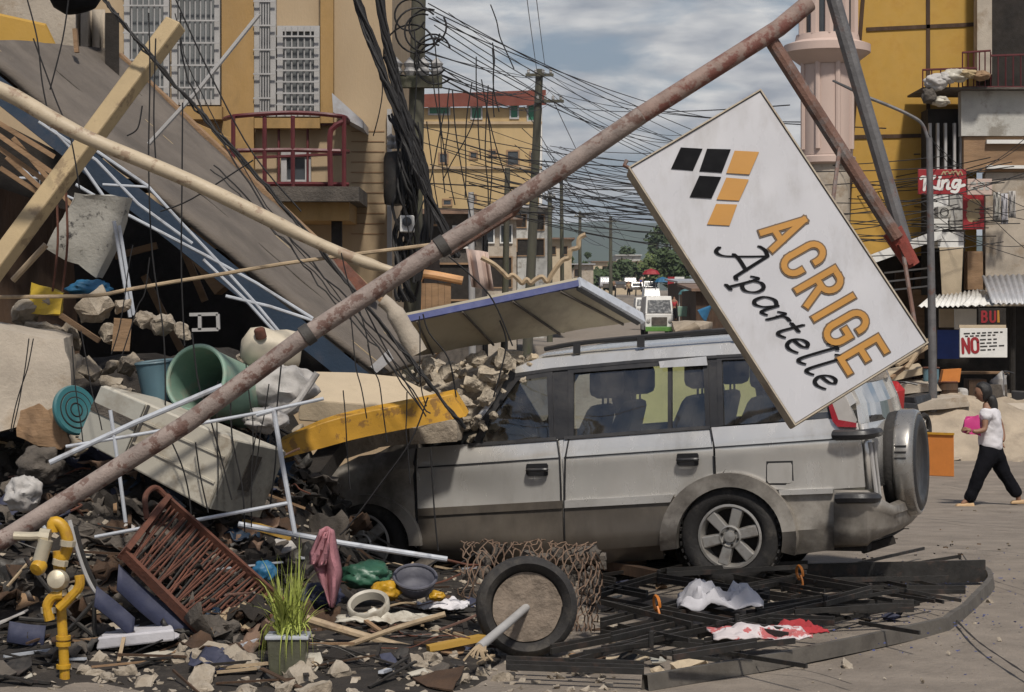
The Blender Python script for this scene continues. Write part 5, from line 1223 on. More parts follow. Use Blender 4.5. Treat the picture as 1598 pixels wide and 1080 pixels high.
def sack(name, label, cat, c, r, mt, seed, flatten=1.0):
    m = MB(); bmesh.ops.create_icosphere(m.bm, subdivisions=4, radius=1.0)
    for v in m.bm.verts:
        d = v.co.normalized(); k = 1 + .30 * noise.fractal(d * 1.6 + Vector((seed, 0, 0)), 1, 2, 3) + .10 * abs(noise.noise(d * 5 + Vector((seed, 3, 0))))
        v.co = Vector(c) + Vector((d.x * r[0], d.y * r[1], d.z * r[2] * flatten)) * k
    return m.build(name, mt, label=label, cat=cat, smooth=True, ang=60)
sack('woven_sack', 'crumpled greyish woven sack between the drum and the cream beam', 'sack', P(440, 605, 12.75), (.20, .15, .15), K['sack'], 2.0)
sack('woven_sack', 'pale rag heap drooping under the crumpled sack', 'sack', P(415, 655, 12.5), (.13, .10, .07), K['sack'], 8.0)
rod('twisted_rag', 'twisted pale rag draped from the sack down to the white frame', 'rag', K['sack'], curve_pts(pr(12.6, (495, 582), (480, 605), (462, 630), (440, 645), (420, 655)), 5), [.02] * 10 + [.026] * 11, 8)
def freezer():
    t = thing('chest_freezer', 'tipped over grimy white chest freezer lying on the heap', 'freezer', P(260, 790, 12.1))
    a, b, c, d = P(122, 686, 11.9), P(322, 794, 11.75), P(366, 685, 11.72), P(160, 600, 11.87)
    n = (b - a).cross(d - a).normalized(); n = n if n.y < 0 else -n; e = -n * .40 + (b - a).normalized() * .20
    m = MB(); m.hexa([a, b, c, d, a + e, b + e, c + e, d + e]); m.build('body', K['freezer'], t, bevel=.012)
    f = lambda u, v: a.lerp(b, u).lerp(d.lerp(c, u), v) + n * .004
    for v in (.36, .72): 
        m = MB(); m.beam(f(.36, v), f(.985, v), .012, .012, up=n); m.build('rib', K['freezer'], t)
    m = MB(); m.prism([f(.0, .02), f(.34, .02), f(.34, .98), f(0, .98)], n * .012); lid_ = m.build('lid', K['freezer_grey'], t, bevel=.006)
    m = MB(); 
    m.beam(f(.0, .62) + n * .014, f(.34, .62) + n * .014, .05, .012, up=n); m.build('lid_rail', K['concrete_dark'], lid_)
    m = MB(); m.prism([f(.35, .02), f(.37, .02), f(.37, .98), f(.35, .98)], n * .003); m.build('seam', K['band'], t)
    g = lambda u, v: b.lerp(c, u) + e * v + (b - a).normalized() * .006
    x = (b - a).normalized() * .01
    m = MB(); m.prism([g(.02, .03), g(.98, .03), g(.98, .97), g(.02, .97)], x); bt = m.build('base_plate', K['grey_plate'], t)
    m = MB(); m.prism([g(.35, .35) + x * 1.2, g(.85, .35) + x * 1.2, g(.85, .55) + x * 1.2, g(.35, .55) + x * 1.2], x * .5); m.build('vent', K['dark'], bt)
freezer()
one('cream_beam', 'broad broken cream concrete beam lying before the roof slab', 'beam', K['plaster'], lambda m: m.prism([P(465, 622, 13.4), P(560, 629, 13.5), P(650, 636, 13.6), P(692, 621, 13.75), P(622, 587, 14.0), P(555, 581, 14.0), P(490, 579, 13.9)], (.0, .03, -.15)), bevel=.012)
def ybeam():
    tp = curve_pts(pr(12.9, (434, 690, 13.0), (500, 661, 13.08), (560, 645, 13.15), (640, 629, 13.25), (706, 615, 13.35)), 5)
    bt = curve_pts(pr(12.9, (440, 716, 13.0), (500, 700, 13.08), (560, 684, 13.15), (640, 668, 13.25), (727, 650, 13.35)), 5); d = Vector((.02, .10, .03))
    m = MB(); m.sheet([bt, tp, [p + d for p in tp], [p + d for p in bt]]); n = len(tp)
    m.face([bt[0], tp[0], tp[0] + d, bt[0] + d]); m.face([bt[-1], tp[-1], tp[-1] + d, bt[-1] + d]); m.build('yellow_beam', K['yellow_beam'], label='curved bright yellow beam lying across the crushed hood', cat='beam', smooth=True, ang=30, weld=True, bevel=.006)
ybeam()
for pts, y in (([(565, 668), (650, 655), (655, 688), (570, 702)], 14.1), ([(640, 664), (712, 656), (714, 690), (640, 694)], 14.05), ([(520, 690), (585, 676), (590, 700), (540, 716)], 14.1)):
    one('concrete_block', 'broken grey block wedged under the yellow beam', 'block', K['concrete'], lambda m: (m.prism(pr(y, *pts), (.03, .28, .02)), m.rough(3, .018, 7, y)), smooth=True, ang=28, group='blocks under the yellow beam')
one('black_beam', 'black beam end standing beside the fender', 'beam', K['dark'], lambda m: m.beam(P(470, 770, 13.3), P(525, 698, 13.9), .14, .12))  # beam in one near-black colour
# ---- fallen billboard panel on the car roof
def billboard():
    a, b, c, d = P(642, 556, 14.3), P(1000, 500, 14.7), P(905, 446, 14.25), P(636, 502, 13.9)
    t = thing('fallen_billboard', 'large fallen cream billboard panel with ribs and blue edge resting on the car roof', 'panel', P(820, 560, 13.8))
    n = (b - a).cross(d - a).normalized(); n = n if n.y < 0 else -n
    f = lambda u, v, h=0: a.lerp(b, u).lerp(d.lerp(c, u), v) + n * h
    rows = [[f(i / 30, j / 8, .012 * noise.noise(Vector((i * .2, j * .3, 0)))) for i in range(31)] for j in range(9)]
    m = MB(); m.sheet(rows); m.build('sheet', K['panel_white'], t, smooth=True)
    m = MB(); m.hexa([f(0, 0, -.015), f(1, 0, -.015), f(1, 1, -.015), f(0, 1, -.015), f(0, 0, -.07), f(1, 0, -.07), f(1, 1, -.07), f(0, 1, -.07)]); m.build('back', K['panel_white'], t)
    for u in (.07, .33, .62, .9):
        m = MB(); m.beam(f(u + .02, .0, .012), f(u - .02, 1, .012), .012, .016, up=n); m.build('rib', K['concrete_dark'], t)
    m = MB(); m.beam(f(0, 1.0, -.02), f(1, 1.0, -.02), .018, .05, up=n); m.build('top_edge', K['blue_edge'], t)
    m = MB(); m.beam(f(1.005, -.02, -.02), f(1.005, 1.02, -.02), .035, .08, up=n); m.build('end_rail', K['white_steel'], t)
    m = MB(); m.beam(f(.985, -.01, .018), f(.985, 1.0, .018), .03, .02, up=n); m.build('seal', K['trim_black'], t)
billboard()
rod('grey_duct', 'dusty grey duct pipe hanging behind the steel pole', 'pipe', K['plaster_grey'], curve_pts(pr(13.0, (596, 468), (612, 482), (632, 515), (652, 552)), 4), [.045] * 5 + [.06] * 4 + [.066] * 4, 14)
# ---- thin white frame over the freezer
for pts, r in ((((78, 722), (210, 660), (347, 602)), .016), (((103, 697), (240, 674), (400, 645), (505, 622)), .010), (((172, 640), (185, 730), (196, 815)), .011), (((427, 640), (440, 720), (460, 832)), .014), (((305, 812), (450, 785)), .011), (((148, 838), (222, 824)), .010), (((400, 648), (428, 640)), .012)):
    rod('frame_tube', 'slim white steel tube of the bent frame over the tipped freezer', 'tube', K['white_steel'], pr(11.55, *pts), r, 8, group='bent white frame tubes over the freezer')
# ---- small things high on the heap
sack('blue_tarp', 'crumpled blue tarp on the rubble in the dark cavity', 'tarp', P(140, 450, 13.1), (.13, .08, .055), K['blue_tarp'], 5.0)
one('yellow_crate', 'crushed yellow plastic crate at the left edge of the rubble', 'crate', K['yellow_plastic'], lambda m: (m.hexa([P(45, 490, 12.7), P(95, 492, 12.7), P(95, 492, 13), P(45, 490, 13), P(50, 442, 12.7), P(98, 458, 12.7), P(98, 458, 13), P(50, 442, 13)]), m.rough(3, .015, 8, 5)))
for x, y, s in ((148, 482, .2), (40, 490, .2), (75, 520, .22), (110, 525, .17), (255, 508, .16), (285, 512, .13), (225, 498, .13), (170, 520, .14), (65, 470, .12), (190, 478, .1), (140, 578, .16), (200, 570, .14), (170, 575, .12), (225, 575, .12)):
    chunk_at(P(x, y, 12.75), s, 'concrete_chunk', K['concrete'], 'grey broken concrete lump in front of the dark cavity', 'rubble', 'lumps in front of the dark cavity')
one('timber_board', 'short upright brown board standing in the rubble', 'board', K['wood'], lambda m: m.hexa([P(174, 548, 12.7), P(202, 548, 12.7), P(202, 548, 12.75), P(174, 548, 12.75), P(178, 496, 12.7), P(206, 498, 12.7), P(206, 498, 12.75), P(178, 496, 12.75)]))
one('timber_board', 'slanting orange brown board left of the upright board', 'board', K['wood'], lambda m: m.beam(P(95, 492, 12.6), P(155, 532, 12.6), .05, .03))
def winframe():
    t = thing('small_window_frame', 'small pale window frame lying in the dark cavity', 'window frame', P(320, 515, 13.4))
    m = MB()
    for a, b in (((296, 491), (340, 490)), ((300, 515), (341, 514)), ((312, 491), (312, 515)), ((340, 490), (341, 514))): m.beam(P(*a, 13.4), P(*b, 13.4), .022, .03, up=(0, 1, 0))
    m.build('frame', K['grille'], t)
winframe()
# ================================================================ things along the near edge
def gas_pipe():
    Y = 10.3; t = thing('gas_manifold', 'yellow gas pipe with valves and fittings rising at the lower left', 'pipe', P(100, 1055, Y))
    m = MB(); m.tube(curve_pts(pr(Y, (102, 1090), (100, 1030), (96, 960), (92, 900), (90, 860)), 4), .026, 12); m.build('riser', K['gas_yellow'], t, smooth=True)
    m = MB(); m.tube(curve_pts(pr(Y, (92, 905), (94, 880), (102, 862), (106, 845), (98, 822), (84, 815), (82, 830)), 4), .031, 12); m.build('upper_bend', K['gas_yellow'], t, smooth=True)
    m = MB(); m.tube(curve_pts(pr(Y - .05, (92, 950), (112, 930), (124, 915), (124, 898)), 4), .025, 10); m.build('side_bend', K['gas_yellow'], t, smooth=True)
    m = MB(); m.tube(curve_pts(pr(Y - .05, (78, 968), (74, 945), (84, 930), (98, 928)), 4), .026, 10); m.build('lower_bend', K['gas_yellow'], t, smooth=True)
    m = MB(); m.tube(pr(Y - .06, (22, 836), (48, 837), (66, 836)), .022, 10); m.tube(pr(Y - .06, (62, 836), (78, 838)), .04, 10); m.build('branch_pipe', K['brass'], t, smooth=True)
    m = MB(); m.tube(pr(Y - .08, (72, 842), (66, 862), (62, 876)), .036, 12); m.build('valve_body', K['brass'], t, smooth=True)
    m = MB(); m.lathe(P(60, 885, Y - .1), (-.3, -.7, -.4), [(0, -.03), (.036, -.025), (.04, 0), (.034, .025), (0, .03)], 16); m.build('valve_cap', K['gas_yellow'], t, smooth=True)
    m = MB(); m.lathe(P(90, 905, Y - .05), (0, -1, .2), [(.05, -.05), (.055, 0), (.045, .04), (.02, .05), (0, .052)], 16); m.build('regulator', K['brass'], t, smooth=True)
    for x, y, ax_ in ((106, 848, (.1, 0, 1)), (92, 925, (-.05, 0, 1)), (118, 924, (.5, 0, .6)), (76, 952, (0, 0, 1)), (94, 878, (.2, 0, 1))):
        m = MB(); m.lathe(P(x, y, Y - .03), ax_, [(.026, -.016), (.040, -.014), (.040, .014), (.026, .016)], 8); m.build('hex_nut', K['brass'], t)
    for y in (995, 1005, 1040): 
        m = MB(); m.lathe(P(99, y, Y), (0, 0, 1), [(.027, -.012), (.037, -.01), (.037, .01), (.027, .012)], 14); m.build('coupling', K['gas_yellow'], t, smooth=True)
gas_pipe()
def rack():
    A, B, C, D = P(193, 864, 11.0), P(258, 780, 11.5), P(444, 946, 11.55), P(348, 1020, 11.0)
    t = thing('rusty_rack', 'rust red slatted metal rack tipped over on the rubble', 'rack', P(320, 1020, 11.2))
    n = (B - A).cross(D - A).normalized(); n = n if n.y < 0 else -n
    f = lambda u, v, h=0: A.lerp(B, u).lerp(D.lerp(C, u), v) + n * h
    m = MB(); m.beam(f(0, 0), f(1, 0), .03, .10, up=n); m.beam(f(1, 0), f(1, 1), .02, .075, up=n); m.beam(f(0, 0), f(0, 1), .025, .06, up=n); m.beam(f(0, 1), f(1, 1), .02, .05, up=n); m.build('frame', K['rust_rack'], t)
    for k in range(44):
        v = (k + .7) / 45; m = MB(); j = random.uniform(-.035, .035); m.tube([f(.01, v + j, .0), f(.5, v + random.uniform(-.006, .006), -.012), f(.99, v - j * .5, .0)], .0065, 5); m.build('slat', K['rust_rack'] if k % 4 else K['bars'], t)
    for u in (.25, .5, .75): 
        m = MB(); m.tube([f(u, .01, -.02), f(u + .02, .99, -.02)], .007, 5); m.build('cross_rod', K['rust_rack'], t)
    rnd = random.Random(2); m = MB()
    for k in range(16):
        u = rnd.uniform(.05, .6); v = rnd.uniform(.76, .97); m.beam(f(u, v, .01), f(min(.98, u + rnd.uniform(.15, .3)), v, .012), .02, .012, up=n)
    m.build('pale_slat', K['bamboo'], t)
    m = MB(); m.tube(curve_pts([f(.55, -.02, .02), f(.7, -.12, .06), f(.95, -.10, .04), f(1, -.0, .02)], 5), .016, 8); m.build('handle', K['rust_rack'], t, smooth=True)
rack()
def grass():
    Y = 10.4; base = P(450, 985, Y); t = thing('grass_plant', 'bright green grass plant growing from a clear plastic pot', 'plant', P(450, 1050, Y)); rnd = random.Random(9)
    m = MB()
    for k in range(150):
        a = rnd.uniform(0, 6.28); rr = rnd.random() ** .6; p = base + Vector((rnd.uniform(-.06, .06), rnd.uniform(-.05, .05), rnd.uniform(-.05, .05))); h = rnd.uniform(.22, .50) * (1.05 - .35 * rr); o = Vector((math.cos(a), math.sin(a), 0)) * rr * .17; w = rnd.uniform(.003, .0065)
        pts = []
        for i in range(6):
            s = i / 5; pts.append(p + o * s ** 1.3 * 1.2 + Vector((0, 0, h * (s - .35 * rr * s ** 3))))
        side = Vector((-math.sin(a), math.cos(a), 0)); side = (side + Vector((rnd.uniform(-.7, .7), rnd.uniform(-.7, .7), 0))).normalized()
        m.sheet([[q + side * w * (1 - (i / 5) ** 2) for i, q in enumerate(pts)], [q - side * w * (1 - (i / 5) ** 2) for i, q in enumerate(pts)]])
    for k in range(36):                                         # drooping blades over the pot
        a = rnd.uniform(0, 6.28); p = base + Vector((rnd.uniform(-.06, .06), rnd.uniform(-.05, .05), 0)); o = Vector((math.cos(a), math.sin(a) * .6 - .3, 0)) * rnd.uniform(.08, .15); w = .0045; L_ = rnd.uniform(.1, .22)
        pts = [p + o * math.sin(i / 5 * 1.6) + Vector((0, 0, .07 * math.sin(i / 5 * 3.1) - L_ * (i / 5) ** 2)) for i in range(6)]; side = Vector((-math.sin(a), math.cos(a), 0))
        m.sheet([[q + side * w * (1 - (i / 5) ** 2) for i, q in enumerate(pts)], [q - side * w * (1 - (i / 5) ** 2) for i, q in enumerate(pts)]])
    m.build('blades', K['grass'], t)
    m = MB(); c = P(450, 1015, Y); m.hexa([c + Vector((sx * .10 * (1 if z else .88), sy * .08, z * .19 - .12)) for z in (0, 1) for sx, sy in ((-1, -1), (1, -1), (1, 1), (-1, 1))]); m.build('pot', mat('cloudy_clear_plastic', (.10, .10, .065), .35, var=.3, vs=8, bump=.2, tr=.25), t, bevel=.01)
    m = MB(); m.box(c + Vector((0, 0, .075)), (.22, .18, .018)); m.build('pot_rim', K['white_steel'], t, bevel=.004)
grass()
rod('white_pole', 'long dirty white pole lying level before the front wheel', 'pole', K['white_steel'], pr(11.9, (372, 818), (535, 848), (698, 873)), .017, 9)
rod('rusty_rod', 'thin rusty rod at the right end of the white pole', 'rod', K['rust_rack'], pr(11.95, (690, 872), (732, 882), (770, 880)), .008, 6)
def cloth():
    Y = 11.75; pts = [(505, 830), (478, 862)]
    rows = []
    for j in range(15):
        v = j / 14; row = []
        xl = lerp(492, 512, v) if v > .35 else lerp(496, 490, v); xr = lerp(520, 532, min(1, v * 2)) if v < .6 else lerp(532, 520, (v - .6) / .4); y = lerp(829, 948, v)
        xl = lerp(500, 482, min(1, v * 3)) if v < .33 else lerp(482, 514, ((v - .33) / .67) ** .8)
        for i in range(13):
            u = i / 12; row.append(P(lerp(xl, xr, u), y + 8 * math.sin(u * 3.1) * (-1 if v < .2 else 0), Y - .05 * math.sin(u * 9 + v * 2) * (.4 + v) - .03 * math.sin(u * 3.14)))
        rows.append(row)
    m = MB(); m.sheet(rows); m.sheet([[P(lerp(500, 484, v / 6) + i * lerp(2, 3.2, v / 6), 831 + v * 9 + abs(i - 4) * -1.2, Y - .07 - .02 * math.sin(i * 1.6 + v)) for i in range(9)] for v in range(7)]); m.build('pink_towel', K['pinkcloth'], label='faded pink towel hanging over the white pole', cat='towel', smooth=True, solid=.008)
cloth()
def tyre_base():
    c = P(822, 947, 11.05); ax = Vector((.10, -1, .10)).normalized(); r = .272
    t = thing('tyre_pole_base', 'old tyre filled with concrete and a broken pipe, tipped on its edge', 'tyre', P(822, 1022, 11.05))
    m = MB(); m.lathe(c, ax, [(r * .66, -.03), (r * .74, .045), (r * .86, .075), (r * .96, .055), (r, .02), (r, -.06), (r * .95, -.11), (r * .8, -.13), (0, -.13)], 48); m.build('tyre', K['rubber'], t, smooth=True, ang=60)
    m = MB(); rows = []; x, y, z = frame(ax)
    rows = [[c + (x * math.cos(a * math.pi / 24) + y * math.sin(a * math.pi / 24)) * (rr * (1 + .03 * noise.noise(Vector((a * .3, rr * 8, 0))) * (rr > .15))) + z * (.022 + .012 * noise.fractal(Vector((math.cos(a * math.pi / 24) * rr * 9, math.sin(a * math.pi / 24) * rr * 9, 1)), 1, 2, 4)) for a in range(49)] for rr in (.002, .03, .06, .09, .12, .145, .165, .188)]
    m.sheet(rows); m.build('concrete_fill', K['tyre_concrete'], t, smooth=True)
    m = MB(); m.tube([c + ax * .0, P(790, 975, 10.75), P(748, 1010, 10.45)], [.022, .023, .024], 12); m.build('pipe', K['grille'], t, smooth=True)
    m = MB()
    for k in range(9): m.tube(curve_pts([P(758, 1003, 10.5), P(742 + k * 2, 1010 + k, 10.42), P(728 + k * 5 + random.uniform(-6, 6), 1018 + random.uniform(-4, 14), 10.4)], 4), .006, 5)
    m.build('frayed_end', K['bamboo'], t)
tyre_base()
def netting():
    t = thing('wire_gabion', 'rusty wire mesh cage of stones behind the concrete filled tyre', 'cage', P(830, 990, 11.8)); rnd = random.Random(4)
    m = MB()
    def s(u, v):   # half barrel behind the tyre
        a = lerp(-.15, math.pi * .56, v); return P(lerp(722, 908, u) + 26 * sst(.7, 1, u) * sst(.3, 1, v) * 1, 858, 11.55) + Vector((0, -.16 * math.cos(a) + .22, -.24 + .26 * math.sin(a))) + Vector((.02, .02, .02)) * 1.6 * noise.noise(Vector((u * 7, v * 5, 2)))
    nu, nv = 17, 8
    for i in range(nu):
        for j in range(nv):
            u = (i + .5 * (j % 2)) / nu; v = j / nv
            for du in (-.5, .5):
                a = s(u, v); b = s(u + du / nu, v + 1 / nv); (m.tube([a, (a + b) / 2 + Vector((rnd.uniform(-.014, .014), 0, rnd.uniform(-.014, .014))), b], .004, 4) if rnd.random() < .86 else None)
    def e(u, v): return P(lerp(902, 938, u) + 6 * math.sin(v * 5), lerp(862, 985, v), lerp(11.2, 11.7, u)) + Vector((.015, .02, 0)) * noise.noise(Vector((u * 7, v * 9, 5)))
    m.build('top_mesh', K['mesh_wire'], t); m = MB()
    for i in range(5):
        for j in range(9):
            u = (i + .5 * (j % 2)) / 5; v = j / 9
            for du in (-.5, .5): m.tube([e(u, v), (e(u, v) + e(u + du / 5, v + 1 / 9)) / 2 + Vector((rnd.uniform(-.012, .012), 0, rnd.uniform(-.012, .012))), e(u + du / 5, v + 1 / 9)], .004, 4)
    m.build('end_mesh', K['mesh_wire'], t)
    for _ in range(42):
        u, v = rnd.random(), rnd.random() * .8; p = s(u, v); random.seed(_ + 5); m = MB(); m.chunk(p + Vector((0, .07, -.05)), (.09, .08, .07), 16); m.build('stone', K['concrete_dark'], t)
    for _ in range(16): 
        p = e(rnd.random(), rnd.random()); random.seed(_ + 90); m = MB(); m.chunk(p + Vector((.0, .08, 0)), (.06, .06, .06), 14); m.build('stone', K['concrete_dark'], t)
netting()
# ---- folding gate flattened on the street
def gate():
    t = thing('folding_gate', 'black folding steel gate lying flat on the street', 'gate', G(1120, 950))
    bars = [((905, 866), (1027, 896), 3), ((985, 864), (1124, 878), 4), ((925, 926), (1028, 896), 2), ((1028, 896), (1122, 878), 2), ((1027, 898), (1200, 926), 2), ((1122, 880), (1200, 892), 2), ((928, 931), (1018, 948), 2),
            ((938, 968), (1030, 946), 2), ((1030, 946), (1122, 921), 2), ((1030, 948), (1150, 971), 2), ((938, 980), (1016, 993), 2), ((890, 1027), (1016, 993), 2), ((1016, 993), (1150, 966), 2), ((1150, 966), (1288, 936), 2), ((1288, 936), (1360, 917), 2),
            ((1016, 995), (1156, 1008), 2), ((790, 1028), (1005, 1036), 3), ((1198, 892), (1358, 918), 2), ((1122, 922), (1256, 897), 2), ((1256, 899), (1356, 916), 2), ((1196, 925), (1296, 938), 2), ((1358, 917), (1506, 917), 2), ((1293, 941), (1426, 939), 3), ((1196, 962), (1302, 966), 2), ((1150, 972), (1230, 985), 2), ((1090, 985), (1200, 962), 2), ((870, 890), (960, 905), 2), ((940, 1012), (1010, 1000), 2), ((1150, 1010), (1240, 1000), 1), ((1040, 890), (1260, 878), 2), ((960, 950), (1020, 930), 1), ((1220, 920), (1330, 900), 1),
            ((905, 905), (1010, 925), 2), ((955, 990), (1080, 962), 2), ((1060, 950), (1200, 920), 2), ((1080, 905), (1190, 930), 2), ((1100, 1000), (1260, 970), 2), ((1180, 948), (1330, 925), 2), ((1240, 955), (1400, 945), 1), ((940, 940), (1080, 975), 1), ((1010, 880), (1130, 905), 2), ((860, 1010), (990, 985), 2), ((1130, 890), (1250, 912), 2), ((1300, 905), (1480, 902), 1), ((1050, 1020), (1180, 1000), 2), ((1230, 925), (1310, 950), 2)]
    for k, (a, b, n) in enumerate(bars):
        for i in range(n):
            z = .07 + (k % 5) * .022; p = PZ(a[0], a[1] + i * 6.5, z); q = PZ(b[0], b[1] + i * 6.0, z + .02 * ((k % 3) - 1))
            m = MB(); m.beam(p, q, .015, .030); m.build('bar', K['bars'], t)
    rnd = random.Random(15)
    for k in range(44):
        px = rnd.uniform(880, 1400); py = rnd.uniform(885, 1030); 
        if py > 1030 - (px - 1010) * .15: continue
        dx = rnd.uniform(60, 190); p = PZ(px, py, rnd.uniform(.04, .17)); q = PZ(min(px + dx, 1500), py + dx * rnd.choice([-.2, .2]) * rnd.uniform(.6, 1.2), rnd.uniform(.04, .17)); m = MB(); m.beam(p, q, .012, .022); m.build('bar', K['bars'], t)
    for x, y in ((1028, 897), (1122, 879), (1030, 947), (1016, 994), (1150, 967), (1288, 937), (1358, 918), (1256, 898)):
        m = MB(); c = PZ(x, y, .16); m.lathe(c, (0, 0, 1), [(.014, -.06), (.014, .03), (.0, .034)], 8); m.build('pivot', K['bars'], t)
    for a, b, c_ in (((1196, 882), (1538, 874), 0), ((900, 872), (1200, 886), 1)):
        if c_: continue
        m = MB(); p = PZ(*a, .17); q = PZ(*b, .17); m.hexa([p + Vector((0, 0, -.15)), q + Vector((0, 0, -.15)), q + Vector((0, .03, -.15)), p + Vector((0, .03, -.15)), p, q, q + Vector((0, .03, 0)), p + Vector((0, .03, 0))]); m.build('back_rail', K['bars'], t)
    path = [PZ(x, y, 0) for x, y in ((1522, 896), (1540, 902), (1549, 912), (1546, 925), (1510, 962), (1480, 985), (1440, 995), (1340, 1017), (1200, 1046), (1010, 1078))]
    pts = curve_pts(path[:6], 4) + path[6:]; rows = [[], [], [], []]
    for i, p in enumerate(pts):
        d = (pts[min(i + 1, len(pts) - 1)] - pts[max(i - 1, 0)]).normalized(); nn = Vector((-d.y, d.x, 0)) * .035; h = .08 + (.012 * noise.noise(p * 3))
        rows[0].append(p + nn * .3); rows[1].append(p + Vector((0, 0, h))); rows[2].append(p - nn + Vector((0, 0, h))); rows[3].append(p - nn * 1.2)
    m = MB(); m.sheet(rows); m.build('curved_channel', K['channel'], t, smooth=True, ang=40)
gate()
for x, y in ((1248, 888), (1025, 936)):
    p = PZ(x, y + 6, .20); one('orange_strap', 'orange plastic strap tied round the gate bars ' + ('beside the grey cloth' if x < 1100 else 'nearest the rear wheel'), 'strap', K['orange_tie'], lambda m: (m.ring(p, (1, .3, .1), .045, .009, 14, 5, a0=-70, a1=200), m.tube(curve_pts([p + Vector((0, -.045, -.01)), p + Vector((.01, -.07, -.06)), p + Vector((-.01, -.075, -.12))], 4), .008, 5)), smooth=True)
def drape(name, label, cat, mt, px, w, d, h, seed, up=.12, nx=22):
    c = PZ(px[0], px[1], up); rows = []
    for j in range(nx + 1):
        row = []
        for i in range(nx + 1):
            u = i / nx * 2 - 1; v = j / nx * 2 - 1; k = 1 + .25 * noise.noise(Vector((math.atan2(v, u) * .9, seed, 0))); e = max(abs(u), abs(v))
            z = h * (max(0, 1 - e * .9)) ** .8 * (.7 + .9 * noise.fractal(Vector((u * 1.6 + seed, v * 1.6, 0)), 1, 2, 3)) + .025 * noise.noise(Vector((u * 5, v * 5, seed)))
            row.append(c + Vector((u * w / 2 * k, v * d / 2 * k, z)))
        rows.append(row)
    m = MB(); m.sheet(rows); return m.build(name, mt, label=label, cat=cat, smooth=True, solid=.006)
drape('grey_cloth', 'grey crumpled cloth lying on the folded gate bars', 'cloth', K['greybag'], (1122, 948), .46, .35, .24, 1.3, up=.16)
drape('printed_cloth', 'white cloth with red print lying near the gate channel', 'cloth', K['whitecloth'], (1185, 990), .52, .36, .07, 4.1)
drape('red_cloth', 'small red rag beside the white printed cloth', 'cloth', K['redcloth'], (1245, 985), .30, .18, .05, 6.2)
drape('lilac_cloth', 'pale lilac cloth under the sticks left of the tyre', 'cloth', K['tshirt'], (690, 946), .30, .2, .05, 2.7)
drape('white_paper', 'wide sheet of crumpled whitish paper under the bamboo', 'paper', K['freezer'], (605, 968), .55, .22, .05, 9.1)
sack('green_bag', 'shiny dark green plastic bag behind the pink towel', 'bag', P(572, 898, 12.3), (.15, .12, .08), K['greenbag'], 3.3)
sack('yellow_bag', 'crumpled bright yellow plastic bag beside the dark basket', 'bag', P(602, 922, 11.95), (.08, .07, .055), K['gas_yellow'], 6.6)
sack('yellow_bag', 'smaller yellow plastic scrap right of the dark basket', 'bag', P(682, 930, 11.9), (.045, .04, .03), K['gas_yellow'], 1.6)
sack('navy_cloth', 'dark navy cloth bundle behind the grass plant', 'cloth', P(500, 930, 11.9), (.12, .1, .07), K['navy'], 4.9)
sack('blue_bag', 'small blue plastic bundle left of the grass plant', 'bag', P(412, 893, 11.7), (.07, .06, .06), K['blue_tarp'], 7.9)
def basket():
    c = P(648, 900, 12.0); t = thing('basket', 'round slate coloured plastic basket under the front of the car', 'basket', P(648, 932, 12.0)); ax = Vector((.05, -.5, 1)).normalized()
    m = MB(); m.lathe(c, ax, [(.125, 0), (.11, -.07), (.085, -.10), (0, -.10)], 28); m.build('body', K['basket'], t, smooth=True, ang=60, solid=.005)
    m = MB(); m.ring(c, ax, .125, .009, 32, 6); m.build('rim', K['basket'], t, smooth=True)
basket()
one('white_ring', 'dirty white ring shaped tub rim in front of the dark basket', 'tub', K['freezer'], lambda m: m.lathe(P(575, 945, 11.6), (-.15, -.55, 1), [(.095, -.03), (.12, -.025), (.122, .02), (.112, .03), (.098, .02), (.095, -.03)], 28), smooth=True, ang=50)
one('grey_box', 'bent grey metal box corner at the near edge of the rubble', 'box', K['concrete_dark'], lambda m: m.hexa(pr(10.75, (580, 1062), (608, 1075), (622, 1060, 11.0), (595, 1050, 11.0), (575, 1020), (612, 1030), (628, 1008, 11.0), (588, 1003, 11.0))))
rod('bamboo_pole', 'thick brown bamboo pole lying from the grass plant to the tyre', 'bamboo', K['bamboo'], curve_pts(pr(11.0, (478, 966), (540, 985), (620, 1008), (680, 1022), (742, 1046, 10.7)), 3), .024, 9)
rod('bamboo_pole', 'thin pale bamboo pole crossing over the thick one', 'bamboo', K['bamboo'], curve_pts(pr(10.9, (462, 1034), (540, 1008), (620, 980), (695, 958)), 3), .015, 8)
one('yellow_plank', 'ochre painted plank left of the pipe in the tyre', 'plank', K['yellow'], lambda m: m.beam(P(668, 1012, 10.9), P(756, 994, 11.0), .07, .03))
one('yellow_plank', 'short ochre board beneath the white pole', 'plank', K['yellow'], lambda m: m.beam(P(378, 815, 12.1), P(455, 838, 12.1), .06, .04))
one('grooved_slab', 'pale broken slab with a groove lying before the gate', 'slab', K['plaster'], lambda m: (m.hexa(pr(10.7, (888, 1060), (1000, 1062), (1020, 1035, 11.1), (930, 1030, 11.1), (893, 1045), (1000, 1048), (1012, 1022, 11.1), (950, 1022, 11.1))), m.rough(4, .015, 7, 3)), smooth=True, ang=25)
for x, y, s in ((1075, 1045, .13), (1095, 1040, .07), (1025, 1052, .07), (870, 1048, .08), (1545, 942, .05), (1520, 975, .03), (1480, 1020, .02), (1390, 1040, .02), (1560, 1000, .03), (1440, 1065, .025)):
    chunk_at(G(x, y, s * .2), s, 'stone', K['plaster'] if s > .06 else K['concrete'], 'pale stone lying on the street before the gate channel', 'stone', 'stones before the gate channel')
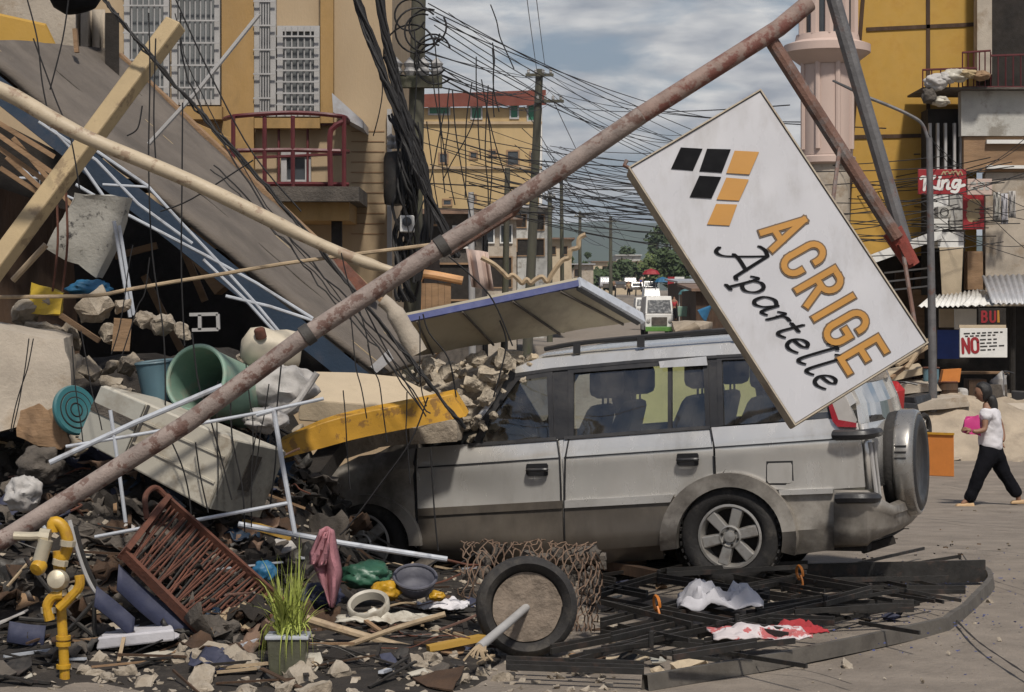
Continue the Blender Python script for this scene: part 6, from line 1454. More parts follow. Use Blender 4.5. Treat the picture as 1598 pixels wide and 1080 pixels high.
# ---- wooden blocks by the rear wheel and sill
one('timber_block', 'square timber beam end leaning before the rear wheel', 'timber', K['wood'], lambda m: m.beam(PZ(1024, 845, .18), PZ(1120, 890, .08), .09, .085))
one('timber_block', 'square pale timber end beside the sill of the car', 'timber', K['wood'], lambda m: m.beam(PZ(978, 880, .12), PZ(1000, 874, .12), .09, .11))
one('timber_block', 'long dark timber lying between tyre and sill', 'timber', K['brown_dark'], lambda m: m.beam(PZ(900, 872, .12), PZ(1035, 900, .1), .07, .07))
# ---- lower left: chairs, slabs, rags
for pts in (((108, 812), (122, 860), (138, 905), (160, 935), (205, 975)), ((118, 822), (130, 868), (150, 915), (168, 940)), ((40, 870), (60, 900), (110, 960)), ((105, 960), (155, 1000), (185, 1030)), ((150, 935), (110, 980), (70, 1015)), ((146, 935), (148, 985), (146, 1010)), ((30, 965), (70, 968), (110, 962))):
    rod('chair_tube', 'bent steel tube of a crushed chair in the lower left rubble', 'chair tube', K['bars'] if pts[0][0] != 108 else K['grille'], curve_pts(pr(10.95, *pts), 4), .013, 7, group='bent chair tubes in the lower left')
def strip(name, label, cat, mt, pts, w, Y, th=.01):
    m = MB(); c = curve_pts(pr(Y, *pts), 5); rows = [[p + Vector((0, 0, w / 2)) for p in c], [p - Vector((0, .06, w / 2)) for p in c]]; m.sheet(rows); return m.build(name, mt, label=label, cat=cat, smooth=True, solid=th)
strip('seat_band', 'navy blue chair backrest band left of the rusty rack', 'chair seat', K['navy'], ((150, 930), (178, 952), (210, 980)), .10, 10.9)
strip('seat_band', 'long navy fabric strip under the rusty rack', 'chair seat', K['navy'], ((185, 900), (235, 945), (300, 992)), .13, 11.05)
strip('seat_band', 'blue plastic chair seat at the lower left corner', 'chair seat', K['navy'], ((15, 985), (45, 990), (72, 992)), .10, 10.9)
one('grey_slab', 'flat grey slab with dark edge left of the rusty rack', 'slab', K['greybag'], lambda m: (m.hexa(pr(10.8, (150, 1015), (272, 1000), (300, 985, 11.2), (165, 985, 11.2), (152, 995), (272, 982), (262, 968, 11.2), (178, 975, 11.2))),), bevel=.01)
one('white_board', 'white streaked board lying below the grey slab', 'board', K['freezer'], lambda m: m.prism(pr(10.7, (215, 1022), (300, 1005, 11.0), (345, 1025, 11.0), (330, 1045), (260, 1062)), (0, 0, -.02)))
one('beige_slab', 'broad beige concrete slab at the bottom left edge', 'slab', K['plaster'], lambda m: (m.hexa(pr(10.55, (105, 1085), (225, 1090), (235, 1050, 11.0), (120, 1040, 11.0), (110, 1045), (215, 1055), (205, 1025, 11.0), (140, 1020, 11.0))), m.rough(4, .02, 6, 8)), smooth=True, ang=25)
for k, (a, b, c) in enumerate((((60, 800), (48, 740), 'grey'), )): pass
sack('dark_rags', 'matted brown root ball and rags below the wall lump', 'rags', P(62, 725, 11.9), (.13, .12, .10), K['concrete_dark'], 12.0)
sack('dark_rags', 'grey rag heap at the left edge above the pole', 'rags', P(38, 770, 11.6), (.10, .12, .10), K['sack'], 14.0)
# ---- loose sticks, laths, scraps of board and paper
def scraps():
    rnd = random.Random(11)
    for k in range(190):
        px = rnd.uniform(-10, 760); py = rnd.uniform(690, 1075) if px < 480 else rnd.uniform(870, 1070)
        p = PH(px, py, .03); a = rnd.uniform(0, 3.14); L_ = rnd.uniform(.12, .5); d = Vector((math.cos(a), math.sin(a) * .7, rnd.uniform(-.25, .35))) * L_ / 2
        q = p + d; q0 = p - d
        for e in (q, q0): e.z = max(e.z, hz(e.x, e.y) + .01)
        mt = rnd.choice(['wood', 'brown_dark', 'bars', 'bars', 'bamboo', 'dark', 'dark', 'bars', 'brown_dark', 'brown_dark', 'bars', 'white_steel'])
        one('lath', 'thin loose lath or rod strewn among the rubble', 'lath', K[mt], lambda m: m.beam(q0, q, rnd.uniform(.008, .03), rnd.uniform(.006, .016)), group='loose laths among the rubble')
    for k in range(70):
        px = rnd.uniform(-10, 760); py = rnd.uniform(760, 1075) if px < 480 else rnd.uniform(880, 1070)
        p = PH(px, py, .03); mt = rnd.choice(['freezer', 'concrete', 'dark', 'dark', 'navy', 'brown_dark', 'brown_dark', 'sack', 'bars', 'wood', 'concrete_dark', 'concrete_dark', 'bars'])
        s = rnd.uniform(.05, .16); x, y, z = frame((rnd.uniform(-.5, .5), rnd.uniform(-.9, 0), 1))
        pts = [p + (x * math.cos(b) + y * math.sin(b)) * s * rnd.uniform(.4, 1) for b in (0, 1.1, 2.3, 3.3, 4.2, 5.3)]
        one('scrap', 'small flat scrap of board, rag or paper among the rubble', 'scrap', K[mt], lambda m: (m.prism(pts, z * .008), m.rough(2, .012, 9, k)), group='flat scraps among the rubble', smooth=True)
    for k in range(150):
        px = rnd.uniform(1050, 1620); py = rnd.uniform(985, 1075) if k % 2 else rnd.uniform(800, 900)
        if px < 1300 and py < 985: px += 280; p = G(px, py, .036); s = rnd.uniform(.006, .026); a = rnd.uniform(0, 3)
        one('splinter', 'tiny flat splinter lying on the bare street in front', 'splinter', K[rnd.choice(['dark', 'plaster', 'concrete_dark', 'wood'])], lambda m: m.box(p, (s * 2, s * .6, .008), rot(0, 0, math.degrees(a))), group='splinters on the street')
scraps()

# ---- crumpled sheets, bent rods and gate litter that fill the heap
def filler():
    rnd = random.Random(77)
    for k in range(110):
        px = rnd.uniform(-20, 560); py = rnd.uniform(660, 1040) if px < 470 else rnd.uniform(700, 1000)
        p = PH(px, py, .02); mt = rnd.choice(['dark', 'dark', 'brown_dark', 'brown_dark', 'navy', 'bars', 'concrete_dark', 'concrete_dark', 'rust_tin', 'dark', 'brown_dark', 'bars', 'rubber', 'blue_fascia'])
        if p.y > 15: continue
        s = rnd.uniform(.14, .42); w = s * rnd.uniform(.4, .9); sd = rnd.uniform(0, 90); m3 = rot(rnd.uniform(-10, 60), rnd.uniform(-35, 35), rnd.uniform(0, 180)); rows = []
        for j in range(9):
            row = []
            for i in range(13):
                u = i / 12 - .5; v = j / 8 - .5; e = 1 + .25 * noise.noise(Vector((u * 5, v * 5, sd)))
                row.append(p + m3 @ Vector((u * s * e, v * w * e, .28 * w * noise.fractal(Vector((u * 4, v * 4, sd)), 1, 2, 3) + .3 * w * abs(noise.noise(Vector((u * 2, v * 1.2, sd + 9)))))))
            rows.append(row)
        m = MB(); m.sheet(rows); m.build('crumpled_sheet', K[mt], label='crumpled sheet of dark cloth, tin or plastic half buried in the heap', cat='sheet', group='crumpled sheets in the heap', smooth=True, solid=.006)
    for k in range(70):
        px = rnd.uniform(-20, 720); py = rnd.uniform(640, 1050) if px < 480 else rnd.uniform(880, 1050)
        p = PH(px, py, .02)
        if p.y > 15: continue
        a = rnd.uniform(0, 6.28); L_ = rnd.uniform(.2, .6); pts = [p]
        for i in range(3): a += rnd.uniform(-.7, .7); q = pts[-1] + Vector((math.cos(a), math.sin(a) * .6, rnd.uniform(-.2, .45))) * L_ / 3; q.z = max(q.z, hz(q.x, q.y) + .01); pts.append(q)
        rod('bent_rod', 'thin bent rod or reinforcement wire sticking out of the heap', 'rod', K[rnd.choice(['rust_rack', 'bars', 'bars', 'bamboo', 'wire', 'rust_pipe'])], curve_pts(pts, 4), rnd.uniform(.003, .008), 5, group='bent rods in the heap')
    for k in range(70):
        px = rnd.uniform(900, 1440); py = rnd.uniform(885, 1035)
        if py > 1040 - (px - 1010) * .16: continue
        p = PZ(px, py, .03); a = rnd.uniform(0, 3); s = rnd.uniform(.03, .11); mt = rnd.choice(['dark', 'bars', 'bars', 'concrete_dark', 'brown_dark', 'wood', 'navy', 'freezer_grey', 'concrete'])
        one('steel_scrap', 'small dark scrap lying between the bars of the folded gate', 'scrap', K[mt], lambda m: (m.chunk(p, (s * 1.6, s, s * .35), 16, rot(rnd.uniform(-15, 15), rnd.uniform(-15, 15), math.degrees(a))),), group='scraps between the gate bars', smooth=True)
filler()
# ================================================================ poles, cables
def post(name, label, top, bot, Y, r, mt, group=None, arms=(), extra=None):
    b = P(*bot, Y); b.z = gz(Y) - .2; t = thing(name, label, 'pole', (b.x, b.y, gz(Y)), group=group); a = P(*top, Y)
    m = MB(); m.tube([b, a.lerp(b, .5), a], [r, r * .85, r * .7], 12); m.build('shaft', mt, t, smooth=True)
    for x0, x1, y in arms:
        m = MB(); m.beam(P(x0, y, Y - r), P(x1, y, Y - r), .12, .12); arm = m.build('crossarm', mt, t)
        for k in range(4):
            c = P(lerp(x0, x1, (k + .4) / 3.8), y, Y - r); m = MB(); m.lathe(c + Vector((0, 0, .06)), (0, 0, 1), [(.04, 0), (.07, .05), (.05, .09), (.07, .13), (0, .2)], 8); m.build('insulator', K['grille'], arm)
    return t
MAINP = post('utility_pole', 'thick mossy utility pole wrapped in cables beside the tan building', (654, -30), (636, 640), 21.4, .105, K['old_pole'], arms=((610, 690, 128),))
post('utility_pole', 'tall middle pole with two crossarms in front of the yellow block', (842, 108), (822, 470), 85, .22, K['old_pole'], arms=((820, 864, 117), (834, 880, 158)))
for x, y, xb, Y, r, lb in ((792, 262, 786, 70, .13, 'grey pole left of the middle pole'), (858, 300, 858, 120, .18, 'mossy pole just right of the middle pole'), (876, 272, 878, 150, .17, 'thin pole against the sky right of the middle pole'),
                           (905, 330, 905, 200, .2, 'slender pole near the small cream shop house'), (953, 338, 953, 280, .28, 'far pole against the blue hills'), (612, 188, 612, 30, .09, 'slim grey post left of the thick pole'), (735, 300, 738, 52, .10, 'leaning post before the grey rusty roofed house')):
    post('street_pole', lb, (x, y), (xb, 500), Y, r, K['old_pole'] if Y > 60 else K['grille'], arms=(((x - 9, x + 9, y + 8),) if Y > 100 else ()))
rnd = random.Random(31)
def cable(pts, r, label='thin dark cable strung across the street between the poles', group='street cables', mt='wire'):
    m = MB(); m.tube(pts, r, 4, cap=False); return m.build('cable', K[mt], label=label, cat='cable', group=group)
def bundle(label, path, Y, n, spread, r):
    t = thing('cable_bundle', label, 'cables', P(*path[-1], Y))
    for k in range(n):
        ph = rnd.uniform(0, 6.28); s = spread * rnd.uniform(.3, 1); m = MB(); pts = []
        for i, p in enumerate(curve_pts([P(x, y, Y) for x, y in path], 7)):
            pts.append(p + Vector((math.cos(ph + i * .25) * s, math.sin(ph + i * .25) * s, rnd.uniform(-.02, .02))))
        m.tube(pts, r * rnd.uniform(.7, 1.2), 6); m.build('cable', K['wire'], t, smooth=True)
bundle('thick bundle of black cables hanging down beside the utility pole', [(548, -25), (575, 50), (600, 120), (628, 200), (655, 275), (690, 350), (712, 400)], 20.6, 14, .045, .014)
bundle('second black cable bundle crossing behind the first one', [(590, -25), (602, 60), (618, 130), (640, 200), (662, 270), (668, 340), (650, 440)], 20.9, 14, .05, .015)
bundle('bundle of black cables running from the top left corner down to the hood', [(150, -20), (185, 28), (290, 150), (400, 275), (520, 415), (640, 560), (726, 668)], 12.35, 5, .013, .008)
bundle('loose pair of cables sagging over the roof slab to the hood', [(330, 260), (420, 350), (500, 440), (590, 545), (668, 650)], 12.2, 2, .03, .006)
bundle('matted cables tied round the thick utility pole', [(625, 180), (640, 230), (636, 290), (630, 340), (634, 400), (636, 470)], 21.2, 14, .13, .014)
bundle('second loose pair of cables right of the thick bundle', [(270, 20), (300, 120), (420, 320), (560, 500), (650, 600)], 12.9, 2, .05, .005)
# long spans
for k in range(8): cable(sagged(P(rnd.uniform(655, 700), rnd.uniform(0, 60), 21.4), P(rnd.uniform(1050, 1330), rnd.uniform(190, 300), 60), rnd.uniform(.1, .5)), .007)
for k in range(7): cable(sagged(P(rnd.uniform(830, 875), rnd.uniform(112, 165), 85), P(rnd.uniform(1180, 1460), rnd.uniform(130, 300), rnd.uniform(34, 38)), rnd.uniform(.2, .9)), .011)
for k in range(9): cable(sagged(P(650, rnd.uniform(70, 130), 21.4), P(rnd.uniform(822, 862), rnd.uniform(112, 162), 85), rnd.uniform(.1, .6)), .009)
for k in range(30): cable(sagged(P(rnd.uniform(640, 760), rnd.uniform(190, 330), rnd.uniform(26, 60)), P(rnd.uniform(1440, 1620), rnd.uniform(215, 385), rnd.uniform(34.5, 36)), rnd.uniform(.1, .8)), .0085)
for k in range(16): cable(sagged(P(rnd.uniform(790, 880), rnd.uniform(150, 330), rnd.uniform(85, 120)), P(rnd.uniform(940, 1010), rnd.uniform(330, 400), 300), rnd.uniform(.3, 1.5)), .024, mt='wire_far')
for k in range(12): cable(sagged(P(rnd.uniform(850, 880), rnd.uniform(220, 330), 110), P(rnd.uniform(1080, 1180), rnd.uniform(225, 345), 80), rnd.uniform(.1, .9)), .017, mt='wire_far')
for x0, y0, x1, y1 in ((820, -20, 838, 112), (835, -20, 850, 100), (700, 20, 838, 116), (660, 82, 838, 122)): cable(sagged(P(x0, y0, 60), P(x1, y1, 85), .05), .012)
# slack drops and loops round the pole
for k in range(22):
    x = rnd.uniform(585, 770); y = rnd.uniform(-20, 200); Y = rnd.uniform(19.5, 21.3); L_ = rnd.uniform(80, 260); dx_ = rnd.uniform(-9, 12); pts = [(x, y)]
    for i in range(4): dx_ += rnd.uniform(-7, 7); pts.append((pts[-1][0] + dx_, pts[-1][1] + L_ / 4))
    cable(curve_pts([P(a, b, Y) for a, b in pts], 6), .006, 'slack cable end dangling near the thick utility pole', 'slack cables near the utility pole')
for k in range(8):
    c = P(rnd.uniform(600, 680), rnd.uniform(20, 110), 21); m = MB(); m.ring(c, (rnd.uniform(-.5, .5), -1, rnd.uniform(-.3, .3)), rnd.uniform(.12, .28), .01, 20, 4, a0=rnd.uniform(0, 90), a1=rnd.uniform(250, 400)); m.build('cable_loop', K['wire'], label='curled loop of loose black cable near the top of the utility pole', cat='cable', group='cable loops near the utility pole')
# thin wires over the wreck on the left
for pts in (((40, -10), (58, 60), (66, 130), (80, 200)), ((108, -10), (98, 60), (78, 140)), ((52, 60), (85, 150), (110, 215), (125, 300)), ((232, 20), (234, 120), (232, 260), (238, 400), (255, 520), (258, 640), (255, 790)), ((243, 60), (240, 180), (243, 250)), ((285, 160), (284, 290), (283, 420), (288, 540)), ((222, 165), (215, 200), (198, 212)), ((270, -10), (330, 120), (395, 240), (470, 330)),
            ((268, 690), (285, 730), (296, 780), (300, 850)), ((305, 690), (312, 740), (325, 800)), ((360, 600), (362, 680), (378, 760), (382, 830)), ((440, 560), (432, 640), (430, 720), (420, 800)), ((668, 620), (640, 690), (590, 760), (545, 820), (530, 835)), ((672, 700), (678, 800), (684, 860)), ((300, 520), (310, 600), (330, 660), (362, 780)), ((560, 460), (600, 540), (665, 650)), ((395, 250), (300, 310), (250, 330)), ((700, 400), (735, 430), (770, 470), (800, 540)), ((660, 490), (670, 520), (700, 560), (712, 620)), ((780, 500), (790, 540), (770, 620))):
    cable(curve_pts(pr(12.0 if pts[0][1] < 500 else 11.7, *pts), 5), .0045, 'thin loose wire dangling over the wreckage', 'thin wires over the wreckage')
for k in range(16):
    x = rnd.uniform(20, 720); y = rnd.uniform(380, 700); pts = [(x, y)]
    dx_ = rnd.uniform(-10, 14)
    for i in range(4): dx_ += rnd.uniform(-4, 4); pts.append((pts[-1][0] + dx_, pts[-1][1] + rnd.uniform(20, 55)))
    cable(curve_pts(pr(11.7, *pts), 4), .0035, 'thin loose wire dangling over the wreckage', 'thin wires over the wreckage')
# boxes on the poles
def meter():
    t = thing('meter_box', 'pale meter box fixed to the thick utility pole', 'box', P(634, 362, 21.0)); m = MB(); bbox(m, 624, 336, 646, 362, 21.0, .13); m.build('case', K['white'], t, bevel=.01); m = MB(); m.lathe(P(635, 346, 20.99), (0, -1, 0), [(.05, 0), (.05, .02), (0, .025)], 14); m.build('dial', K['winglass'], t)
    t = thing('transformer', 'dark transformer box mass on the utility pole at balcony height', 'transformer', P(618, 330, 21.3)); m = MB(); m.lathe(P(618, 322, 21.4), (0, 0, 1), [(0, 0), (.12, .02), (.13, .1), (.13, .5), (.11, .56), (0, .58)], 18); m.build('tank', K['bars'], t, smooth=True); m = MB()
    for k in range(3): m.lathe(P(610 + k * 9, 232, 21.4), (0, 0, 1), [(.03, 0), (.05, .04), (.03, .08), (.05, .12), (.0, .16)], 8)
    m.build('bushing', K['grille'], t)
meter()
rod('conduit', 'pale crooked conduit looping over the fallen panel', 'conduit', K['bamboo'], curve_pts(pr(24, (751, 402), (770, 412), (786, 426), (793, 433), (800, 429), (809, 436), (815, 442), (822, 436), (828, 442), (836, 436), (846, 432), (854, 440), (860, 430), (868, 418), (878, 406), (888, 402), (891, 390), (902, 386), (904, 372), (914, 366)), 4), .032, 6)
def cabinet():
    Y = 27; t = thing('timber_gate', 'brown boarded gate under an orange pipe frame beyond the roof slab', 'gate', P(680, 500, Y))
    for k in range(5):
        m = MB(); bbox(m, 654 + k * 10, 442, 663.6 + k * 10, 520, Y, .06); m.build('plank', K['wood'], t)
    m = MB(); m.tube(curve_pts([P(652, 495, Y), P(651, 445, Y), P(656, 430, Y), P(668, 428, Y), P(722, 438, Y)], 4), .06, 10); m.build('pipe_frame', mat('orange_pipe', (.5, .27, .12), .6, var=.2), t, smooth=True)
cabinet()
one('pink_tarp', 'faded pinkish hanging sheet before the grey rusty roofed house', 'tarp', K['pink'], lambda m: m.sheet([[P(727 + i * 5 + j * 3, 388 + j * 20 + i * .8, 38 + .15 * math.sin(i * 1.4)) for i in range(8)] for j in range(4)]), smooth=True, solid=.02)
# ---- street lamp on the right
def lamp():
    Y = 33.0; b = P(1457, 640, Y); t = thing('street_lamp', 'grey street lamp post with a long bent arm in front of the shop house', 'street lamp', (b.x, Y, gz(Y)))
    m = MB(); m.tube([(b.x, Y, gz(Y)), P(1454, 480, Y), P(1450, 215, Y)], [.075, .065, .05], 12); m.build('post', K['grey_pipe'], t, smooth=True)
    m = MB(); m.tube(curve_pts([P(1450, 225, Y), P(1440, 195, Y), P(1420, 180, Y), P(1380, 162, Y), P(1335, 145, Y)], 5), .028, 8); m.build('arm', K['grey_pipe'], t, smooth=True)
    m = MB(); m.hexa([P(1298, 127, Y - .06), P(1338, 147, Y - .06), P(1338, 147, Y + .06), P(1298, 127, Y + .06), P(1300, 124, Y - .05), P(1336, 140, Y - .05), P(1336, 140, Y + .05), P(1300, 124, Y + .05)]); m.build('lamp_head', K['trim_black'], t, bevel=.015)
lamp()
# ================================================================ the far street: stalls and vehicles
def vehicle(name, label, px, ytop, ybot, Y, w, L_, body, roofm=None, bumper=None, van=True, group='vehicles far down the street'):
    c = P(px, ybot, Y); z0 = c.z; h = P(px, ytop, Y).z - z0; t = thing(name, label, 'van' if van else 'car', (c.x, Y, z0), group=group)
    X = c.x; hw = w / 2; f = lambda x, y, z: Vector((X + x, Y + y, z0 + z))
    m = MB(); hb = h * .55
    m.hexa([f(-hw, 0, .35), f(hw, 0, .35), f(hw, L_, .35), f(-hw, L_, .35), f(-hw, .05, hb), f(hw, .05, hb), f(hw, L_, hb), f(-hw, L_, hb)]); y0 = .5 if van else 1.3
    m.hexa([f(-hw, y0 - .4, hb), f(hw, y0 - .4, hb), f(hw, L_ - .1, hb), f(-hw, L_ - .1, hb), f(-hw * .9, y0, h), f(hw * .9, y0, h), f(hw * .9, L_ - .3, h), f(-hw * .9, L_ - .3, h)]); m.build('body', body, t, bevel=.05)
    m = MB(); m.hexa([f(-hw * .86, y0 - .42, hb + .08), f(hw * .86, y0 - .42, hb + .08), f(hw * .86, y0 - .3, hb + .08), f(-hw * .86, y0 - .3, hb + .08), f(-hw * .8, y0 - .1, h * .9), f(hw * .8, y0 - .1, h * .9), f(hw * .8, y0 + .05, h * .9), f(-hw * .8, y0 + .05, h * .9)]); m.build('windscreen', K['winglass'], t)
    m = MB(); m.box(f(0, -.03, .35 + (hb - .35) * .55), (w * .55, .06, (hb - .35) * .5)); m.build('grille', K['concrete_dark'], t)
    for s in (-1, 1):
        m = MB(); m.lathe(f(s * hw * .78, -.02, .35 + (hb - .35) * .6), (0, -1, 0), [(.12, 0), (.12, .04), (0, .06)], 12); m.build('headlight', K['trim_bright'], t)
        for y in (.8, L_ - .9):
            m = MB(); m.lathe(f(s * (hw - .1), y, .33), (s, 0, 0), [(.0, -.1), (.33, -.1), (.33, .1), (.2, .12), (0, .12)], 16); m.build('wheel', K['rubber'], t, smooth=True, ang=40)
    m = MB(); m.box(f(0, -.08, .42), (w, .14, .3)); m.build('bumper', bumper or K['concrete_dark'], t, bevel=.03)
vehicle('jeepney', 'white passenger jeepney with green bumper coming down the street', 1029, 462, 524, 128, 1.75, 5.2, K['white'], bumper=mat('green_bumper', (.09, .22, .04), .5))
vehicle('parked_car', 'white car directly behind the green bumpered jeepney', 1008, 464, 496, 175, 1.7, 4.2, K['white'], van=False)
vehicle('parked_van', 'white van farther up the street behind the jeepney', 1018, 450, 478, 235, 1.9, 4.8, K['white'])
vehicle('parked_car', 'dark car below the red canopy in the far street', 1016, 438, 458, 290, 1.9, 4.5, K['winglass'], van=False)
vehicle('parked_van', 'pale blue van at the left side of the far street', 946, 432, 452, 330, 2.0, 4.8, K['greybag'])
vehicle('parked_car', 'grey car at the left side of the far street', 968, 438, 452, 350, 2.2, 4.5, K['concrete_dark'], van=False)
vehicle('parked_van', 'dark van with open door at the end of the far street', 984, 432, 450, 370, 2.4, 4.8, K['bars'])
vehicle('parked_car', 'silver car left of the white vehicles in the far street', 995, 440, 455, 330, 1.9, 4.5, K['trim_bright'], van=False)
def canopy(label, px, ytop, ybot, Y, w, mt, pole=True, cat='canopy'):
    c = P(px, ybot, Y); t = thing('market_canopy', label, cat, (c.x, Y, gz(Y)), group='market canopies along the far street'); h = P(px, ytop, Y).z
    m = MB(); m.lathe((c.x, Y, 0), (0, 0, 1), [(w / 2, h - w * .32), (w * .36, h - w * .12), (.04, h)], 10); m.build('cover', mt, t, solid=.02)
    m = MB()
    for s in (-1, 1): m.tube([(c.x + s * w * .42, Y, gz(Y)), (c.x + s * w * .42, Y, h - w * .26)], .05, 6)
    m.build('legs', K['grille'], t)
canopy('red domed canopy with white edge over the far street', 1016, 419, 450, 255, 2.3, K['sign_red'])
canopy('blue canopy right of the red one in the far street', 1034, 432, 455, 230, 1.9, K['blue_tarp'])
canopy('teal market umbrella behind the jeepney', 1074, 449, 480, 165, 1.7, K['teal'], cat='umbrella')
t_, f_, w_, h_ = board('street_banner', 'red and white printed banner over the stalls at the right of the far street', 1042, 432, 1068, 446, 190, K['white'], 'banner'); 
m = MB(); m.prism([f_(0, 0), f_(w_ * .36, 0), f_(w_ * .42, h_), f_(0, h_)], (0, -.02, 0)); m.build('red_half', K['sign_red'], t_); add_lines(t_, f_, [(w_ * .45, w_ * .95, h_ * .6, .14), (w_ * .45, w_ * .9, h_ * .25, .14)], K['sign_red'])
one('stall_tarp', 'blue tarp hanging slack from a stall right of the jeepney', 'tarp', K['blue_tarp'], lambda m: m.sheet([[P(1088 + i * 3.2 + j * 1.2 * (1 - i / 4), 484 - i * 1.2 + j * (5 - abs(i - 4) * .75), 112 + .1 * i) for i in range(9)] for j in range(6)]), smooth=True, solid=.02)
shop('market_stall', 'dark timber market stall right of the jeepney', 1086, 1145, 452, 118, 10, K['brown_dark'], K['rust_tin'], cat='stall', group='stalls at the right of the far street')
shop('market_stall', 'farther dark stall with tin roof behind the teal umbrella', 1062, 1110, 440, 172, 14, K['brown_dark'], K['tin'], cat='stall', group='stalls at the right of the far street')
one('crate', 'green and white crate standing before the stall right of the jeepney', 'crate', K['green_drum'], lambda m: (m.hexa([P(1058, 494, 122), P(1072, 494, 122), P(1072, 494, 122.6), P(1058, 494, 122.6), P(1057, 478, 122), P(1073, 478, 122), P(1073, 478, 122.6), P(1057, 478, 122.6)]),), bevel=.04)
one('sand_bank', 'low sandy heap at the right kerb of the far street', 'sand', K['sand'], lambda m: (m.chunk(P(1082, 512, 112), (2.4, 4, .8), 24), m.rough(2, .08, 1, 2)), smooth=True)
# ================================================================ right kerb
def mound():
    m = MB(); rows = []
    for j in range(30):
        Y = 31.5 + j * .22; row = []
        for i in range(50):
            X = P(1335, 0, 34).x + i * .095; u = (X - P(1335, 0, 34).x) / 4.6
            h = sst(0, .18, u) * (1 - sst(.62, .98, u)) * sst(31.5, 33.4, Y) * (.95 + .25 * noise.fractal(Vector((X * .9, Y * .9, 2)), 1, 2, 4)); row.append(Vector((X, Y, gz(Y) - .03 + h * .95)))
        rows.append(row)
    m.sheet(rows); m.build('sand_heap', K['sand'], label='sandy rubble heap before the ochre building on the right', cat='sand', kind='stuff', smooth=True)
mound()
for k, (pts, Y) in enumerate(((((1372, 586), (1440, 574), (1445, 584), (1376, 598)), 33.8), (((1380, 602), (1462, 598), (1470, 610), (1384, 618)), 33.3), (((1425, 626), (1508, 620), (1514, 634), (1432, 642)), 32.8))):
    one('stone_slab', ('thin pale slab jutting from the sandy heap', 'second pale slab under the thin one on the sandy heap', 'broad worn slab at the foot of the sandy heap')[k], 'slab', K['plaster_grey'] if k else K['plaster'], lambda m: (m.prism(pr(Y, *pts), (.1, .9, .05)), m.rough(3, .03, 3, k)), smooth=True, ang=28)
rr = random.Random(8)
for k in range(46):
    random.seed(k + 300); px = rr.uniform(1360, 1600); py = rr.uniform(645, 735); p = G(px, py); chunk_at(p, rr.uniform(.05, .22), 'rubble_piece', K['sand'], 'sandy rubble piece on the pavement behind the walking woman', 'rubble', 'rubble pieces on the far pavement', 14, .5)
def oboard():
    p = G(1445, 742); q = G(1489, 744); t = thing('orange_board', 'upright orange board standing on the street beside the spare wheel', 'board', (p + q) / 2); h = (742 - 676) * p.y / F
    m = MB(); m.hexa([p, q, q + Vector((0, .05, 0)), p + Vector((0, .05, 0)), p + Vector((0, .02, h)), q + Vector((0, .02, h)), q + Vector((0, .07, h)), p + Vector((0, .07, h))]); m.build('panel', K['orange_board'], t, bevel=.006)
    m = MB(); m.beam((p + q) / 2 + Vector((0, .06, h * .9)), (p + q) / 2 + Vector((0, .5, 0)), .05, .04); m.build('prop', K['wood'], t)
    m = MB(); m.beam(p + Vector((0, .01, h)), q + Vector((0, .01, h)), .03, .03); m.build('top_strip', K['yellow_beam'], t)
oboard()
def drums():
    for k, (px, y0, y1, Y, r, mt, lb) in enumerate(((1480, 596, 632, 33.5, .155, K['brown_dark'], 'dark brown drum standing before the blue board'), (1453, 574, 630, 33.8, .13, K['blue_bucket'], 'blue grey painted drum left of the dark brown drum'))):
        b = P(px, y1, Y); h = (y1 - y0) * Y / F; t = thing('steel_drum', lb, 'drum', b); m = MB(); m.lathe(b, (0, 0, 1), [(0, 0), (r, 0), (r, h * .3), (r * 1.05, h * .32), (r, h * .35), (r, h * .63), (r * 1.05, h * .66), (r, h * .69), (r, h), (r * .9, h), (r * .9, h * .97), (0, h * .97)], 20); m.build('shell', mt, t, smooth=True, ang=50)
        m = MB(); m.ring(b + Vector((0, 0, h)), (0, 0, 1), r, .015, 20, 5); m.build('rim', K['rust_rack'], t, smooth=True)
    b = P(1482, 596, 33.5); one('carton', 'torn brown carton set on the dark brown drum', 'carton', K['orange_board'], lambda m: (m.hexa([b + Vector((-.16, -.1, 0)), b + Vector((.14, -.1, 0)), b + Vector((.14, .1, 0)), b + Vector((-.16, .1, 0)), b + Vector((-.12, -.1, .2)), b + Vector((.17, -.1, .22)), b + Vector((.17, .1, .22)), b + Vector((-.12, .1, .2))]),))
    one('kerb_platform', 'raised concrete platform under the shop house on the right', 'platform', K['plaster_grey'], lambda m: m.hexa([P(1436, 648, 33), P(1700, 648, 33), P(1700, 648, 37), P(1436, 648, 37), P(1438, 630, 33.2), P(1700, 628, 33.2), P(1700, 628, 37), P(1438, 630, 37)]), bevel=.03)
drums()
for k, (x, y, w, h, c) in enumerate(((1462, 128, .26, .2, 'sack'), (1475, 122, .22, .15, 'sack'), (1490, 118, .3, .16, 'freezer'), (1450, 150, .18, .2, 'concrete_dark'), (1468, 158, .2, .12, 'freezer'), (1508, 116, .24, .12, 'cream'), (1532, 118, .2, .12, 'wood'))):
    sack('stored_bag', ('white bundle at the outer corner of the balcony', 'grey bundle beside the corner bundle on the balcony', 'long pale bundle on the balcony rail', 'dark bundle hanging under the balcony corner', 'pale bundle under the balcony floor', 'cream bundle behind the balcony rail', 'brown bundle by the grey pillar')[k], 'bundle', P(x, y, 35.6), (w * .75, .16, h * .7), K[c], k * 3.1)
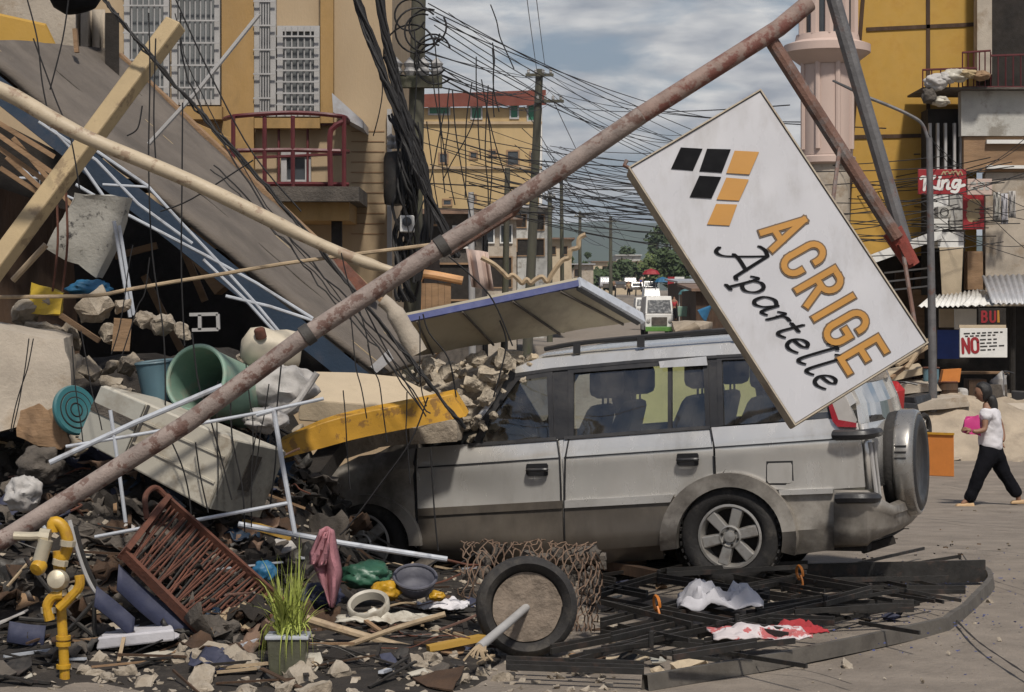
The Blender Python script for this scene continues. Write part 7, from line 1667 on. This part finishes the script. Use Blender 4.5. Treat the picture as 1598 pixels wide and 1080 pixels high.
def motorbike(name, label, px, py, Y, ang, col, front=True):
    b = P(px, py, Y); b.z = max(b.z, gz(Y)); t = thing(name, label, 'motorcycle', b, R(ang)); M_ = WM(t); q = lambda x, y, z: M_ @ Vector((x, y, z))
    for s in (-.62, .62):
        c = q(s, 0, .28); ax = (q(0, 1, 0) - q(0, 0, 0)).normalized(); m = MB(); m.ring(c, ax, .24, .045, 24, 8); w = m.build('wheel', K['rubber'], t, smooth=True); m = MB()
        for k in range(6):
            x, y, z = frame(ax); d = x * math.cos(k * 1.047) + y * math.sin(k * 1.047); m.tube([c, c + d * .22], .012, 5)
        m.lathe(c, ax, [(0, -.05), (.05, -.05), (.05, .05), (0, .05)], 10); m.build('spoke', K['alloy'], w)
    m = MB(); m.hull([q(*p) for p in ((-.35, -.12, .4), (-.35, .12, .4), (.3, -.12, .4), (.3, .12, .4), (-.1, -.14, .72), (-.1, .14, .72), (.35, -.1, .75), (.35, .1, .75), (-.3, 0, .7))]); m.build('engine_cover', K['trim_black'], t, bevel=.02)
    m = MB(); m.hull([q(*p) for p in ((-.75, -.1, .76), (-.75, .1, .76), (-.1, -.14, .7), (-.1, .14, .7), (-.7, -.09, .86), (-.7, .09, .86), (-.1, -.1, .82), (-.1, .1, .82))]); m.build('saddle', K['trim_black'], t, bevel=.02)
    m = MB(); m.hull([q(*p) for p in ((.42, -.16, .55), (.42, .16, .55), (.62, -.12, .5), (.62, .12, .5), (.45, -.2, .95), (.45, .2, .95), (.66, -.14, .92), (.66, .14, .92), (.5, -.1, 1.08), (.5, .1, 1.08))]); m.build('front_fairing', col, t, bevel=.03)
    m = MB(); m.tube([q(.62, 0, .28), q(.45, 0, 1.0)], .03, 8); m.build('fork', K['grille'], t, smooth=True)
    m = MB(); m.tube(curve_pts([q(.35, -.34, 1.02), q(.45, -.15, 1.06), q(.45, .15, 1.06), q(.35, .34, 1.02)], 4), .015, 6); m.build('handlebar', K['trim_black'], t, smooth=True)
    m = MB(); m.lathe(q(.66, 0, .85), (q(1, 0, 0) - q(0, 0, 0)), [(.09, -.02), (.09, .01), (.05, .04), (0, .05)], 14); m.build('headlight', K['lampglass'], t, smooth=True)
motorbike('motorcycle', 'red motorcycle parked on the rubble behind the spare wheel', 1414, 704, 31.0, 235, K['red_plastic'])
motorbike('motorcycle', 'grey motorcycle cut off by the right edge of the picture', 1612, 680, 34, 160, K['grille'])
# ---- the walking woman
def skinned(name, verts, edges, radii, mt, parent, sub=2):
    me = bpy.data.meshes.new(name); inv = WM(parent).inverted(); me.from_pydata([inv @ Vector(v) for v in verts], edges, []); o = bpy.data.objects.new(name, me); COL.objects.link(o); o.parent = parent; me.materials.append(mt)
    o.modifiers.new('skin', 'SKIN'); sv = me.skin_vertices[0].data
    for i, r in enumerate(radii): sv[i].radius = (r, r) if not isinstance(r, tuple) else r
    sv[0].use_root = True; q = o.modifiers.new('subdivision', 'SUBSURF'); q.levels = sub; q.render_levels = sub
    o.modifiers['skin'].use_smooth_shade = True; return o
def woman():
    Y = 25.0; foot = G(1512, 790); Y = foot.y; s = Y / F
    t = thing('person', 'woman in white t-shirt and black trousers walking left with a pink bag', 'person', foot)
    def q(px, py, d=0.0): return P(px, py, Y + d)
    # body: pelvis root, spine, neck, arms, legs
    V = [q(1546, 697), q(1546, 675), q(1544, 652), q(1541, 636), q(1538, 626),                       # 0-4 pelvis .. neck
         q(1538, 643, -.15), q(1537, 671, -.20), q(1522, 674, -.24), q(1517, 672, -.24),                 # 5-8 near arm
         q(1552, 643, .15), q(1562, 664, .20), q(1566, 682, .15), q(1564, 690, .12),                       # 9-12 far arm
         q(1541, 705, -.08), q(1528, 742, -.09), q(1511, 779, -.08), q(1500, 788, -.09),                  # 13-16 near leg
         q(1553, 705, .08), q(1566, 738, .09), q(1588, 768, .08), q(1590, 784, .08)]                       # 17-20 far leg
    E = [(0, 1), (1, 2), (2, 3), (3, 4), (2, 5), (5, 6), (6, 7), (7, 8), (2, 9), (9, 10), (10, 11), (11, 12), (0, 13), (13, 14), (14, 15), (15, 16), (0, 17), (17, 18), (18, 19), (19, 20)]
    Rr = [.05, .085, .11, .05, .043, .045, .036, .027, .026, .045, .036, .027, .026, .06, .056, .036, .028, .06, .056, .036, .03]
    b = skinned('body', V, E, Rr, K['skin'], t)
    skinned('t_shirt', [q(1547, 709), q(1546, 690), q(1546, 672), q(1544.5, 653), q(1543, 640), q(1537, 645, -.16), q(1539, 658, -.19), q(1552, 645, .16), q(1558, 657, .19)], [(0, 1), (1, 2), (2, 3), (3, 4), (3, 5), (5, 6), (3, 7), (7, 8)], [.14, .155, .145, .16, .09, .075, .07, .075, .07], K['tshirt'], t)
    skinned('trousers', [q(1547, 684), q(1547, 699), q(1541, 713, -.07), q(1528, 742, -.09), q(1511, 785, -.08), q(1554, 713, .07), q(1567, 738, .09), q(1590, 776, .08)], [(0, 1), (1, 2), (2, 3), (3, 4), (1, 5), (5, 6), (6, 7)], [.12, .14, .115, .088, .072, .115, .088, .072], K['trousers'], t)
    # head turned to the left, looking slightly down
    hc = q(1533.5, 613); m = MB(); bmesh.ops.create_icosphere(m.bm, subdivisions=4, radius=1.0); fd = Vector((-.95, .25, -.18)).normalized(); up = Vector((-.12, 0, 1)); sd = fd.cross(up).normalized(); up = sd.cross(fd).normalized()
    for v in m.bm.verts:
        c = v.co.copy(); x, y, z = c.x, c.y, c.z; k = 1.0
        jaw = max(0, -z); px = x * (.092 - .018 * jaw); py = y * (.072 - .02 * jaw * jaw); pz = z * .112
        if x > .75: px += .018 * math.exp(-((z + .12) ** 2) / .03 - (y ** 2) / .02) + .006 * math.exp(-((z + .5) ** 2) / .01 - y * y / .08) - .010 * math.exp(-((z - .12) ** 2) / .02 - (abs(y) - .38) ** 2 / .03)
        v.co = hc + fd * px + sd * py + up * pz
    hd = m.build('head', K['skin'], b, smooth=True, ang=80)
    m = MB()
    for e in (-1, 1): m.lathe(hc + fd * .079 + sd * e * .028 + up * .012, fd, [(0, -.004), (.009, 0), (.005, .004), (0, .005)], 10)
    m.build('eyes', K['hair'], hd); m = MB(); m.tube([hc + fd * .081 - up * .055 + sd * -.018, hc + fd * .086 - up * .054, hc + fd * .081 - up * .055 + sd * .018], .004, 5); m.build('mouth', K['sign_red'], hd)
    m = MB(); 
    for e in (-1, 1): m.lathe(hc + sd * e * .069 - fd * .004, sd * e, [(.024, -.01), (.022, .006), (0, .004)], 10)
    m.build('ears', K['skin'], hd)
    m = MB(); bmesh.ops.create_icosphere(m.bm, subdivisions=4, radius=1.0)
    for v in list(m.bm.verts):
        c = v.co; x, y, z = c.x, c.y, c.z; k = 1 + .04 * noise.noise(Vector((x * 3, y * 8, z * 2))); front = max(0, x) * (1 - sst(.15, .75, z))
        v.co = hc + fd * (x * .104 * k * (1 - .95 * front) - .010) + sd * y * .082 * k * (1 - .5 * front) + up * (z * .120 * k + .012)
    m.build('hair', K['hair'], t, smooth=True, ang=80)
    skinned('ponytail', [q(1544, 616, -.02), q(1550, 628, -.02), q(1551, 644, -.03), q(1549, 656, -.03)], [(0, 1), (1, 2), (2, 3)], [.06, .062, .05, .02], K['hair'], t)
    # hands: palm with five fingers each
    def hand(wr, fd, up, curl):
        fd = Vector(fd).normalized(); up = Vector(up).normalized(); sd = fd.cross(up).normalized(); up = sd.cross(fd); V = [wr, wr + fd * .045]; E = [(0, 1)]; Rr = [.024, (.034, .018)]
        for k, L_ in enumerate((.055, .065, .06, .048)):
            i = len(V); o = wr + fd * .075 + sd * (k - 1.5) * .018; V += [o, o + fd * L_ * .5 - up * curl * .3, o + fd * L_ * .75 - up * curl]; E += [(1, i), (i, i + 1), (i + 1, i + 2)]; Rr += [.0095, .0085, .007]
        i = len(V); V += [wr + fd * .035 - sd * .042 - up * .01, wr + fd * .06 - sd * .05 - up * .03]; E += [(1, i), (i, i + 1)]; Rr += [.011, .009]
        skinned('hand', V, E, Rr, K['skin'], b, 1)
    hand(q(1517, 672, -.24), (-.8, .2, .2), (0, -.6, .8), .03); hand(q(1564, 690, .12), (-.2, 0, -1), (-1, 0, .1), .02)
    sack_c = q(1518, 664, -.13); m = MB(); m.hull([sack_c + Vector(p) for p in ((-.12, -.05, -.08), (.08, -.05, -.12), (.10, .06, -.11), (-.11, .06, -.08), (-.10, -.04, .05), (-.03, -.03, .11), (.06, -.03, .13), (.07, .04, .12), (-.06, .04, .10))]); m.rough(3, .022, 11, 2)
    m.build('handbag', K['hotpink'], label='bright pink bag held against the chest by the walking woman', cat='bag', smooth=True)
    for px, py, d in ((1506, 788, -.085), (1592, 783, .08)):
        m = MB(); c = q(px, py, d); m.hexa([c + Vector(p) for p in ((-.12, -.045, -.025), (.11, -.04, -.025), (.11, .04, -.025), (-.12, .045, -.025), (-.10, -.04, .012), (.10, -.035, .03), (.10, .035, .03), (-.10, .04, .012))]); m.build('sandal', K['sandal'], t, bevel=.015)
woman()
_tx = bpy.data.textures.new('cloth_folds', 'CLOUDS'); _tx.noise_scale = .11; _tx.noise_depth = 2
for _o in COL.objects:
    if _o.name.split('.')[0] in ('t_shirt', 'trousers') and _o.parent and _o.parent.name == 'person':
        _o.modifiers['subdivision'].levels = _o.modifiers['subdivision'].render_levels = 4
        _m = _o.modifiers.new('folds', 'DISPLACE'); _m.texture = _tx; _m.texture_coords = 'LOCAL'; _m.strength = .028; _m.mid_level = .5
one('yellow_stall_board', 'pale yellow green painted board seen through the car windows', 'board', mat('pale_yellow_green_board', (.50, .46, .20), .8, var=.12, vs=2), lambda m: m.hexa([P(965, 760, 19), P(1180, 760, 19), P(1180, 760, 19.06), P(965, 760, 19.06), P(965, 556, 19), P(1180, 556, 19), P(1180, 556, 19.06), P(965, 556, 19.06)]))
one('brown_stall_board', 'grey plywood sheet beside the yellow board seen through the car windows', 'board', K['plaster_grey'], lambda m: m.hexa([P(860, 760, 19.2), P(955, 760, 19.2), P(955, 760, 19.26), P(860, 760, 19.26), P(860, 580, 19.2), P(955, 575, 19.2), P(955, 575, 19.26), P(860, 580, 19.26)]))

# ---- people and clutter far down the street and along the right kerb
def small_person(px, py, Y, shirt, label):
    f = P(px, py, Y); t = thing('person', label, 'person', f, group='people far down the street'); q = lambda x, y, z: f + Vector((x, y, z))
    skinned('body', [q(0, 0, .86), q(0, 0, 1.1), q(0, 0, 1.36), q(0, 0, 1.48), q(0, -.02, 1.62), q(-.2, 0, 1.3), q(-.26, -.05, .92), q(.2, 0, 1.3), q(.26, -.05, .92), q(-.09, 0, .5), q(-.1, .05, .04), q(.09, -.05, .5), q(.12, -.15, .04)],
        [(0, 1), (1, 2), (2, 3), (3, 4), (2, 5), (5, 6), (2, 7), (7, 8), (0, 9), (9, 10), (0, 11), (11, 12)], [.13, .12, .14, .05, .10, .055, .04, .055, .04, .075, .05, .075, .05], K['skin'], t, 1)
    skinned('shirt', [q(0, 0, .88), q(0, 0, 1.1), q(0, 0, 1.36), q(-.2, 0, 1.27), q(.2, 0, 1.27)], [(0, 1), (1, 2), (2, 3), (2, 4)], [.16, .15, .16, .075, .075], shirt, t, 1)
    skinned('trousers', [q(0, 0, .95), q(0, 0, .86), q(-.09, 0, .5), q(-.1, .05, .08), q(.09, -.05, .5), q(.12, -.15, .08)], [(0, 1), (1, 2), (2, 3), (1, 4), (4, 5)], [.13, .15, .10, .075, .10, .075], K['trousers'], t, 1)
for px, py, Y, c, lb in ((981, 462, 220, 'cream', 'pedestrian in pale shirt alone on the far road surface'), (1000, 452, 270, 'blue', 'pedestrian in blue beside the far vehicles'), (1052, 500, 140, 'redcloth', 'pedestrian in red right of the jeepney'), (1062, 478, 185, 'white', 'pedestrian in white near the teal umbrella'), (1046, 466, 215, 'navy', 'pedestrian in navy below the blue canopy'), (958, 455, 300, 'wood', 'pedestrian in brown by the pale blue van'), (1078, 500, 135, 'gas_yellow', 'pedestrian in yellow in front of the dark stall')):
    small_person(px, py, Y, K[c], lb)
def kerb_clutter():
    r = random.Random(41)
    def bx(name, lb, cat, x0, y0, x1, y1, Y, d, mt, bev=.01):
        m = MB(); bbox(m, x0, y0, x1, y1, Y, d); return m.build(name, K[mt], label=lb, cat=cat, bevel=bev)
    t = thing('air_conditioner', 'grey air conditioner box fixed on the white panel below the King sign', 'air conditioner', P(1475, 345, 35.8)); m = MB(); bbox(m, 1464, 322, 1484, 340, 35.5, .35); m.build('case', K['dirty_white'], t, bevel=.01); m = MB(); m.ring(P(1474, 331, 35.48), (0, 1, 0), .07, .008, 18, 5); m.build('fan_guard', K['bars'], t)
    bx('crate', 'dark crate under the NO banner', 'crate', 1512, 592, 1540, 628, 34.0, .4, 'brown_dark'); bx('crate', 'grey crate right of the dark crate under the NO banner', 'crate', 1545, 600, 1572, 628, 34.0, .4, 'concrete_dark')
    bx('shelf_board', 'thin shelf board above the crates in the dark shop', 'shelf', 1496, 580, 1580, 584, 34.6, .3, 'wood'); bx('sack_pile', 'pale flour sack by the drum before the dark shop', 'sack', 1497, 606, 1512, 630, 33.7, .3, 'sack', .05)
    for k, (x, y0, y1) in enumerate(((1550, 300, 345), (1562, 302, 350), (1574, 298, 340))):
        m = MB(); m.sheet([[P(x + i * 2.2 + math.sin(i * 2) * .6, lerp(y0, y1, j / 4), 35.6 + .05 * math.sin(i * 1.8 + j)) for i in range(6)] for j in range(5)]); m.build('hung_cloth', K[('dirty_white', 'greybag', 'sack')[k]], label=('white cloth hung at the left on the grey wall of the shop house', 'grey cloth hung in the middle on the grey wall of the shop house', 'beige cloth hung at the right on the grey wall of the shop house')[k], cat='cloth', smooth=True, solid=.006)
    for k in range(9):
        a = P(1440 + r.uniform(-4, 12), r.uniform(150, 360), 34.6); b = P(1600 + r.uniform(0, 60), r.uniform(140, 420), 34.6); cable(sagged(a, b, r.uniform(.05, .3)), .006, 'thin service cable drooping across the shop house front', 'cables on the shop house')
    for k in range(14):
        random.seed(900 + k); p = G(r.uniform(1380, 1620), r.uniform(655, 720), .02); m = MB(); s = r.uniform(.08, .3); m.chunk(p, (s * 1.6, s, .04), 14, rot(r.uniform(-12, 12), r.uniform(-12, 12), r.uniform(0, 180))); m.build('plank_scrap', K[r.choice(['wood', 'plaster_grey', 'tin', 'rust_tin', 'dirty_white'])], label='flat broken board piece on the rubble strewn far pavement', cat='scrap', group='board pieces on the far pavement')
    for k, (x0, y0, x1, y1, mt) in enumerate(((1370, 575, 1412, 560, 'wood'), (1390, 590, 1430, 560, 'wood'), (1400, 570, 1450, 540, 'bamboo'), (1415, 575, 1446, 530, 'bamboo'))):
        m = MB(); m.beam(P(x0, y0, 33), P(x1, y1, 33.8), .06, .04); m.build('plank', K[mt], label=('lowest plank', 'second lowest plank', 'long pale pole', 'steep pale pole')[k] + ' propped on the sandy heap behind the sign corner', cat='plank')
kerb_clutter()

def haze():
    m = MB(); m.box((0, 2900, 145), (14000, 6200, 320)); o = m.build('haze', None, kind='stuff', label='thin bluish air fading the far hills', cat='haze')
    mt = bpy.data.materials.new('haze_air'); mt.use_nodes = True; nt = mt.node_tree; nt.nodes.clear()
    out = nt.nodes.new('ShaderNodeOutputMaterial'); v = nt.nodes.new('ShaderNodeVolumePrincipled'); v.inputs['Color'].default_value = (.86, .93, 1.0, 1); v.inputs['Density'].default_value = 0.00012; v.inputs['Anisotropy'].default_value = 0.2
    nt.links.new(v.outputs[0], out.inputs['Volume']); o.data.materials.append(mt)
haze()
